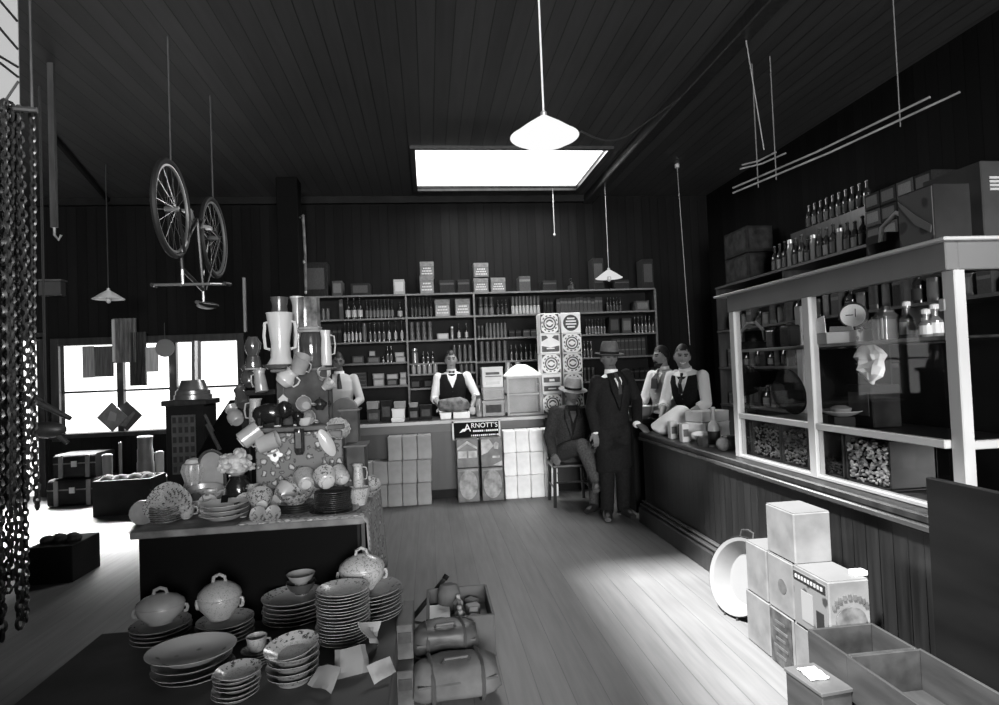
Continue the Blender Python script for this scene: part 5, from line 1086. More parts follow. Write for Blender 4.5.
q = PY(337, 425, 3.7); bowl((q.x - .01, 3.7, T0 + z1_ + .07), .085, .07, china_p, 'frilled patterned bowl tipped forward at the right of the pile', (1.0, .15, .3), wav=(14, .05)); jug((q.x + .015, 3.83, T0 + z1_ + .012), .1, .045, china_d, 'small dark jug behind the frilled patterned bowl', .3)
q = PY(328, 443, 3.64); t = thing('slipper_dish', 'long white slipper-shaped dish leaning on the right side of the floral block', 'dish', tuple(q)); k = MB(); mt = rot(0, -.5, 0) @ rot(PI / 2 - .2)
k.lathe([(.02, .0), (.05, .005), (.085, .025), (.088, .028), (.05, .012), (.001, .008)], 26, mt @ rot(0, 0, 0), sx=.42, sy=1.0); k.to('dish_body', china, t)
q = PY(345, 440, 3.6); jug((-.42, 3.56, T0 + .1), PY(345, 432, 3.6).z - PY(345, 449, 3.6).z + .03, .04, china_p, 'white patterned jug with a square handle standing right of the slipper dish', 0, shape=1); bowl((-.42, 3.56, T0), .095, .065, china_p, 'patterned bowl upturned under the square-handled white jug', wav=(10, .04), foot=.6)
q = PY(352, 470, 3.5); bowl((-.4, 3.8, T0), .09, .07, MATS['bold_floral_china'], 'dark floral bowl at the right table edge behind the plate stack', (.5, .3, 0)); cup((-.46, 3.42, T0 + .0) if 0 else (-.41, 3.95, T0), .09, .055, china, 'white cup at the right back edge of the china table')
# left: bowls and baskets in the dark pile
q = PY(254, 360, 3.95); t = thing('pressed_glass', 'dull pressed-glass piece standing left of the tall white vase', 'glassware', (q.x + .02, 3.86, u2)); k = MB(); k.lathe([(.045, 0), (.05, .02), (.038, .08), (.03, .085), (.045, .12), (.05, .16), (.03, .2), (.025, .2)], 16); k.to('shade_body', glassd, t); k = MB(); k.lathe([(.048, 0), (.05, .006), (.046, .012)], 16); k.to('rim', china_g, t)
for i, (x, y, lb, m) in enumerate(((250, 385, 'upper dark jug hanging on the far left of the pile', china_d), (244, 405, 'lower dark jug hanging on the far left of the pile', china_d), (238, 422, 'pale jug hanging lowest on the far left of the pile', china_g))):
    hung(x, y, 3.95, .13, .05, m, lb, (.3, .5 + .2 * i, 2.6), fn=jug, shape=i % 2)
t = thing('hanging_rack', 'dark rack post at the left of the pile from which jugs hang', 'rack', (-1.16, 4.02, T0)); k = MB(); k.box((0, 0, .33), (.04, .04, .66)); k.to('post', wood_black, t, 0); k = MB(); k.box((.08, -.02, .65), (.22, .03, .03)); k.to('arm', wood_black, t, 0); k = MB(); k.box((0, 0, .01), (.16, .16, .02)); k.to('base', wood_black, t, 0)
# ================================================================ LOW PLATFORM WITH PLATES IN FRONT OF THE TABLE
LZ = .30
t = thing('low_platform', 'low dark wooden platform before the china table carrying stacks of plates', 'platform', (-.9, 2.62, 0)); k = MB(); k.box((0, 0, LZ - .015), (1.42, 1.1, .03), bev=.003); k.to('platform_top', M('platform_board', .04, .7, nz=(3, .4)), t, 0)
k = MB(); k.box((.7, 0, (LZ - .03) / 2), (.02, 1.08, LZ - .03)); k.to('side_board', M('platform_side', .06, .6, nz=(3, .4), stretch=(4, 1, 6)), t, 0); k = MB(); k.box((-.7, 0, (LZ - .03) / 2), (.02, 1.08, LZ - .03)); k.to('side_board', wood_black, t, 0)
k = MB(); k.box((0, -.53, (LZ - .03) / 2), (1.36, .02, LZ - .03)); k.to('front_board', wood_black, t, 0)
def lp(x, y, dz=0.): p = PZ(x, y, LZ + dz); p.z = LZ + .002; return p
# tall stack of dinner plates
p = lp(341, 650) + V((0, .09, 0)); stack(p, 17, .118, china_pl, 'the tallest plate stack before the table', 'dinner plates in the tallest stack', .0135, h=.02, jit=.006)
# covered tureen on a stack of large plates (right back)
p = lp(369, 628) + V((-.01, .14, 0))
e = stack(p, 8, .165, china_g, 'the wide plate stack under the large covered tureen', 'wide plates under the large tureen', .017, h=.024, jit=.008)
def tureen(p, r, m, lb, sy=1., rz=0, lidm=None, tilt=0, hs=1.):
    t = thing('covered_tureen', lb, 'tureen', p, rz); k = MB(); k.lathe([(r * .5, 0), (r * .55, .01), (r * .92, .055 * hs), (r, .09 * hs), (r * .98, .1 * hs), (r * .8, .1 * hs)], 30, sy=sy); k.to('tureen_body', m, t)
    k = MB(); k.lathe([(r * 1.0, .101 * hs), (r * 1.02, .106 * hs), (r * .96, .125 * hs), (r * .7, .15 * hs), (r * .3, .168 * hs), (r * .05, .172 * hs)], 30, T(0, 0, 0) @ rot(tilt), sy=sy); o = k.to('lid', lidm or m, t)
    k = MB(); k.tube([(-.028, 0, .165 * hs), (-.024, 0, .19 * hs), (0, 0, .202 * hs), (.024, 0, .19 * hs), (.028, 0, .165 * hs)], .008, 7); k.to('knob', lidm or m, o)
    for a in (0, PI): handle(t, r * .93, .05 * hs, .088 * hs, r * .16, .008, m, a)
    return t
tureen(e + V((-.03, -.0, -.008)), .11, china_p, 'large printed tureen with domed lid on the wide plate stack', sy=.85)
# dark large plates at back centre with bowls on top
p = lp(288, 634) + V((0, .15, 0)); e = stack(p, 6, .15, china_pl, 'the broad stack before the dark table front', 'broad plates before the dark table front', .02, h=.026, jit=.006, mats={0: china_g, 1: china_g, 2: china_g})
bowl(e + V((.02, .07, -.02)), .06, .075, china_d, 'dark bowl, lower of two nested bowls on the broad plates', group=None); bowl(e + V((.02, .07, .03)), .05, .07, china_g, 'grey bowl, upper of two nested bowls on the broad plates')
# left back tureens
p = lp(152, 650) + V((0, .1, 0)); e = stack(p, 4, .13, china_g, 'the leftmost plate stack on the platform', 'plates in the leftmost stack', .018, h=.024); tureen(e + V((-.01, .02, -.006)), .105, china_g, 'grey oval tureen with low lid at the far left', sy=.8, rz=.2, hs=.8)
p = lp(218, 650) + V((0, .1, 0)); e = stack(p, 5, .125, china_g, 'the plate stack under the round grey tureen', 'plates under the round grey tureen', .018, h=.024); tureen(e + V((-.03, .03, -.006)), .095, china_pl, 'round printed tureen with pointed knob, middle of the three tureens', sy=.95, hs=1.0)
# cup on saucers
p = lp(256, 668) + V((-.005, .04, 0)); e = stack(p, 5, .062, china_g, 'the small saucer stack under the cup', 'saucers under the cup', .011, h=.014); cup(e + V((0, 0, -.006)), .062, .043, china_pl, 'patterned cup standing on the small saucer stack on the platform', (0, 0, 0))
# dish pile at the front centre
p = lp(291, 688) + V((0, .05, 0)); e = stack(p, 4, .1, china_g, 'the low dish pile right of the cup', 'dishes in the low pile right of the cup', .026, h=.04)
plate(e + V((.0, 0, -.01)), .105, china_pl, 'broad patterned dish tilted on top of the low dish pile', None, .035, eul=(.12, -.1, 0))
# front left platters
p = lp(184, 690) + V((0, .1, 0)); e = stack(p, 3, .15, china_g, 'the wide platter pile at the front left', 'wide platters at the front left', .022, h=.03, jit=.012)
plate(e + V((-.01, .01, -.004)), .15, spots('floral_dish', .34, .14, 16, .2, .25, .5), 'large flower-printed oval dish on top of the front left platters', None, .04, sx=1.15, name='oval_dish')
p = lp(236, 700) + V((0, .02, 0)); e = stack(p, 6, .085, china_pl, 'the front plate stack right of the oval dish', 'plates in the small front stack', .016, h=.024, jit=.008)
# crumpled papers and card at the front right of the platform
for i, (x, y, lb, s_, eu) in enumerate(((352, 675, 'torn white paper leaning in front of the tallest plate stack', .13, (1.0, .1, .5)), (325, 690, 'crumpled white paper at the front edge of the platform', .1, (.5, .3, -.3)), (372, 650, 'dark curled wrapping paper right of the tallest plate stack', .12, (1.2, .4, 1.0)), (382, 680, 'pale curled paper at the right front corner of the platform', .09, (.9, -.4, .2)))):
    q = PZ(x, y, LZ); mb = MB(); mb.box((0, 0, 0), (s_, s_ * .8, .002)); bmesh.ops.subdivide_edges(mb.bm, edges=mb.bm.edges[:], cuts=4, use_grid_fill=True)
    for v in mb.bm.verts: v.co.z += NZ.noise(v.co * 12 + V((i * 5, 0, 0))) * .05
    bmesh.ops.transform(mb.bm, matrix=rot(*eu), verts=mb.bm.verts[:]); zm = min(v.co.z for v in mb.bm.verts)
    for v in mb.bm.verts: v.co.z -= zm
    o = mb.to('paper_sheet', [M('dull_paper', .13, .8), MATS['dull_paper'], paper_d, paper_d][i], smooth=25, loc=(q.x, q.y, LZ + .002)); tag(o, lb, 'paper')
# ================================================================ BAGS AND OPEN BOX ON THE FLOOR
t = thing('open_crate', 'open wooden box of small goods standing on the floor behind the bags', 'crate', (.12, 3.42, 0)); k = MB()
for nm_, c, d in (('side_board', (-.17, 0, .11), (.016, .44, .22)), ('side_board', (.17, 0, .11), (.016, .44, .22)), ('end_board', (0, -.22, .11), (.34, .016, .22)), ('end_board', (0, .22, .11), (.34, .016, .22)), ('bottom_board', (0, 0, .01), (.32, .42, .02))):
    k = MB(); k.box(c, d, bev=.002); k.to(nm_, M('box_board', .06, .6, nz=(4, .3)), t, 0)
for i in range(8):
    mb = MB(); mb.box((0, 0, .03), (.05, .07, .06), bev=.004) if i % 2 else mb.lathe([(.025, 0), (.028, .06), (.012, .08), (.012, .1)], 10)
    o = mb.to('small_packet' if i % 2 else 'small_bottle', [cream, midlab, paper_g][i % 3], smooth=30, loc=(.12 + (i % 2) * .08, 3.26 + i * .04, .022 + .1)); o.rotation_euler = (0, 0, i); tag(o, f'small {"packet" if i % 2 else "bottle"} in the open box by the bags, {ORD[i]} from the front', 'packet' if i % 2 else 'bottle', 'small goods in the open box')
mb = MB(); mb.box((.18, 3.42, .07), (.2, .4, .1)); tag(mb.to('packing_paper', paper_d, smooth=0), 'brown packing paper filling the open box under the small goods', 'paper')
mb = MB(); mb.box((.01, 3.4, .09), (.12, .3, .14), bev=.004); tag(mb.to('white_carton', paper_w, smooth=0), 'white carton lying in the left half of the open box', 'box')
def holdall(p, w_, d_, h_, m, lb, rz):
    t = thing('canvas_bag', lb, 'bag', p, rz); k = MB(); secs = []
    for i in range(9):
        a = -1 + 2 * i / 8; s_ = (1 - abs(a) ** 5 * .35); secs.append(((a * w_ / 2, 0, h_ * .5 * (.9 + .1 * s_)), (0, d_ / 2 * s_, 0), (0, 0, h_ / 2 * s_)))
    k.loft(secs, 18, pw=3.2)
    for v in k.bm.verts: v.co += V((NZ.noise(v.co * 7 + V(p)), NZ.noise(v.co * 7 + V((5, 0, 0)) + V(p)), NZ.noise(v.co * 7 + V((0, 5, 0)) + V(p)))) * .022
    zm = min(v.co.z for v in k.bm.verts)
    for v in k.bm.verts: v.co.z -= zm
    k.to('bag_body', m, t, 60)
    for s_ in (-.28, .28): k = MB(); k.tube([(s_ * w_, math.copysign(abs(math.cos(a)) ** .62, math.cos(a)) * d_ * .515, h_ * .5 + math.copysign(abs(math.sin(a)) ** .62, math.sin(a)) * h_ * .51) for a in [2 * PI * (i + .5) / 24 for i in range(24)]], .01, 5, closed=True); k.to('strap', canvas_d, t)
    k = MB(); k.tube([(-.16 * w_, -d_ * .2, h_ * .98), (-.13 * w_, -d_ * .26, h_ * 1.12), (.13 * w_, -d_ * .26, h_ * 1.12), (.16 * w_, -d_ * .2, h_ * .98)], .008, 6); k.to('handle', canvas_d, t)
    k = MB(); k.box((0, -d_ * .46, h_ * .62), (w_ * .9, .012, .01)); k.to('seam', canvas_d, t, 0)
    return t
holdall((.07, 2.85, 0), .4, .22, .18, canvas, 'large pale canvas bag with straps nearest the camera on the floor', .12); holdall((.03, 3.08, .09), .32, .19, .15, canvas_d, 'dark leather bag with handle resting on the canvas bags before the open box', .1); holdall((.02, 3.09, 0), .36, .2, .088, canvas_d, 'flat dark bag squeezed under the dark leather bag', .05)
q = PZ(435, 590, .2); t = thing('canvas_roll', 'rolled grey canvas cover standing up in the open box', 'roll', (.07, 3.54, .02)); k = MB(); k.lathe([(.05, 0), (.06, .02), (.065, .2), (.05, .24), (.02, .25)], 14, rot(-.2)); k.to('roll_body', canvas, t); 
k = MB(); k.tube([(math.cos(a) * .066, -.02 + math.sin(a) * .066, .12) for a in [2 * PI * i / 14 for i in range(14)]], .006, 5, closed=True); k.to('strap', canvas_d, t)
a, b = PY(420, 604, 3.78), PY(447, 575, 3.86)
t = thing('iron_bar', 'thick black bar leaning up from behind the open box on the floor', 'bar', (a.x, a.y, 0)); d = b - V((a.x, a.y, 0)); k = MB(); k.tube([(-.05, -.03, .013), d * .93], .015, 8); k.to('bar', iron, t); k = MB(); k.tube([d * .9, d], .018, 8); k.to('ferrule', wood_black, t)
for i, (x, z, l) in enumerate(((-.16, 0, 'lower'), (-.16, .165, 'upper'))):
    t = thing('wooden_box', f'dark wooden box between platform and bags, {l} one', 'box', (-.155 + .0 * i, 2.95 + .1 * i, z)); k = MB(); k.box((0, 0, .08), (.075, .3, .16), bev=.003); k.to('box_body', M('platform_side', .1), t, 0); k = MB(); k.box((0, -.152, .1), (.06, .004, .05)); k.to('paper_label', dimlab, t, 0)

# more pieces filling the heap
FILL = [(186, 508, 3.5, 'c', 'china_p'), (196, 497, 3.62, 'b', 'china_d'), (243, 508, 3.45, 'c', 'china_d'), (248, 490, 3.55, 'b', 'china_p'), (276, 497, 3.55, 'c', 'china_pl'), (313, 500, 3.56, 'b', 'china_g'), (318, 487, 3.6, 'c', 'china_p'), (160, 505, 3.62, 'b', 'china_d'), (180, 500, 3.72, 'c', 'china_g'), (350, 478, 3.62, 'c', 'china_p'), (226, 500, 3.7, 'b', 'china_p'), (346, 462, 3.72, 'b', 'china_pl')]
DESC = {'china_p': 'printed white', 'china_d': 'dark glazed', 'china_pl': 'pale sprigged', 'china_g': 'plain grey'}
WHERE = ['between fanned saucers and white platters', 'behind the left end of the white platters', 'between the white platters and the tipped bowls', 'at the foot of the black flower vase', 'behind the tipped dark-patterned bowls', 'left of the dark plate stack', 'behind the dark plate stack', 'at the left back of the table', 'beside the small floral china box', 'at the right edge behind the dark plates', 'behind the middle of the white platters', 'below the square-handled jug']
for i, (x, y, Y, kd, m_) in enumerate(FILL):
    q = PY(x, y, Y); q.z = T0 + .001; mm_ = globals()[m_]
    if kd == 'c': cup((q.x, q.y, T0 + .0), .07, .045, mm_, f'{DESC[m_]} cup standing {WHERE[i]}', (0, 0, i))
    else: bowl((q.x, q.y, T0 + .03), .06, .055, mm_, f'{DESC[m_]} bowl tipped up {WHERE[i]}', (.9, 0, .4 * (i % 3 - 1)))
# ================================================================ LAMPS
enam = M('white_enamel_shade', .8, .3, spec=.5)
def pendant(x, y, Y, wpx, lb, ctop=None, cm=None, flat=.42, bulb=True, sm=None):
    p = PY(x, y, Y); r = S(wpx, p) / 2
    t = thing('pendant_lamp', lb, 'lamp', (p.x, p.y, p.z))
    k = MB(); k.lathe([(r * .09, r * .62), (r * .12, r * .6), (r * .55, r * .32), (r * .9, r * .06), (r, 0), (r * .98, -.004), (r * .88, r * .03), (r * .5, r * .27), (r * .08, r * .52)], 36); k.to('lamp_shade', sm or enam, t)
    k = MB(); k.lathe([(.012, r * .52), (.02, r * .6), (.02, r * .72), (.008, r * .76)], 12); k.to('lamp_holder', tinm, t)
    if bulb: k = MB(); k.ball((0, 0, -.01), (.03, .03, .042), 14); k.to('light_bulb', M('bulb_glass', .5, .1, spec=.7), t)
    k = MB(); k.tube([(0, 0, r * .7), (0, 0, ZC - p.z)], .004 if not cm else .006, 6); k.to('cord', cm or M('lamp_cord', .3, .8), t)
    return t
L1 = pendant(544.5, 137, 3.5, 69, 'large white pendant lamp hanging nearest the camera above the skylight', cm=M('white_chain_cord', .7, .5), sm=emit('lit_opal_shade', 1.0), bulb=False)
# opal lamp bowl below the shade of the near lamp
p = PY(544.5, 137, 3.5); r = S(69, p) / 2; k = MB(); k.lathe([(r * .86, .0), (r * .7, -r * .16), (r * .4, -r * .25), (.01, -r * .27)], 30); k.to('opal_bowl', MATS['lit_opal_shade'], L1)
L2 = pendant(609, 278, 8.15, 27, 'small white pendant lamp with a bare bulb in front of the back shelves', sm=emit('lit_small_shade', .7))
L3 = pendant(108.5, 299, 7.6, 29, 'dull pendant lamp with bare bulb in front of the left windows', cm=M('dark_flex', .03, .8))
a, b = PY(579, 130, 3.5), PY(627, 136, 4.6); mb = MB()
pts = [a.lerp(b, i / 24) + V((0, 0, -.05 * math.sin(PI * i / 24))) for i in range(25)]
mb.tube([V((p.x + r * .95, 3.5, p.z + .02))] + pts[1:] + [V((2.45, 5.4, ZC - .12))], .006, 5); tag(mb.to('guy_chain', iron), 'dark guy chain from the near lamp shade towards the ceiling beam', 'chain')
a = PY(552, 193, 8.6); b = PY(553, 234, 8.6); t = thing('skylight_pull', 'short dark pull cord hanging from the edge of the skylight', 'cord', (a.x, 8.55, ZC)); k = MB(); k.tube([(0, 0, -.03), (0, 0, b.z - ZC)], .006, 5); k.to('cord', M('pull_cord', .2, .8), t); k = MB(); k.ball((0, 0, b.z - ZC - .02), .02, 8); k.to('pull_knob', M('pull_knob', .3, .5), t)
for i, (A, B, Y, lb) in enumerate((((678, 186), (690, 345), 7.6, 'long thin cord hanging from the ceiling beside the two assistants'), ((743, 15), (764, 150), 4.4, 'long thin cord hanging from the ceiling above the slung poles'))):
    a, b = PY(*A, Y), PY(*B, Y); mb = MB(); mb.tube([(a.x, Y, ZC), b], .005, 5); tag(mb.to('ceiling_wire', M('pull_cord', .2, .8)), lb, 'cord')
p = PY(678, 188, 7.6); mb = MB(); mb.lathe([(.03, ZC - .05), (.03, ZC)], 12, T(p.x, p.y, 0)); tag(mb.to('ceiling_rose', M('porcelain', .4, .3)), 'small pale ceiling rose at the right of the skylight', 'ceiling rose')
# ================================================================ BICYCLE hung upside down
def bicycle():
    f = PY(172, 209, 4.75); R = .345
    b = PY(214, 238, 5.75)
    t = thing('bicycle', 'dark bicycle hung upside down from the ceiling above the left windows', 'bicycle', (f.x, f.y, f.z))
    ax = V((b.x - f.x, b.y - f.y, 0)); L_ = ax.length; ux = ax.normalized(); n = V((-ux.y, ux.x, 0))
    bl = M('bicycle_black', .012, .3, spec=.6); br = M('bicycle_nickel', .4, .3, metal=.8); ty = M('tyre', .012, .6)
    def wheel(c, nm, rr):
        k = MB(); k.tube([c + ux * math.cos(a) * rr + V((0, 0, math.sin(a) * rr)) for a in [2 * PI * i / 40 for i in range(40)]], .022, 8, closed=True); o = k.to(nm, ty, t)
        k = MB(); k.tube([c + ux * math.cos(a) * (rr - .028) + V((0, 0, math.sin(a) * (rr - .028))) for a in [2 * PI * i / 40 for i in range(40)]], .012, 6, closed=True); k.to('rim', br, o)
        k = MB(); k.tube([c - n * .05, c + n * .05], .02, 8); k.to('hub', br, o)
        k = MB()
        for i in range(24): a = 2 * PI * i / 24; k.tube([c + n * (.03 if i % 2 else -.03), c + ux * math.cos(a) * (rr - .03) + V((0, 0, math.sin(a) * (rr - .03)))], .0012, 3)
        k.to('spoke_set', br, o)
    fw, bw = V((0, 0, 0)), V((ax.x, ax.y, b.z - f.z)); wheel(fw, 'wheel', R); wheel(bw, 'wheel', R)
    head = ux * .18 + V((0, 0, -.42)); head2 = ux * .15 + V((0, 0, -.30)); seat = ux * (L_ * .66) + V((0, 0, -.52)); bb = ux * (L_ * .55) + V((0, 0, .06))
    k = MB()
    for a_, b_ in ((head, seat), (head2, bb), (seat, bb), (head, head2)): k.tube([a_, b_], .016, 8)
    for s in (-1, 1): k.tube([seat + n * .02 * s, bw + n * .05 * s], .009, 6); k.tube([bb + n * .02 * s, bw + n * .05 * s], .009, 6); k.tube([head2 + n * .03 * s, fw + n * .045 * s], .011, 6)
    k.to('frame', bl, t)
    k = MB(); st = head + V((0, 0, -.12)); k.tube([head, st], .013, 8); k.tube([st + n * .27 + ux * .16 + V((0, 0, .02)), st + n * .2, st, st - n * .2, st - n * .27 + ux * .16 + V((0, 0, .02))], .011, 8); o = k.to('handlebar', br, t)
    for s in (-1, 1): k = MB(); k.tube([st + n * .27 * s + ux * .13 + V((0, 0, .02)), st + n * .28 * s + ux * .24 + V((0, 0, .03))], .017, 8); k.to('grip', ty, o)
    k = MB(); sd = seat + V((0, 0, -.12)); k.tube([seat, sd], .013, 8); k.to('seat_post', br, t)
    k = MB(); k.loft([(sd - ux * .16, n * .02, V((0, 0, .015))), (sd - ux * .05, n * .03, V((0, 0, .02))), (sd + ux * .06, n * .08, V((0, 0, .03))), (sd + ux * .13, n * .09, V((0, 0, .03))), (sd + ux * .15, n * .05, V((0, 0, .01)))], 14); k.to('saddle', leather, t)
    k = MB(); k.lathe([(.09, -.004), (.09, .004)], 24, T(bb + n * .05) @ n.to_track_quat('Z', 'Y').to_matrix().to_4x4()); k.to('chainwheel', br, t)
    for s in (-1, 1): k = MB(); e = bb + n * .07 * s + ux * .12 * s + V((0, 0, .1 * s)); k.tube([bb + n * .06 * s, e], .009, 6); k.box(tuple(e + n * .05 * s), (.05, .08, .02)); k.to('pedal', br, t)
    k = MB(); k.tube([fw + V((0, 0, R + .02)), fw + V((0, 0, ZC - f.z))], .006, 5); k.to('hanging_rope', M('rope', .06, .9), t); k = MB(); k.tube([bw + V((0, 0, R + .02)), bw + V((0, 0, ZC - f.z))], .006, 5); k.to('hanging_rope', M('rope', .06, .9), t)
bicycle()
p = PY(52, 115, 5.2); q = PY(52, 235, 5.2); t = thing('hanging_rod', 'slim wooden rod with an iron hook hanging from the ceiling beside the chains', 'rod', (p.x, 5.2, ZC)); k = MB(); k.box((0, 0, (q.z - ZC) / 2 + .03), (.045, .03, ZC - q.z - .06)); k.to('rod', M('rod_wood', .05, .5, nz=(6, .3), stretch=(4, 4, .5)), t, 0); k = MB(); k.tube([(0, 0, q.z - ZC + .08), (0, 0, q.z - ZC), (.03, 0, q.z - ZC - .04), (.05, 0, q.z - ZC)], .01, 6); k.to('hook', tinm, t)
# ================================================================ CHAINS at the left edge
random.seed(21)
ctop = 2.74
rail0, rail1 = V((-2.05, 2.9, ctop + .03)), V((-1.74, 2.98, ctop + .03))
t = thing('chain_rail', 'iron rail slung from the ceiling from which the heavy chains hang', 'rail', (-1.9, 2.95, ctop + .03)); k = MB(); k.tube([(-.16, -.03, 0), (.16, .03, 0)], .014, 8); k.to('rail', iron, t)
for s in (-1, 1): k = MB(); k.tube([(s * .14, s * .026, 0), (s * .14, s * .026, ZC - ctop - .03)], .006, 6); k.to('hanger', iron, t)
chm = M('chain_steel', .04, .35, metal=.4, spec=.7, nz=(40, .5))
def chain(x, y, z1, link, rad, lb):
    mb = MB(); z = ctop + .03; i = 0; ph = random.uniform(0, 6)
    while z > z1:
        c = V((x + .006 * math.sin(ph + z * 3), y + .006 * math.cos(ph + z * 2), z)); a = (PI / 2 if i % 2 else 0) + ph * .2
        ux = V((math.cos(a), math.sin(a), 0)); pts = []
        for j in range(10):
            b = 2 * PI * j / 10; pts.append(c + ux * (math.cos(b) * link * .33) + V((0, 0, math.sin(b) * link * .55)))
        mb.tube(pts, rad, 4, closed=True); z -= link * .82; i += 1
    o = mb.to('hanging_chain', chm); tag(o, lb, 'chain', 'chains hanging at the left edge')
for i in range(19):
    f = i / 18; x = -2.05 + .25 * f; y = 2.92 + .05 * f + (-.05, .02, .06, -.01)[i % 4]
    chain(x, y, random.uniform(.4, .62) if i < 16 else random.uniform(.9, 1.2), [.036, .042, .034, .047][i % 4], [.0065, .007, .006, .008][i % 4], f'heavy steel chain hanging by the left edge, {ORD[i]} from the left in the bunch')
# pale banner behind the chain rail
a, b = PY(3, 10, 3.2), PY(19, 122, 3.2); w_ = b.x - a.x + .03
t = thing('paper_banner', 'narrow pale banner with dark crossing cords hanging above the chains', 'banner', ((a.x + b.x) / 2 - .01, 3.2, b.z)); k = MB(); k.box((0, 0, (ZC - b.z) / 2), (w_, .006, ZC - b.z)); k.to('banner_sheet', M('banner_paper', .33, .8), t, 0)
k = MB()
for z0, z1 in ((.1, .0), (.3, .22), (.33, .27), (.48, .36), (.62, .5), (.05, .2)): k.tube([(-w_ / 2, -.006, z0), (w_ / 2, -.006, z1)], .006, 5)
k.to('crossing_cord', ink, t)
for i, (x, y, Y, lb) in enumerate(((45, 408, 5.6, 'dark plough-like iron tool hanging right of the chains, upper one'), (47, 430, 5.6, 'dark iron tool with two handles hanging right of the chains, lower one'))):
    p = PY(x, y, Y); t = thing('iron_tool', lb, 'tool', (p.x, p.y, p.z)); k = MB()
    if i == 0: k.tube([(-.2, 0, .12), (0, 0, .02), (.2, 0, -.1)], [.02, .03, .02], 8); k.tube([(-.15, .03, .16), (.1, .0, -.05)], .014, 6)
    else: k.ball((0, 0, 0), (.16, .06, .07), 12); k.tube([(-.05, 0, .05), (-.22, 0, .1)], .014, 6); k.tube([(.05, 0, -.02), (.16, 0, -.12)], .02, 6)
    k.to('tool_head', iron, t); k = MB(); k.tube([(0, 0, .03), (0, 0, ZC - p.z)], .005, 5); k.to('hanging_cord', M('dark_flex', .03), t)
# ================================================================ FAR LEFT GOODS
def trunk(x0, x1, Y, z0, h, lb):
    a, b = PY(x0, 500, Y), PY(x1, 500, Y); w_ = b.x - a.x
    t = thing('travelling_trunk', lb, 'trunk', ((a.x + b.x) / 2, Y + .25, z0)); k = MB(); k.loft([((-w_ / 2, 0, h / 2), (0, .25, 0), (0, 0, h / 2)), ((w_ / 2, 0, h / 2), (0, .25, 0), (0, 0, h / 2))], 24, pw=7); k.to('trunk_body', M('trunk_hide', .006, .7, spec=.1, nz=(8, .5)), t, 30)
    k = MB(); k.box((0, -.252, h * .62), (w_, .012, .015)); k.to('lid_line', iron, t, 0)
    for s in (-.32, .32): k = MB(); k.box((s * w_, -.255, h / 2), (.05, .014, h * .92)); k.to('strap', canvas_d, t, 0)
    k = MB(); k.box((0, -.26, h * .6), (.06, .014, .07)); k.to('lock', tinm, t, 0)
trunk(47, 98, 8.15, 0, .34, 'dark travelling trunk on the floor under the left window, lower of two'); trunk(54, 96, 8.2, .342, .3, 'dark travelling trunk lying on the lower trunk under the left window')
a, b = PY(95, 515, 7.45), PY(150, 515, 7.45)
t = thing('dark_crate', 'dark open crate full of rounded goods on the lit floor behind the china table', 'crate', ((a.x + b.x) / 2, 7.65, 0)); w_ = b.x - a.x
for nm_, c, d in (('side_board', (-w_ / 2, 0, .2), (.03, .4, .4)), ('side_board', (w_ / 2, 0, .2), (.03, .4, .4)), ('front_board', (0, -.2, .2), (w_ + .03, .03, .4)), ('back_board', (0, .2, .2), (w_ + .03, .03, .4)), ('bottom_board', (0, 0, .015), (w_, .38, .03))): k = MB(); k.box(c, d); k.to(nm_, wood_black, t, 0)
cx_ = (a.x + b.x) / 2
mb = MB(); mb.box((cx_, 7.65, .19), (w_ - .05, .34, .3)); tag(mb.to('straw_packing', M('straw', .05, .9, nz=(30, .6)), smooth=0), 'straw packing filling the dark crate under the round goods', 'straw')
for i in range(7):
    mb = MB(); r = random.uniform(.06, .09); mb.lathe([(.01, 0), (r * .8, .01), (r, r * .6), (r * .6, r * 1.1), (.01, r * 1.25)], 14); o = mb.to('round_hat', [M('felt_mid', .03, .9), M('felt_dim', .02, .9), M('felt_dark', .012, .9)][i % 3], loc=(cx_ - w_ * .38 + i * w_ * .127, 7.6 + .08 * (i % 2), .342)); tag(o, f'rounded felt hat lying in the dark crate, {ORD[i]} from the left', 'hat', 'felt hats in the dark crate')
p = PY(128, 512, 6.6); t = thing('enamel_pail', 'dark pail with a pale rim lying on the lit floor before the dark crate', 'pail', (p.x, 6.9, .12)); k = MB(); k.lathe([(.08, -.13), (.12, .1), (.125, .11), (.11, .1), (.07, -.11)], 20, rot(PI / 2 - .2, 0, .5)); k.to('pail_body', darktin, t); k = MB(); k.lathe([(.124, .1), (.13, .11), (.124, .12)], 20, rot(PI / 2 - .2, 0, .5)); k.to('rim', china_g, t)
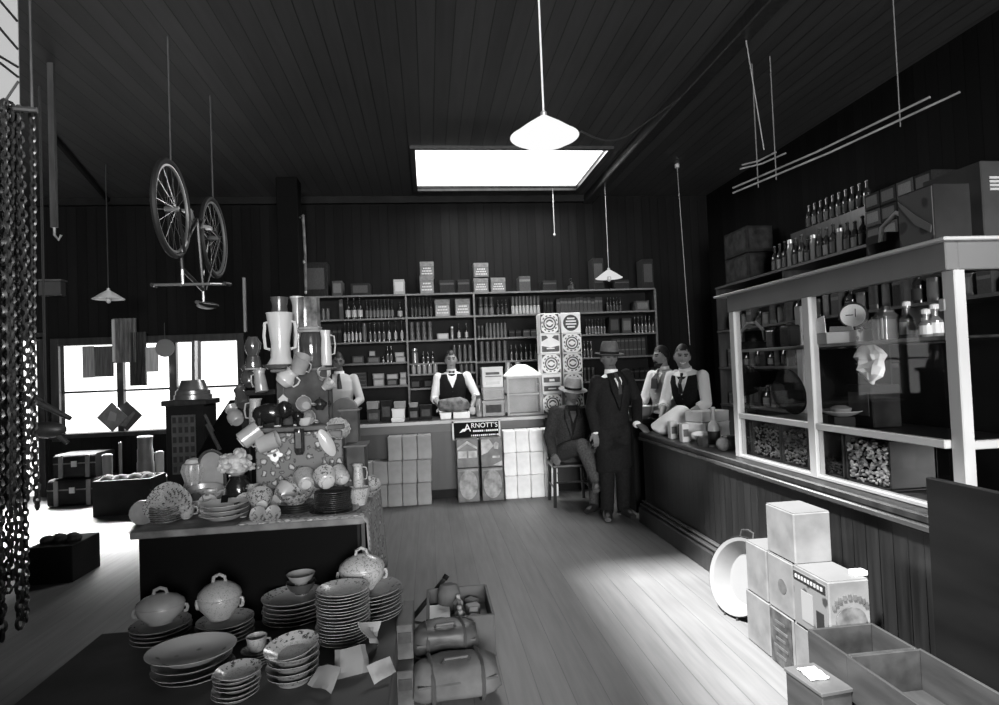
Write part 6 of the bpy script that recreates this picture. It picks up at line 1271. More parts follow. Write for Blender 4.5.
# cans and buckets under the window
for i, (x, y0, y1, w_, mm_, lb) in enumerate(((146, 437, 480, 16, 'paleT', 'tall stack of nested grey cans standing left of the patterned cabinet'), (160, 452, 478, 8, 'whT', 'narrow white can beside the patterned cabinet'), (108, 455, 487, 9, 'dkT', 'upright grey can in front of the trunks under the window'), (121, 443, 485, 3, 'dkT', 'slim pale stick-like can standing under the window mullion'), (163, 476, 492, 14, 'paleT', 'low grey tub at the foot of the patterned cabinet'))):
    mm__ = {'paleT': M('pale_can', .06, .5, nz=(5, .3)), 'whT': M('white_can', .25, .5), 'dkT': M('dull_can', .07, .5)}[mm_]
    Y = 8.3 if i != 2 else 8.0; p = PY(x, y1, Y); h_ = S(y1 - y0, p); r = S(w_, p) / 2; zb = max(0, p.z)
    t = thing('metal_can', lb, 'can', (p.x, Y, 0)); h_ += zb
    k = MB(); k.lathe([(r * .95, 0), (r, .02), (r * .96, h_ * .6), (r * .9, h_ * .62), (r * .9, h_ * .8), (r * .82, h_ * .82), (r * .82, h_)] if i == 0 else [(r * .85, 0), (r, h_ * .95), (r * 1.05, h_)], 18); k.to('can_body', mm__, t); k = MB(); k.lathe([(r * .86, h_ - .01), (r * .9, h_), (r * .8, h_ + .012)], 18); k.to('rim', china_g, t)
# patterned cabinet with a tin hopper
Y = 7.2; a, b = PY(167, 478, Y), PY(206, 478, Y); cw = b.x - a.x; ct_ = PY(186, 400, Y).z
t = thing('seed_cabinet', 'dark cabinet with a panel of small pictures and tin hopper top before the windows', 'cabinet', ((a.x + b.x) / 2, Y + .2, 0))
k = MB(); k.box((0, 0, ct_ / 2), (cw, .4, ct_), bev=.006); k.to('cabinet_body', wood_black, t, 0); k = MB(); k.box((0, 0, ct_ - .03), (cw + .07, .46, .06), bev=.008); k.to('cornice', wood_dark, t, 0)
x0, x1, z0, z1 = PY(172, 440, Y).x - (a.x + b.x) / 2, PY(196, 440, Y).x - (a.x + b.x) / 2, PY(184, 474, Y).z, PY(184, 415, Y).z
k = MB(); k.box(((x0 + x1) / 2, -.203, (z0 + z1) / 2), (x1 - x0, .008, z1 - z0)); o = k.to('picture_panel', M('panel_grey', .06, .5, nz=(8, .3)), t, 0)
for i in range(4):
    for j in range(6): k = MB(); k.box((x0 + (x1 - x0) * (i + .5) / 4, -.209, z0 + (z1 - z0) * (j + .5) / 6), ((x1 - x0) * .15, .004, (z1 - z0) * .1)); k.to('small_picture', ink, o, 0)
k = MB(); h0 = PY(190, 380, Y).z - ct_; k.lathe([(.2, 0), (.2, .05), (.185, .06), (.185, h0 * .45), (.16, h0 * .5), (.12, h0), (.115, h0)], 24, T(.02, 0, ct_)); k.to('tin_hopper', M('hopper_tin', .22, .3, metal=.7, nz=(5, .3)), t)
k = MB(); k.tube([(.06, 0, ct_ + h0 - .02), (.07, 0, ct_ + h0 + .45)], .05, 10); k.to('flue_pipe', M('flue_tin', .2, .4, metal=.5), t)
# things hanging in front of the windows
Y = YB - .18
def hang(nm, lb, cat, x0, x1, y0, y1, m, th=.02, build=None):
    a, b = PY(x0, y1, Y), PY(x1, y0, Y); t = thing(nm, lb, cat, ((a.x + b.x) / 2, Y, a.z)); w_, h_ = b.x - a.x, b.z - a.z
    k = MB(); (build or (lambda k, w_, h_: k.box((0, 0, h_ / 2), (w_, th, h_))))(k, w_, h_); k.to(nm + '_body', m, t, 30); return t, w_, h_
def fold(k, w_, h_):
    n = 14
    rs = []
    for z in (0, h_ * .5, h_): rs.append([V((-w_ / 2 + w_ * i / n, .02 * math.sin(i * 2.2 + z), z)) for i in range(n + 1)] + [V((w_ / 2 - w_ * i / n, .035 + .02 * math.sin(i * 1.7), z)) for i in range(n + 1)])
    k.rings(rs)
t, w_, h_ = hang('brush_row', 'row of hanging striped brushes over the left window pane', 'brushes', 95, 113, 346, 377, M('brush_dark', .05, .8, nz=(3, .6), stretch=(30, 1, 1)))
hang('striped_card', 'pale striped card hanging beside the row of brushes in the left window', 'card', 83, 94, 346, 378, M('striped_card', .18, .7, nz=(3, .5), stretch=(40, 1, 1)), .01)
t, w_, h_ = hang('hanging_coat', 'pale grey coat hanging between the window panes', 'coat', 113, 135, 318, 363, M('coat_grey', .1, .9, nz=(4, .5), stretch=(6, 6, 1)), build=fold)
k = MB(); k.box((-w_ * .4, -.03, h_ * .5), (.035, .02, h_ * .95)); k.to('pale_lapel', M('lapel', .35, .8), t, 0)
hang('dark_cloth', 'dark narrow cloth hanging right of the coat in the window', 'cloth', 130, 145, 332, 386, M('dark_strip', .025, .9, nz=(4, .4), stretch=(6, 6, 1)), build=fold)
hang('hanging_paper', 'pale paper hanging from the window frame beside the dark cloth', 'paper', 146, 158, 347, 372, M('pale_strip', .3, .8, nz=(3, .3), stretch=(20, 1, 1)), .01)
p = PY(165, 348, Y); t = thing('round_plaque', 'round grey disc hanging at the top of the middle window', 'disc', tuple(p)); k = MB(); k.lathe([(.01, -.008), (S(9, p), -.008), (S(9, p), .008), (.01, .008)], 28, rot(PI / 2)); k.to('disc', M('disc_grey', .13, .6), t); k = MB(); k.tube([(0, 0, S(9, p)), (0, 0, .35)], .005, 5); k.to('hanging_wire', iron, t)
for i, (x, m_, lb) in enumerate(((112, 'sign_l', 'mid-grey diamond-shaped card on the window mullion, left of two'), (127, 'sign_d', 'darker diamond-shaped card with a light band on the window mullion, right of two'))):
    p = PY(x, 417 - i, Y - .05 * (1 - i)); r = S(15, p); t = thing('diamond_sign', lb, 'sign', tuple(p)); k = MB(); k.prism([(0, -r), (r * .95, 0), (0, r), (-r * .95, 0)], .012); k.to('sign_board', M(m_, [.12, .03][i], .6, nz=(6, .3)), t, 0)
    k = MB()
    if i: k.prism([(-.02, -r * .7), (r * .55, r * .2), (r * .45, r * .32), (-.1, -r * .6)], .003, T(0, -.004, 0)); k.to('light_band', midlab, t, 0)
    else: k.prism([(-r * .3, -r * .2), (r * .2, -r * .3), (r * .3, r * .2), (-r * .1, r * .4)], .003, T(0, -.004, 0)); k.to('emblem', M('emblem', .2, .6), t, 0)
# dark heap with handles right of the cabinet
p = PY(226, 440, 6.9); t = thing('garden_tool_heap', 'dark heap of sacking with a tool handle between cabinet and china pile', 'sack', (p.x, 6.9, 0)); k = MB(); zt = PY(232, 400, 6.9).z; k.loft([((0, 0, 0), (.35, 0, 0), (0, .25, 0)), ((0, 0, zt * .55), (.3, 0, 0), (0, .22, 0)), ((.06, 0, zt * .85), (.14, 0, 0), (0, .12, 0)), ((.1, 0, zt), (.04, 0, 0), (0, .04, 0))], 18)
for v in k.bm.verts: v.co += V((NZ.noise(v.co * 4), NZ.noise(v.co * 4 + V((5, 0, 0))), 0)) * .06
k.to('sack_body', black_cloth, t, 50)
k = MB(); e = PY(207, 424, 6.7); k.tube([(0, -.2, zt * .6), (e.x - p.x, -.2, e.z)], .02, 6); k.tube([(e.x - p.x + .06, -.2, e.z - .08), (e.x - p.x - .02, -.2, e.z + .1)], .015, 6); k.to('tool_handle', wood_dark, t)
p = PY(172, 316, 5.0)
# dark crate in the shade at the left
p = PZ(54, 582, 0); t = thing('dark_crate', 'low dark crate with lumps on top in the shade near the chains', 'crate', (p.x, p.y + .15, 0)); k = MB(); k.box((0, 0, .14), (.32, .4, .28), bev=.005); k.to('crate_body', wood_black, t, 0)
for i in range(5): k = MB(); k.ball((-.1 + .05 * i, -.05 + .06 * (i % 2), .3), (.05, .06, .035), 9); k.to('sacking_lump', M('lump', .02, .9), t)
for i, (x, y, Y) in enumerate(((45, 318, 8.8),)):
    p = PY(x, y, Y); t = thing('wall_box', 'small grey box fixed on the far wall above the bright doorway', 'box', (p.x, YB - .08, PY(45, 290, YB).z - .1)); k = MB(); k.box((0, 0, .1), (.28, .14, .2), bev=.01); k.to('box_body', M('wall_box', .05, .6), t, 0); k = MB(); k.box((0, -.01, .21), (.32, .17, .02)); k.to('lid', M('wall_box_lid', .09, .6), t, 0)
# ================================================================ PEOPLE
def limb(mb, pts, rs, n=12):
    """tapered tube through joints with rounded ends"""
    pts = [V(p) for p in pts]; P, R = [], []
    for i in range(len(pts) - 1):
        for q in range(4):
            f = q / 4; P.append(pts[i].lerp(pts[i + 1], f)); R.append(rs[i] * (1 - f) + rs[i + 1] * f)
    P.append(pts[-1]); R.append(rs[-1]); mb.tube(P, R, n)
    for p, r in zip(pts, rs): mb.ball(p, r, 12)
def hand(mb, wrist, d, up, curl=.5, s=1., side=1):
    """palm, four unequal bent fingers and a thumb from the side of the palm"""
    wrist, d = V(wrist), V(d).normalized(); up = V(up); up = (up - d * up.dot(d)).normalized(); lat = d.cross(up) * side
    mb.loft([(wrist - d * .01, lat * .022 * s, up * .017 * s), (wrist + d * .03 * s, lat * .034 * s, up * .016 * s), (wrist + d * .085 * s, lat * .04 * s, up * .013 * s)], 12, pw=2.6)
    for i, (o, L_) in enumerate(((-.03, .07), (-.01, .08), (.011, .075), (.03, .058))):
        b = wrist + d * .08 * s + lat * o * s; p = [b]; dr = d.copy()
        for q, f in enumerate((.45, .32, .23)):
            dr = (dr - up * curl * (.35 + .3 * q)).normalized(); p.append(p[-1] + dr * L_ * f * s)
        mb.tube([b - d * .02 * s] + p, [.0105 * s, .0105 * s, .0098 * s, .009 * s, .0075 * s], 8); mb.ball(p[-1], .0075 * s, 8)
    b = wrist + d * .025 * s - lat * .028 * s; t1 = b + (d * .7 - lat * .6 - up * .2).normalized() * .04 * s; t2 = t1 + (d * .95 - lat * .2 - up * .3).normalized() * .032 * s
    mb.tube([b - d * .01, t1, t2], [.0125 * s, .0115 * s, .009 * s], 8); mb.ball(t2, .009 * s, 8)
def head(mb, c, m, s=1.):
    """shaped head facing local -Y; m is its rotation"""
    n, k = 40, 30; rs = []
    for i in range(k + 1):
        a = -PI / 2 + PI * i / k; z = math.sin(a); cz = max(math.cos(a), .002); ring = []
        for j in range(n):
            b = 2 * PI * j / n; x, y = cz * math.cos(b), cz * math.sin(b)
            w_ = .076 * (1 - .30 * max(0, -z) ** 1.3) * (1 - .05 * max(0, z)); d_ = .096 * (1 - .1 * max(0, -z))
            px, py, pz = x * w_, y * d_ + .008, z * .118
            if y < 0:
                g = lambda cx, cz_, sx, sz: math.exp(-((px - cx) / sx) ** 2 - ((pz - cz_) / sz) ** 2)
                py -= .022 * g(0, -.022, .011, .02) + .012 * g(0, .002, .008, .022)      # nose
                py += .013 * (g(.03, .012, .016, .011) + g(-.03, .012, .016, .011))       # eye sockets
                py -= .006 * g(0, .035, .05, .012)                                        # brow
                py -= .006 * g(0, -.062, .022, .006) + .006 * g(0, -.072, .02, .006)      # lips
                py += .004 * g(0, -.067, .024, .003)
                py -= .009 * g(0, -.1, .022, .016)                                        # chin
            elif z < -.3: py -= .035 * (-z - .3)
            ring.append(c + m @ V((px * s, py * s, pz * s)))
        rs.append(ring)
    mb.rings(rs)
    for q in (-1, 1): mb.ball(c + m @ V((q * .075 * s, .012 * s, -.008 * s)), (.011 * s, .02 * s, .032 * s), 10, m)
def torso_secs(hip, chest, neck, ax, k=0., hw=.155, cw=.165, sw=.17, dp=.112):
    """pelvis - waist - chest - shoulder line sections; ax is the shoulder axis"""
    hip, chest, neck = V(hip), V(chest), V(neck); a = V(ax).normalized(); up = (neck - hip).normalized(); f = a.cross(up) * -1
    w_ = hip.lerp(chest, .45)
    return [(hip - up * .1, a * (hw * .8 + k), f * (dp * .85 + k)), (hip, a * (hw + k), f * (dp + k)), (w_, a * (hw * .9 + k), f * (dp * .9 + k)), (chest, a * (cw + k), f * (dp * 1.08 + k)),
            (chest.lerp(neck, .55), a * (sw + k), f * (dp * .92 + k)), (chest.lerp(neck, .85), a * (sw * .78 + k), f * (dp * .7 + k)), (chest.lerp(neck, 1.0), a * (.054 + k), f * (.054 + k))]
def person(name_label, loc, rz, J, skinm=None, cloth=None, hat=None, hair=True, group=None, seat=False, moustache=False, beard=False):
    """J: joints in the person's frame (faces local -Y)"""
    t = thing('person', name_label, 'person', loc, rz)
    hm = rot(*J.get('head_rot', (0, 0, 0))); hc = V(J['head'])
    ax = V(J['sh_l']) - V(J['sh_r'])
    mb = MB(); mb.loft(torso_secs(J['hip'], J['chest'], J['neck'], ax), 22)
    mb.tube([V(J['neck']) - V((0, 0, .04)), V(J['neck']) + V((0, 0, .02)), hc - hm @ V((0, -.015, .06))], [.06, .056, .055], 12)
    head(mb, hc, hm)
    for s in 'lr':
        limb(mb, [J['sh_' + s], J['el_' + s], J['wr_' + s]], [.05, .04, .026])
        limb(mb, [J['hi_' + s], J['kn_' + s], J['an_' + s]], [.085, .058, .038])
        d = V(J.get('hd_' + s) or (V(J['wr_' + s]) - V(J['el_' + s]))); hand(mb, J['wr_' + s], d, J.get('hu_' + s, (0, -1, .3)), J.get('cu_' + s, .5), 1.02, 1 if s == 'l' else -1)
        an = V(J['an_' + s]); td = V(J.get('to_' + s, (0, -1, 0))).normalized()
        mb.tube([an - td * .03, an + td * .06 - V((0, 0, .035)), an + td * .15 - V((0, 0, .05))], [.04, .036, .028], 10)
    me = remesh(mb, .0065, 2); body = mesh_obj('body', me, [skinm or skin, eye_m, hair_m, M('teeth', .6, .4)], t)
    inv = hm.inverted()
    for p in me.polygons:
        q = inv @ (p.center - hc)
        if q.y < -.05:
            if any(abs(q.x - e) < .0125 and abs(q.z - .012) < .0065 for e in (-.03, .03)): p.material_index = 1
            elif any(abs(q.x - e) < .019 and abs(q.z - .03) < .0045 for e in (-.03, .03)): p.material_index = 2
            elif J.get('smile') and abs(q.x) < .027 and abs(q.z + .064 - q.x * q.x * 12) < .006: p.material_index = 3
            elif abs(q.x) < .022 and abs(q.z + .067) < .0035: p.material_index = 1
    if hair:
        mb = MB(); head(mb, hc, hm, 1.045)
        for f in list(mb.bm.faces):
            q = inv @ (f.calc_center_median() - hc)
            if q.z < (.068 - .012 * math.cos(q.x * 60) if q.y < -.055 else .06 - (q.y + .055) * 1.0 if q.y < .0 else max(-.075, .005 - q.y * 1.6)): mb.bm.faces.remove(f)
        [setattr(v, 'co', v.co + hm @ V((0, 0, 1)) * (.008 + .006 * NZ.noise(v.co * 40)) * max(0, min(1, ((inv @ (v.co - hc)).z - .03) / .06))) for v in mb.bm.verts]; mb.to('hair', hair_m, t)
    if moustache or beard:
        mb = MB(); mb.tube([hc + hm @ V(q) for q in ((-.034, -.07, -.058), (-.012, -.091, -.05), (.012, -.091, -.05), (.034, -.07, -.058))], [.004, .009, .009, .004], 7); mb.to('moustache', hair_m, t)
    if beard:
        mb = MB(); mb.loft([(hc + hm @ V((0, -.035, -.075)), hm @ V((.055, 0, 0)), hm @ V((0, .05, .0))), (hc + hm @ V((0, -.05, -.1)), hm @ V((.045, 0, 0)), hm @ V((0, .04, 0))), (hc + hm @ V((0, -.05, -.13)), hm @ V((.02, 0, 0)), hm @ V((0, .02, 0)))], 14); mb.to('beard', hair_m, t)
    C_ = cloth
    # trousers
    mb = MB(); mb.loft(torso_secs(J['hip'], J['chest'], J['neck'], ax, .016)[:3], 22)
    for s in 'lr': limb(mb, [J['hi_' + s], J['kn_' + s], J['an_' + s]], [.1, .078, .066])
    mesh_obj('trousers', remesh(mb, .011, 2), C_['trousers'], t)
    for s in 'lr':
        an = V(J['an_' + s]); td = V(J.get('to_' + s, (0, -1, 0))).normalized(); la = V((-td.y, td.x, 0)); z0 = an.z - .08
        mb = MB(); z = V((0, 0, 1)); mb.loft([(an - td * .055 - z * .045, la * .036, z * .034), (an - td * .02 - z * .02, la * .045, z * .058), (an + td * .05 - z * .03, la * .045, z * .047), (an + td * .12 - z * .05, la * .046, z * .028), (an + td * .18 - z * .056, la * .03, z * .02)], 16, pw=2.5); mb.to('shoe', leather, t)
    # shirt with sleeves
    sl = J.get('sleeve', 1.0)
    def arms(mb, r0, r1, r2, cut):
        for s in 'lr':
            e, w_ = V(J['el_' + s]), V(J['wr_' + s]); limb(mb, [J['sh_' + s], e, e.lerp(w_, cut)], [r0, r1, r2])
    mb = MB(); mb.loft(torso_secs(J['hip'], J['chest'], J['neck'], ax, .003 if C_.get('coat') else .012)[1:], 22); arms(mb, *((.054, .047, .04) if C_.get('coat') else (.062, .055, .047)), sl); mesh_obj('shirt', remesh(mb, .01, 2), C_['shirt'], t)
    if sl < .9:
        for s in 'lr':
            e, w_ = V(J['el_' + s]), V(J['wr_' + s]); c = e.lerp(w_, sl); d = (w_ - e).normalized(); mb = MB(); mb.tube([c - d * .02, c + d * .02], [.054, .052], 14); mb.to('rolled_cuff', C_['shirt'], t)
    else:
        for s in 'lr':
            e, w_ = V(J['el_' + s]), V(J['wr_' + s]); d = (w_ - e).normalized(); mb = MB(); mb.tube([w_ - d * .03, w_ + d * .006], [.037, .04], 14); mb.to('shirt_cuff', shirt_m, t)
    nk = V(J['neck']); up = (nk - V(J['hip'])).normalized(); a = ax.normalized(); fr_ = (a.cross(up) * -1); fr_ = fr_ if fr_.y < 0 else -fr_
    if C_.get('waistcoat'):
        S_ = torso_secs(J['hip'], J['chest'], J['neck'], ax, .03)[1:6]; mb = MB(); mb.loft([(c, x * .97, y) for c, x, y in S_], 32)
        # cut the V neck and arm holes
        ch = V(J['chest'])
        for f in list(mb.bm.faces):
            pass
        mb.to('waistcoat', C_['waistcoat'], t, 60)
        k = MB(); c0 = ch.lerp(nk, .05); dep = .115 * 1.08 + .036
        P = [c0 + fr_ * (dep + .003), ch.lerp(nk, .55) + fr_ * (.115 * .92 + .035) + a * .05, ch.lerp(nk, .9) + fr_ * .095 + a * .07, ch.lerp(nk, .9) + fr_ * .095 - a * .07, ch.lerp(nk, .55) + fr_ * (.115 * .92 + .035) - a * .05]
        Q = [p - fr_ * .03 for p in P]; k.rings([[p for p in Q], [p for p in P]]); k.to('shirt_front', C_['shirt'], t, 0)
        k = MB()
        for i in range(4): k.ball(V(J['hip']).lerp(c0, .25 + .2 * i) + fr_ * (.115 + .045), .007, 6)
        k.to('button', C_.get('buttons', ink), t)
    if C_.get('coat'):
        mb = MB(); S_ = torso_secs(J['hip'], J['chest'], J['neck'], ax, .022)[1:6]
        if J.get('skirt'):
            h_ = V(J['hip']); S_ = [(h_ - V((0, 0, J['skirt'])), a * .185, fr_ * .15), (h_ - V((0, 0, J['skirt'] * .5)), a * .178, fr_ * .142)] + S_
        mb.loft(S_, 28); arms(mb, .068, .06, .05, .93); mesh_obj('coat', remesh(mb, .012, 3), C_['coat'], t)
        ch = V(J['chest']); hp = V(J['hip'])
        k = MB(); P = [hp.lerp(ch, .6) + fr_ * .165, ch.lerp(nk, .55) + fr_ * .168 + a * .05, nk + fr_ * .09 + a * .065, nk + fr_ * .09 - a * .065, ch.lerp(nk, .55) + fr_ * .168 - a * .05]
        k.rings([[p - fr_ * .05 for p in P], P]); k.to('waistcoat_front', C_.get('vest', suit), t, 0)
        k = MB(); P = [ch.lerp(nk, .15) + fr_ * .171, ch.lerp(nk, .62) + fr_ * .166 + a * .03, nk - up * .02 + fr_ * .09 + a * .034, nk - up * .02 + fr_ * .09 - a * .034, ch.lerp(nk, .62) + fr_ * .166 - a * .03]
        k.rings([[p - fr_ * .04 for p in P], [p + fr_ * .004 for p in P]]); k.to('shirt_front', C_['shirt'], t, 0)
        for s in (-1, 1):
            k = MB(); P = [hp.lerp(ch, .55) + fr_ * .17 + a * .0 * s, ch.lerp(nk, .35) + fr_ * .178 + a * .085 * s, ch.lerp(nk, .6) + fr_ * .17 + a * .09 * s, nk + fr_ * .07 + a * .075 * s, nk + fr_ * .1 + a * .055 * s, ch.lerp(nk, .4) + fr_ * .182 + a * .035 * s]
            k.rings([[p - fr_ * .02 for p in P], [p + fr_ * .006 for p in P]]); k.to('lapel', C_['coat'], t, 0)
    if not C_.get('nocollar'):
        k = MB(); k.tube([nk - up * .012, nk + up * .03], [.068, .064], 18); k.to('collar', shirt_m, t)
    if C_.get('tie'):
        dep = .175 if C_.get('coat') else .158; ch = V(J['chest']); k = MB()
        if C_['tie'] == 'bow':
            c = nk + fr_ * .08 - up * .01
            for s in (-1, 1): k.loft([(c, up * .006, fr_ * .008), (c + a * .02 * s, up * .014, fr_ * .01), (c + a * .04 * s, up * .018, fr_ * .008)], 10)
            k.to('bow_tie', ink, t)
        else:
            w_ = C_.get('tie_w', 1.); P = [(nk + fr_ * .085, .016), (nk - up * .03 + fr_ * (dep - .06), .018), (ch.lerp(nk, .6) + fr_ * (dep + .002), .02 * w_), (ch.lerp(nk, .12) + fr_ * (dep + .006), .026 * w_)]
            k.loft([(p, a * w__, fr_ * .006) for p, w__ in P], 10); k.to('necktie', C_.get('tie_m', ink), t)
    if C_.get('apron'):
        k = MB(); h_ = V(J['hip']); k.loft([(h_ + up * .02, a * .2, fr_ * .165), (h_ - V((0, 0, .25)), a * .2, fr_ * .18), (h_ - V((0, 0, .5)), a * .22, fr_ * .2)], 24); k.to('apron', C_['apron'], t)
    if hat:
        k = MB(); br = hat.get('brim', .15); hm2 = T(hc) @ hm @ rot(*hat.get('tilt', (0, 0, 0))) @ T(0, .006, .036)
        k.lathe([(.086, -.01), (br * .8, -.006), (br, hat.get('curl', .004)), (br, hat.get('curl', .004) + .005), (br * .78, .002), (.098, .006), (.095, .05), (.088, .1), (.074, .128), (.045, .132), (.002, .118)], 30, hm2, sx=.95, sy=1.05); k.to('hat', hat['m'], t)
        k = MB(); k.lathe([(.099, .008), (.0985, .034)], 30, hm2, sx=.95, sy=1.05, cap=(False, False)); k.to('hat_band', hat.get('band', suit), t)
    return t
def std(h=1.0, **kw):
    """a standing figure, 1.74 m tall at h = 1"""
    J = dict(hip=(0, 0, .93), chest=(0, -.01, 1.25), neck=(0, .01, 1.47), head=(0, -.015, 1.615), sh_l=(.155, .0, 1.4), sh_r=(-.155, 0, 1.4), el_l=(.23, .03, 1.12), el_r=(-.23, .03, 1.12), wr_l=(.24, -.06, .87), wr_r=(-.24, -.06, .87),
             hi_l=(.09, 0, .9), hi_r=(-.09, 0, .9), kn_l=(.1, -.015, .48), kn_r=(-.1, -.015, .48), an_l=(.105, .01, .085), an_r=(-.105, .01, .085), to_l=(.2, -1, 0), to_r=(-.2, -1, 0))
    J = {k: tuple(x * h for x in v) for k, v in J.items()}; J.update(kw); return J
def local(p, loc, rz): return tuple(MX.Rotation(-rz, 3, 'Z') @ (V(p) - V(loc)))
# --- the standing man in the long dark coat, hand on the counter corner
loc = V((1.79, 5.86, 0)); rz = .08
sc_ = .955
hx = local((1.99, 5.6, RCT + .035), loc, rz)
Jm = std(sc_, sleeve=1.0, skirt=.42, an_l=(.075, .0, .085), an_r=(-.11, -.04, .085), kn_l=(.08, -.01, .46), kn_r=(-.09, -.03, .46), to_l=(.15, -1, 0), to_r=(-.35, -1, 0))
Jm.update(sh_l=(.165, .0, 1.385), sh_r=(-.15, -.02, 1.335), neck=(.01, 0, 1.42), head=(-.015, -.03, 1.56), chest=(.01, -.01, 1.18), el_l=(.29, .05, 1.12), wr_l=(hx[0] - .02, hx[1] + .05, hx[2] + .04), hd_l=(.3, -1, -.35), hu_l=(0, -.3, 1), cu_l=.45, el_r=(-.2, .05, 1.07), wr_r=(-.19, -.02, .85), cu_r=.7, head_rot=(.06, 0, -.1))
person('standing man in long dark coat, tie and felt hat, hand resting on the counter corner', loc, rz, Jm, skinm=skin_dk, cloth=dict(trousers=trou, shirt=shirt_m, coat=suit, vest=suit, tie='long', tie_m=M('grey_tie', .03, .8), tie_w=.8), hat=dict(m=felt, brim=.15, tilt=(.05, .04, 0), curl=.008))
# --- seated man with crossed legs
loc = V((1.5, 6.52, 0)); rz = -.05; sy_ = .47
Jm = dict(hip=(0, .06, .56), chest=(.02, .02, .88), neck=(.03, -.01, 1.08), head=(.05, -.05, 1.21), head_rot=(.12, .02, .1), sh_l=(.2, .0, 1.0), sh_r=(-.15, .0, 1.01), el_l=(.29, -.06, .77), el_r=(-.22, .03, .74), wr_l=(.17, -.26, .68), wr_r=(-.2, -.13, .56), hd_l=(-.5, -1, -.2), hd_r=(.1, -1, -.5), hu_l=(0, 0, 1), hu_r=(-.6, 0, .8), cu_l=.6, cu_r=.8,
          hi_l=(.09, .03, .56), hi_r=(-.09, .03, .56), kn_l=(.2, -.42, .58), kn_r=(.05, -.44, .68), an_l=(.17, -.4, .085), an_r=(.16, -.58, .34), to_l=(-.75, -.8, 0), to_r=(-.3, -1, 0), sleeve=1.0)
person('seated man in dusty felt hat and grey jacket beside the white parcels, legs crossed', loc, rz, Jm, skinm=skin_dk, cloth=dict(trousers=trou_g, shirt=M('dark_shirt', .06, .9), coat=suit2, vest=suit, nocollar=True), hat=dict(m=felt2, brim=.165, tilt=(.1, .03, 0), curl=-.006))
t = thing('wooden_chair', 'plain dark wooden chair carrying the seated man before the back counter', 'chair', (1.49, 6.58, 0), rz)
k = MB(); k.box((0, 0, .435), (.42, .42, .035), bev=.008); k.to('seat', wood_dark, t, 0)
for sx in (-1, 1):
    for s2 in (-1, 1): k = MB(); k.tube([(sx * .18, s2 * .18, .42), (sx * .195, s2 * .2, 0)], .019, 8); k.to('leg', wood_dark, t)
    k = MB(); k.tube([(sx * .18, .19, .45), (sx * .19, .25, .92)], .017, 8); k.to('back_post', wood_dark, t)
k = MB(); k.box((0, .245, .86), (.4, .02, .1)); k.box((0, .225, .68), (.38, .02, .05)); k.to('back_rail', wood_dark, t, 0)
for sx in (-1, 1): k = MB(); k.tube([(sx * .19, -.19, .2), (sx * .19, .19, .2)], .011, 6); k.to('stretcher', wood_dark, t)
k = MB(); k.tube([(-.19, -.19, .26), (.19, -.19, .26)], .011, 6); k.to('stretcher', wood_dark, t)
# --- two assistants behind the side counter
p = PY(684, 361, 5.95); loc = V((p.x + .04, 5.95, 0)); rz = -.95; p.z += .045
Jm = std(.93, sleeve=.25); z_ = p.z
Jm.update(hip=(0, .1, .93), chest=(0, .0, 1.2), neck=(0, -.05, z_ - .14), head=(-.0, -.1, z_), sh_l=(.18, -.04, z_ - .2), sh_r=(-.17, -.05, z_ - .2), el_l=(.24, -.1, 1.08), el_r=(-.22, -.12, 1.08), wr_l=(.1, -.3, .96), wr_r=(-.12, -.34, .95), smile=1, head_rot=(.08, .06, .62), hi_l=(.09, .08, .88), hi_r=(-.09, .08, .88))
person('smiling shop assistant in dark waistcoat, nearer of two behind the side counter', loc, rz, Jm, cloth=dict(trousers=trou, shirt=shirt_m, waistcoat=suit, tie='long'))
p = PY(662, 361, 6.65); loc = V((p.x + .02, 6.65, 0)); rz = -1.15; p.z += .05
Jm = std(.95, sleeve=.35); z_ = p.z
Jm.update(hip=(0, .02, .93), neck=(0, -.01, z_ - .14), head=(0, -.04, z_), sh_l=(.18, -.0, z_ - .21), sh_r=(-.17, -.02, z_ - .21), el_l=(.25, -.08, 1.09), el_r=(-.22, -.12, 1.06), wr_l=(.12, -.32, 1.0), wr_r=(-.1, -.36, .98), head_rot=(.05, 0, -.25))
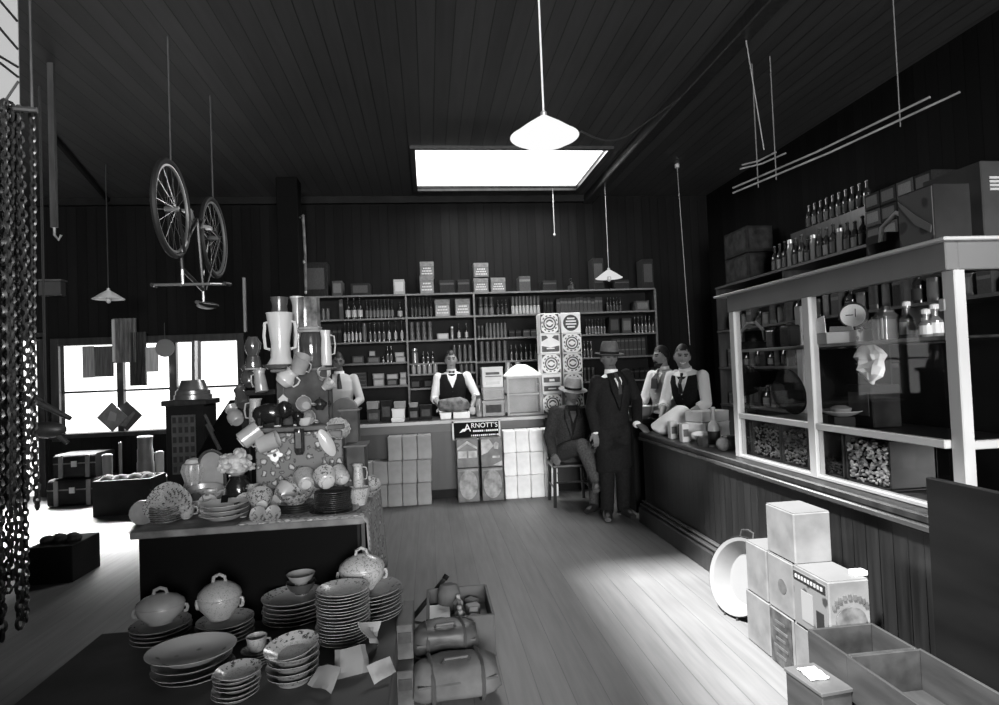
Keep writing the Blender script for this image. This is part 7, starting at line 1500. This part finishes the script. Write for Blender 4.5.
person('bearded shop assistant with broad tie and white shirt, further of the two, looking left', loc, rz, Jm, cloth=dict(trousers=trou, shirt=shirt_m, waistcoat=M('pale_waistcoat', .5, .85), tie='long', tie_w=2.2, tie_m=M('broad_tie', .05, .8), buttons=shirt_m), beard=True)
# --- two shopmen behind the back counter
p = PY(451, 360, 8.1); loc = V((p.x, 8.1, 0)); z_ = p.z
Jm = std(1.02, sleeve=.12); hl, hr = local((PY(473, 412, 7.75).x, 7.72, CT + .05), loc, 0), local((PY(441, 412, 7.75).x, 7.7, CT + .06), loc, 0)
Jm.update(hip=(0, 0, .96), chest=(0, -.02, z_ - .38), neck=(0, -.0, z_ - .15), head=(0, -.04, z_), sh_l=(.2, -.02, z_ - .22), sh_r=(-.18, -.02, z_ - .22), el_l=(.31, -.1, z_ - .48), el_r=(-.24, -.08, z_ - .5), wr_l=(hl[0] - .01, hl[1] + .06, hl[2] + .05), wr_r=(hr[0], hr[1] + .06, hr[2] + .05), hd_l=(0, -1, -.4), hd_r=(.1, -1, -.4), hu_l=(0, 0, 1), hu_r=(0, 0, 1), head_rot=(.05, 0, 0))
person('shopman in dark waistcoat, bow tie and white sleeves standing behind the back counter', loc, 0., Jm, cloth=dict(trousers=trou, shirt=shirt_m, waistcoat=suit, tie='bow'))
p = PY(338, 362, 8.12); loc = V((p.x, 8.12, 0)); z_ = p.z
Jm = std(1.0, sleeve=.55); Jm.update(hip=(0, .0, .94), chest=(.02, -.03, z_ - .37), neck=(.01, -.02, z_ - .15), head=(0, -.07, z_), sh_l=(.19, -.02, z_ - .22), sh_r=(-.18, -.02, z_ - .22), el_l=(.27, -.12, z_ - .5), el_r=(-.22, -.1, z_ - .5), wr_l=(.12, -.3, z_ - .62), wr_r=(-.06, -.3, z_ - .62), head_rot=(.2, 0, .15))
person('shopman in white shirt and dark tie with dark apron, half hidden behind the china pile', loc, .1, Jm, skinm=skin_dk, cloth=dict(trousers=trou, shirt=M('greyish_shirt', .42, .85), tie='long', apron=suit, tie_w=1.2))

for q in [o for o in C.objects if o.parent is None and o.location.z < -40]:
    for ch in [x for x in C.objects if x.parent == q]: bpy.data.objects.remove(ch)
    bpy.data.objects.remove(q)
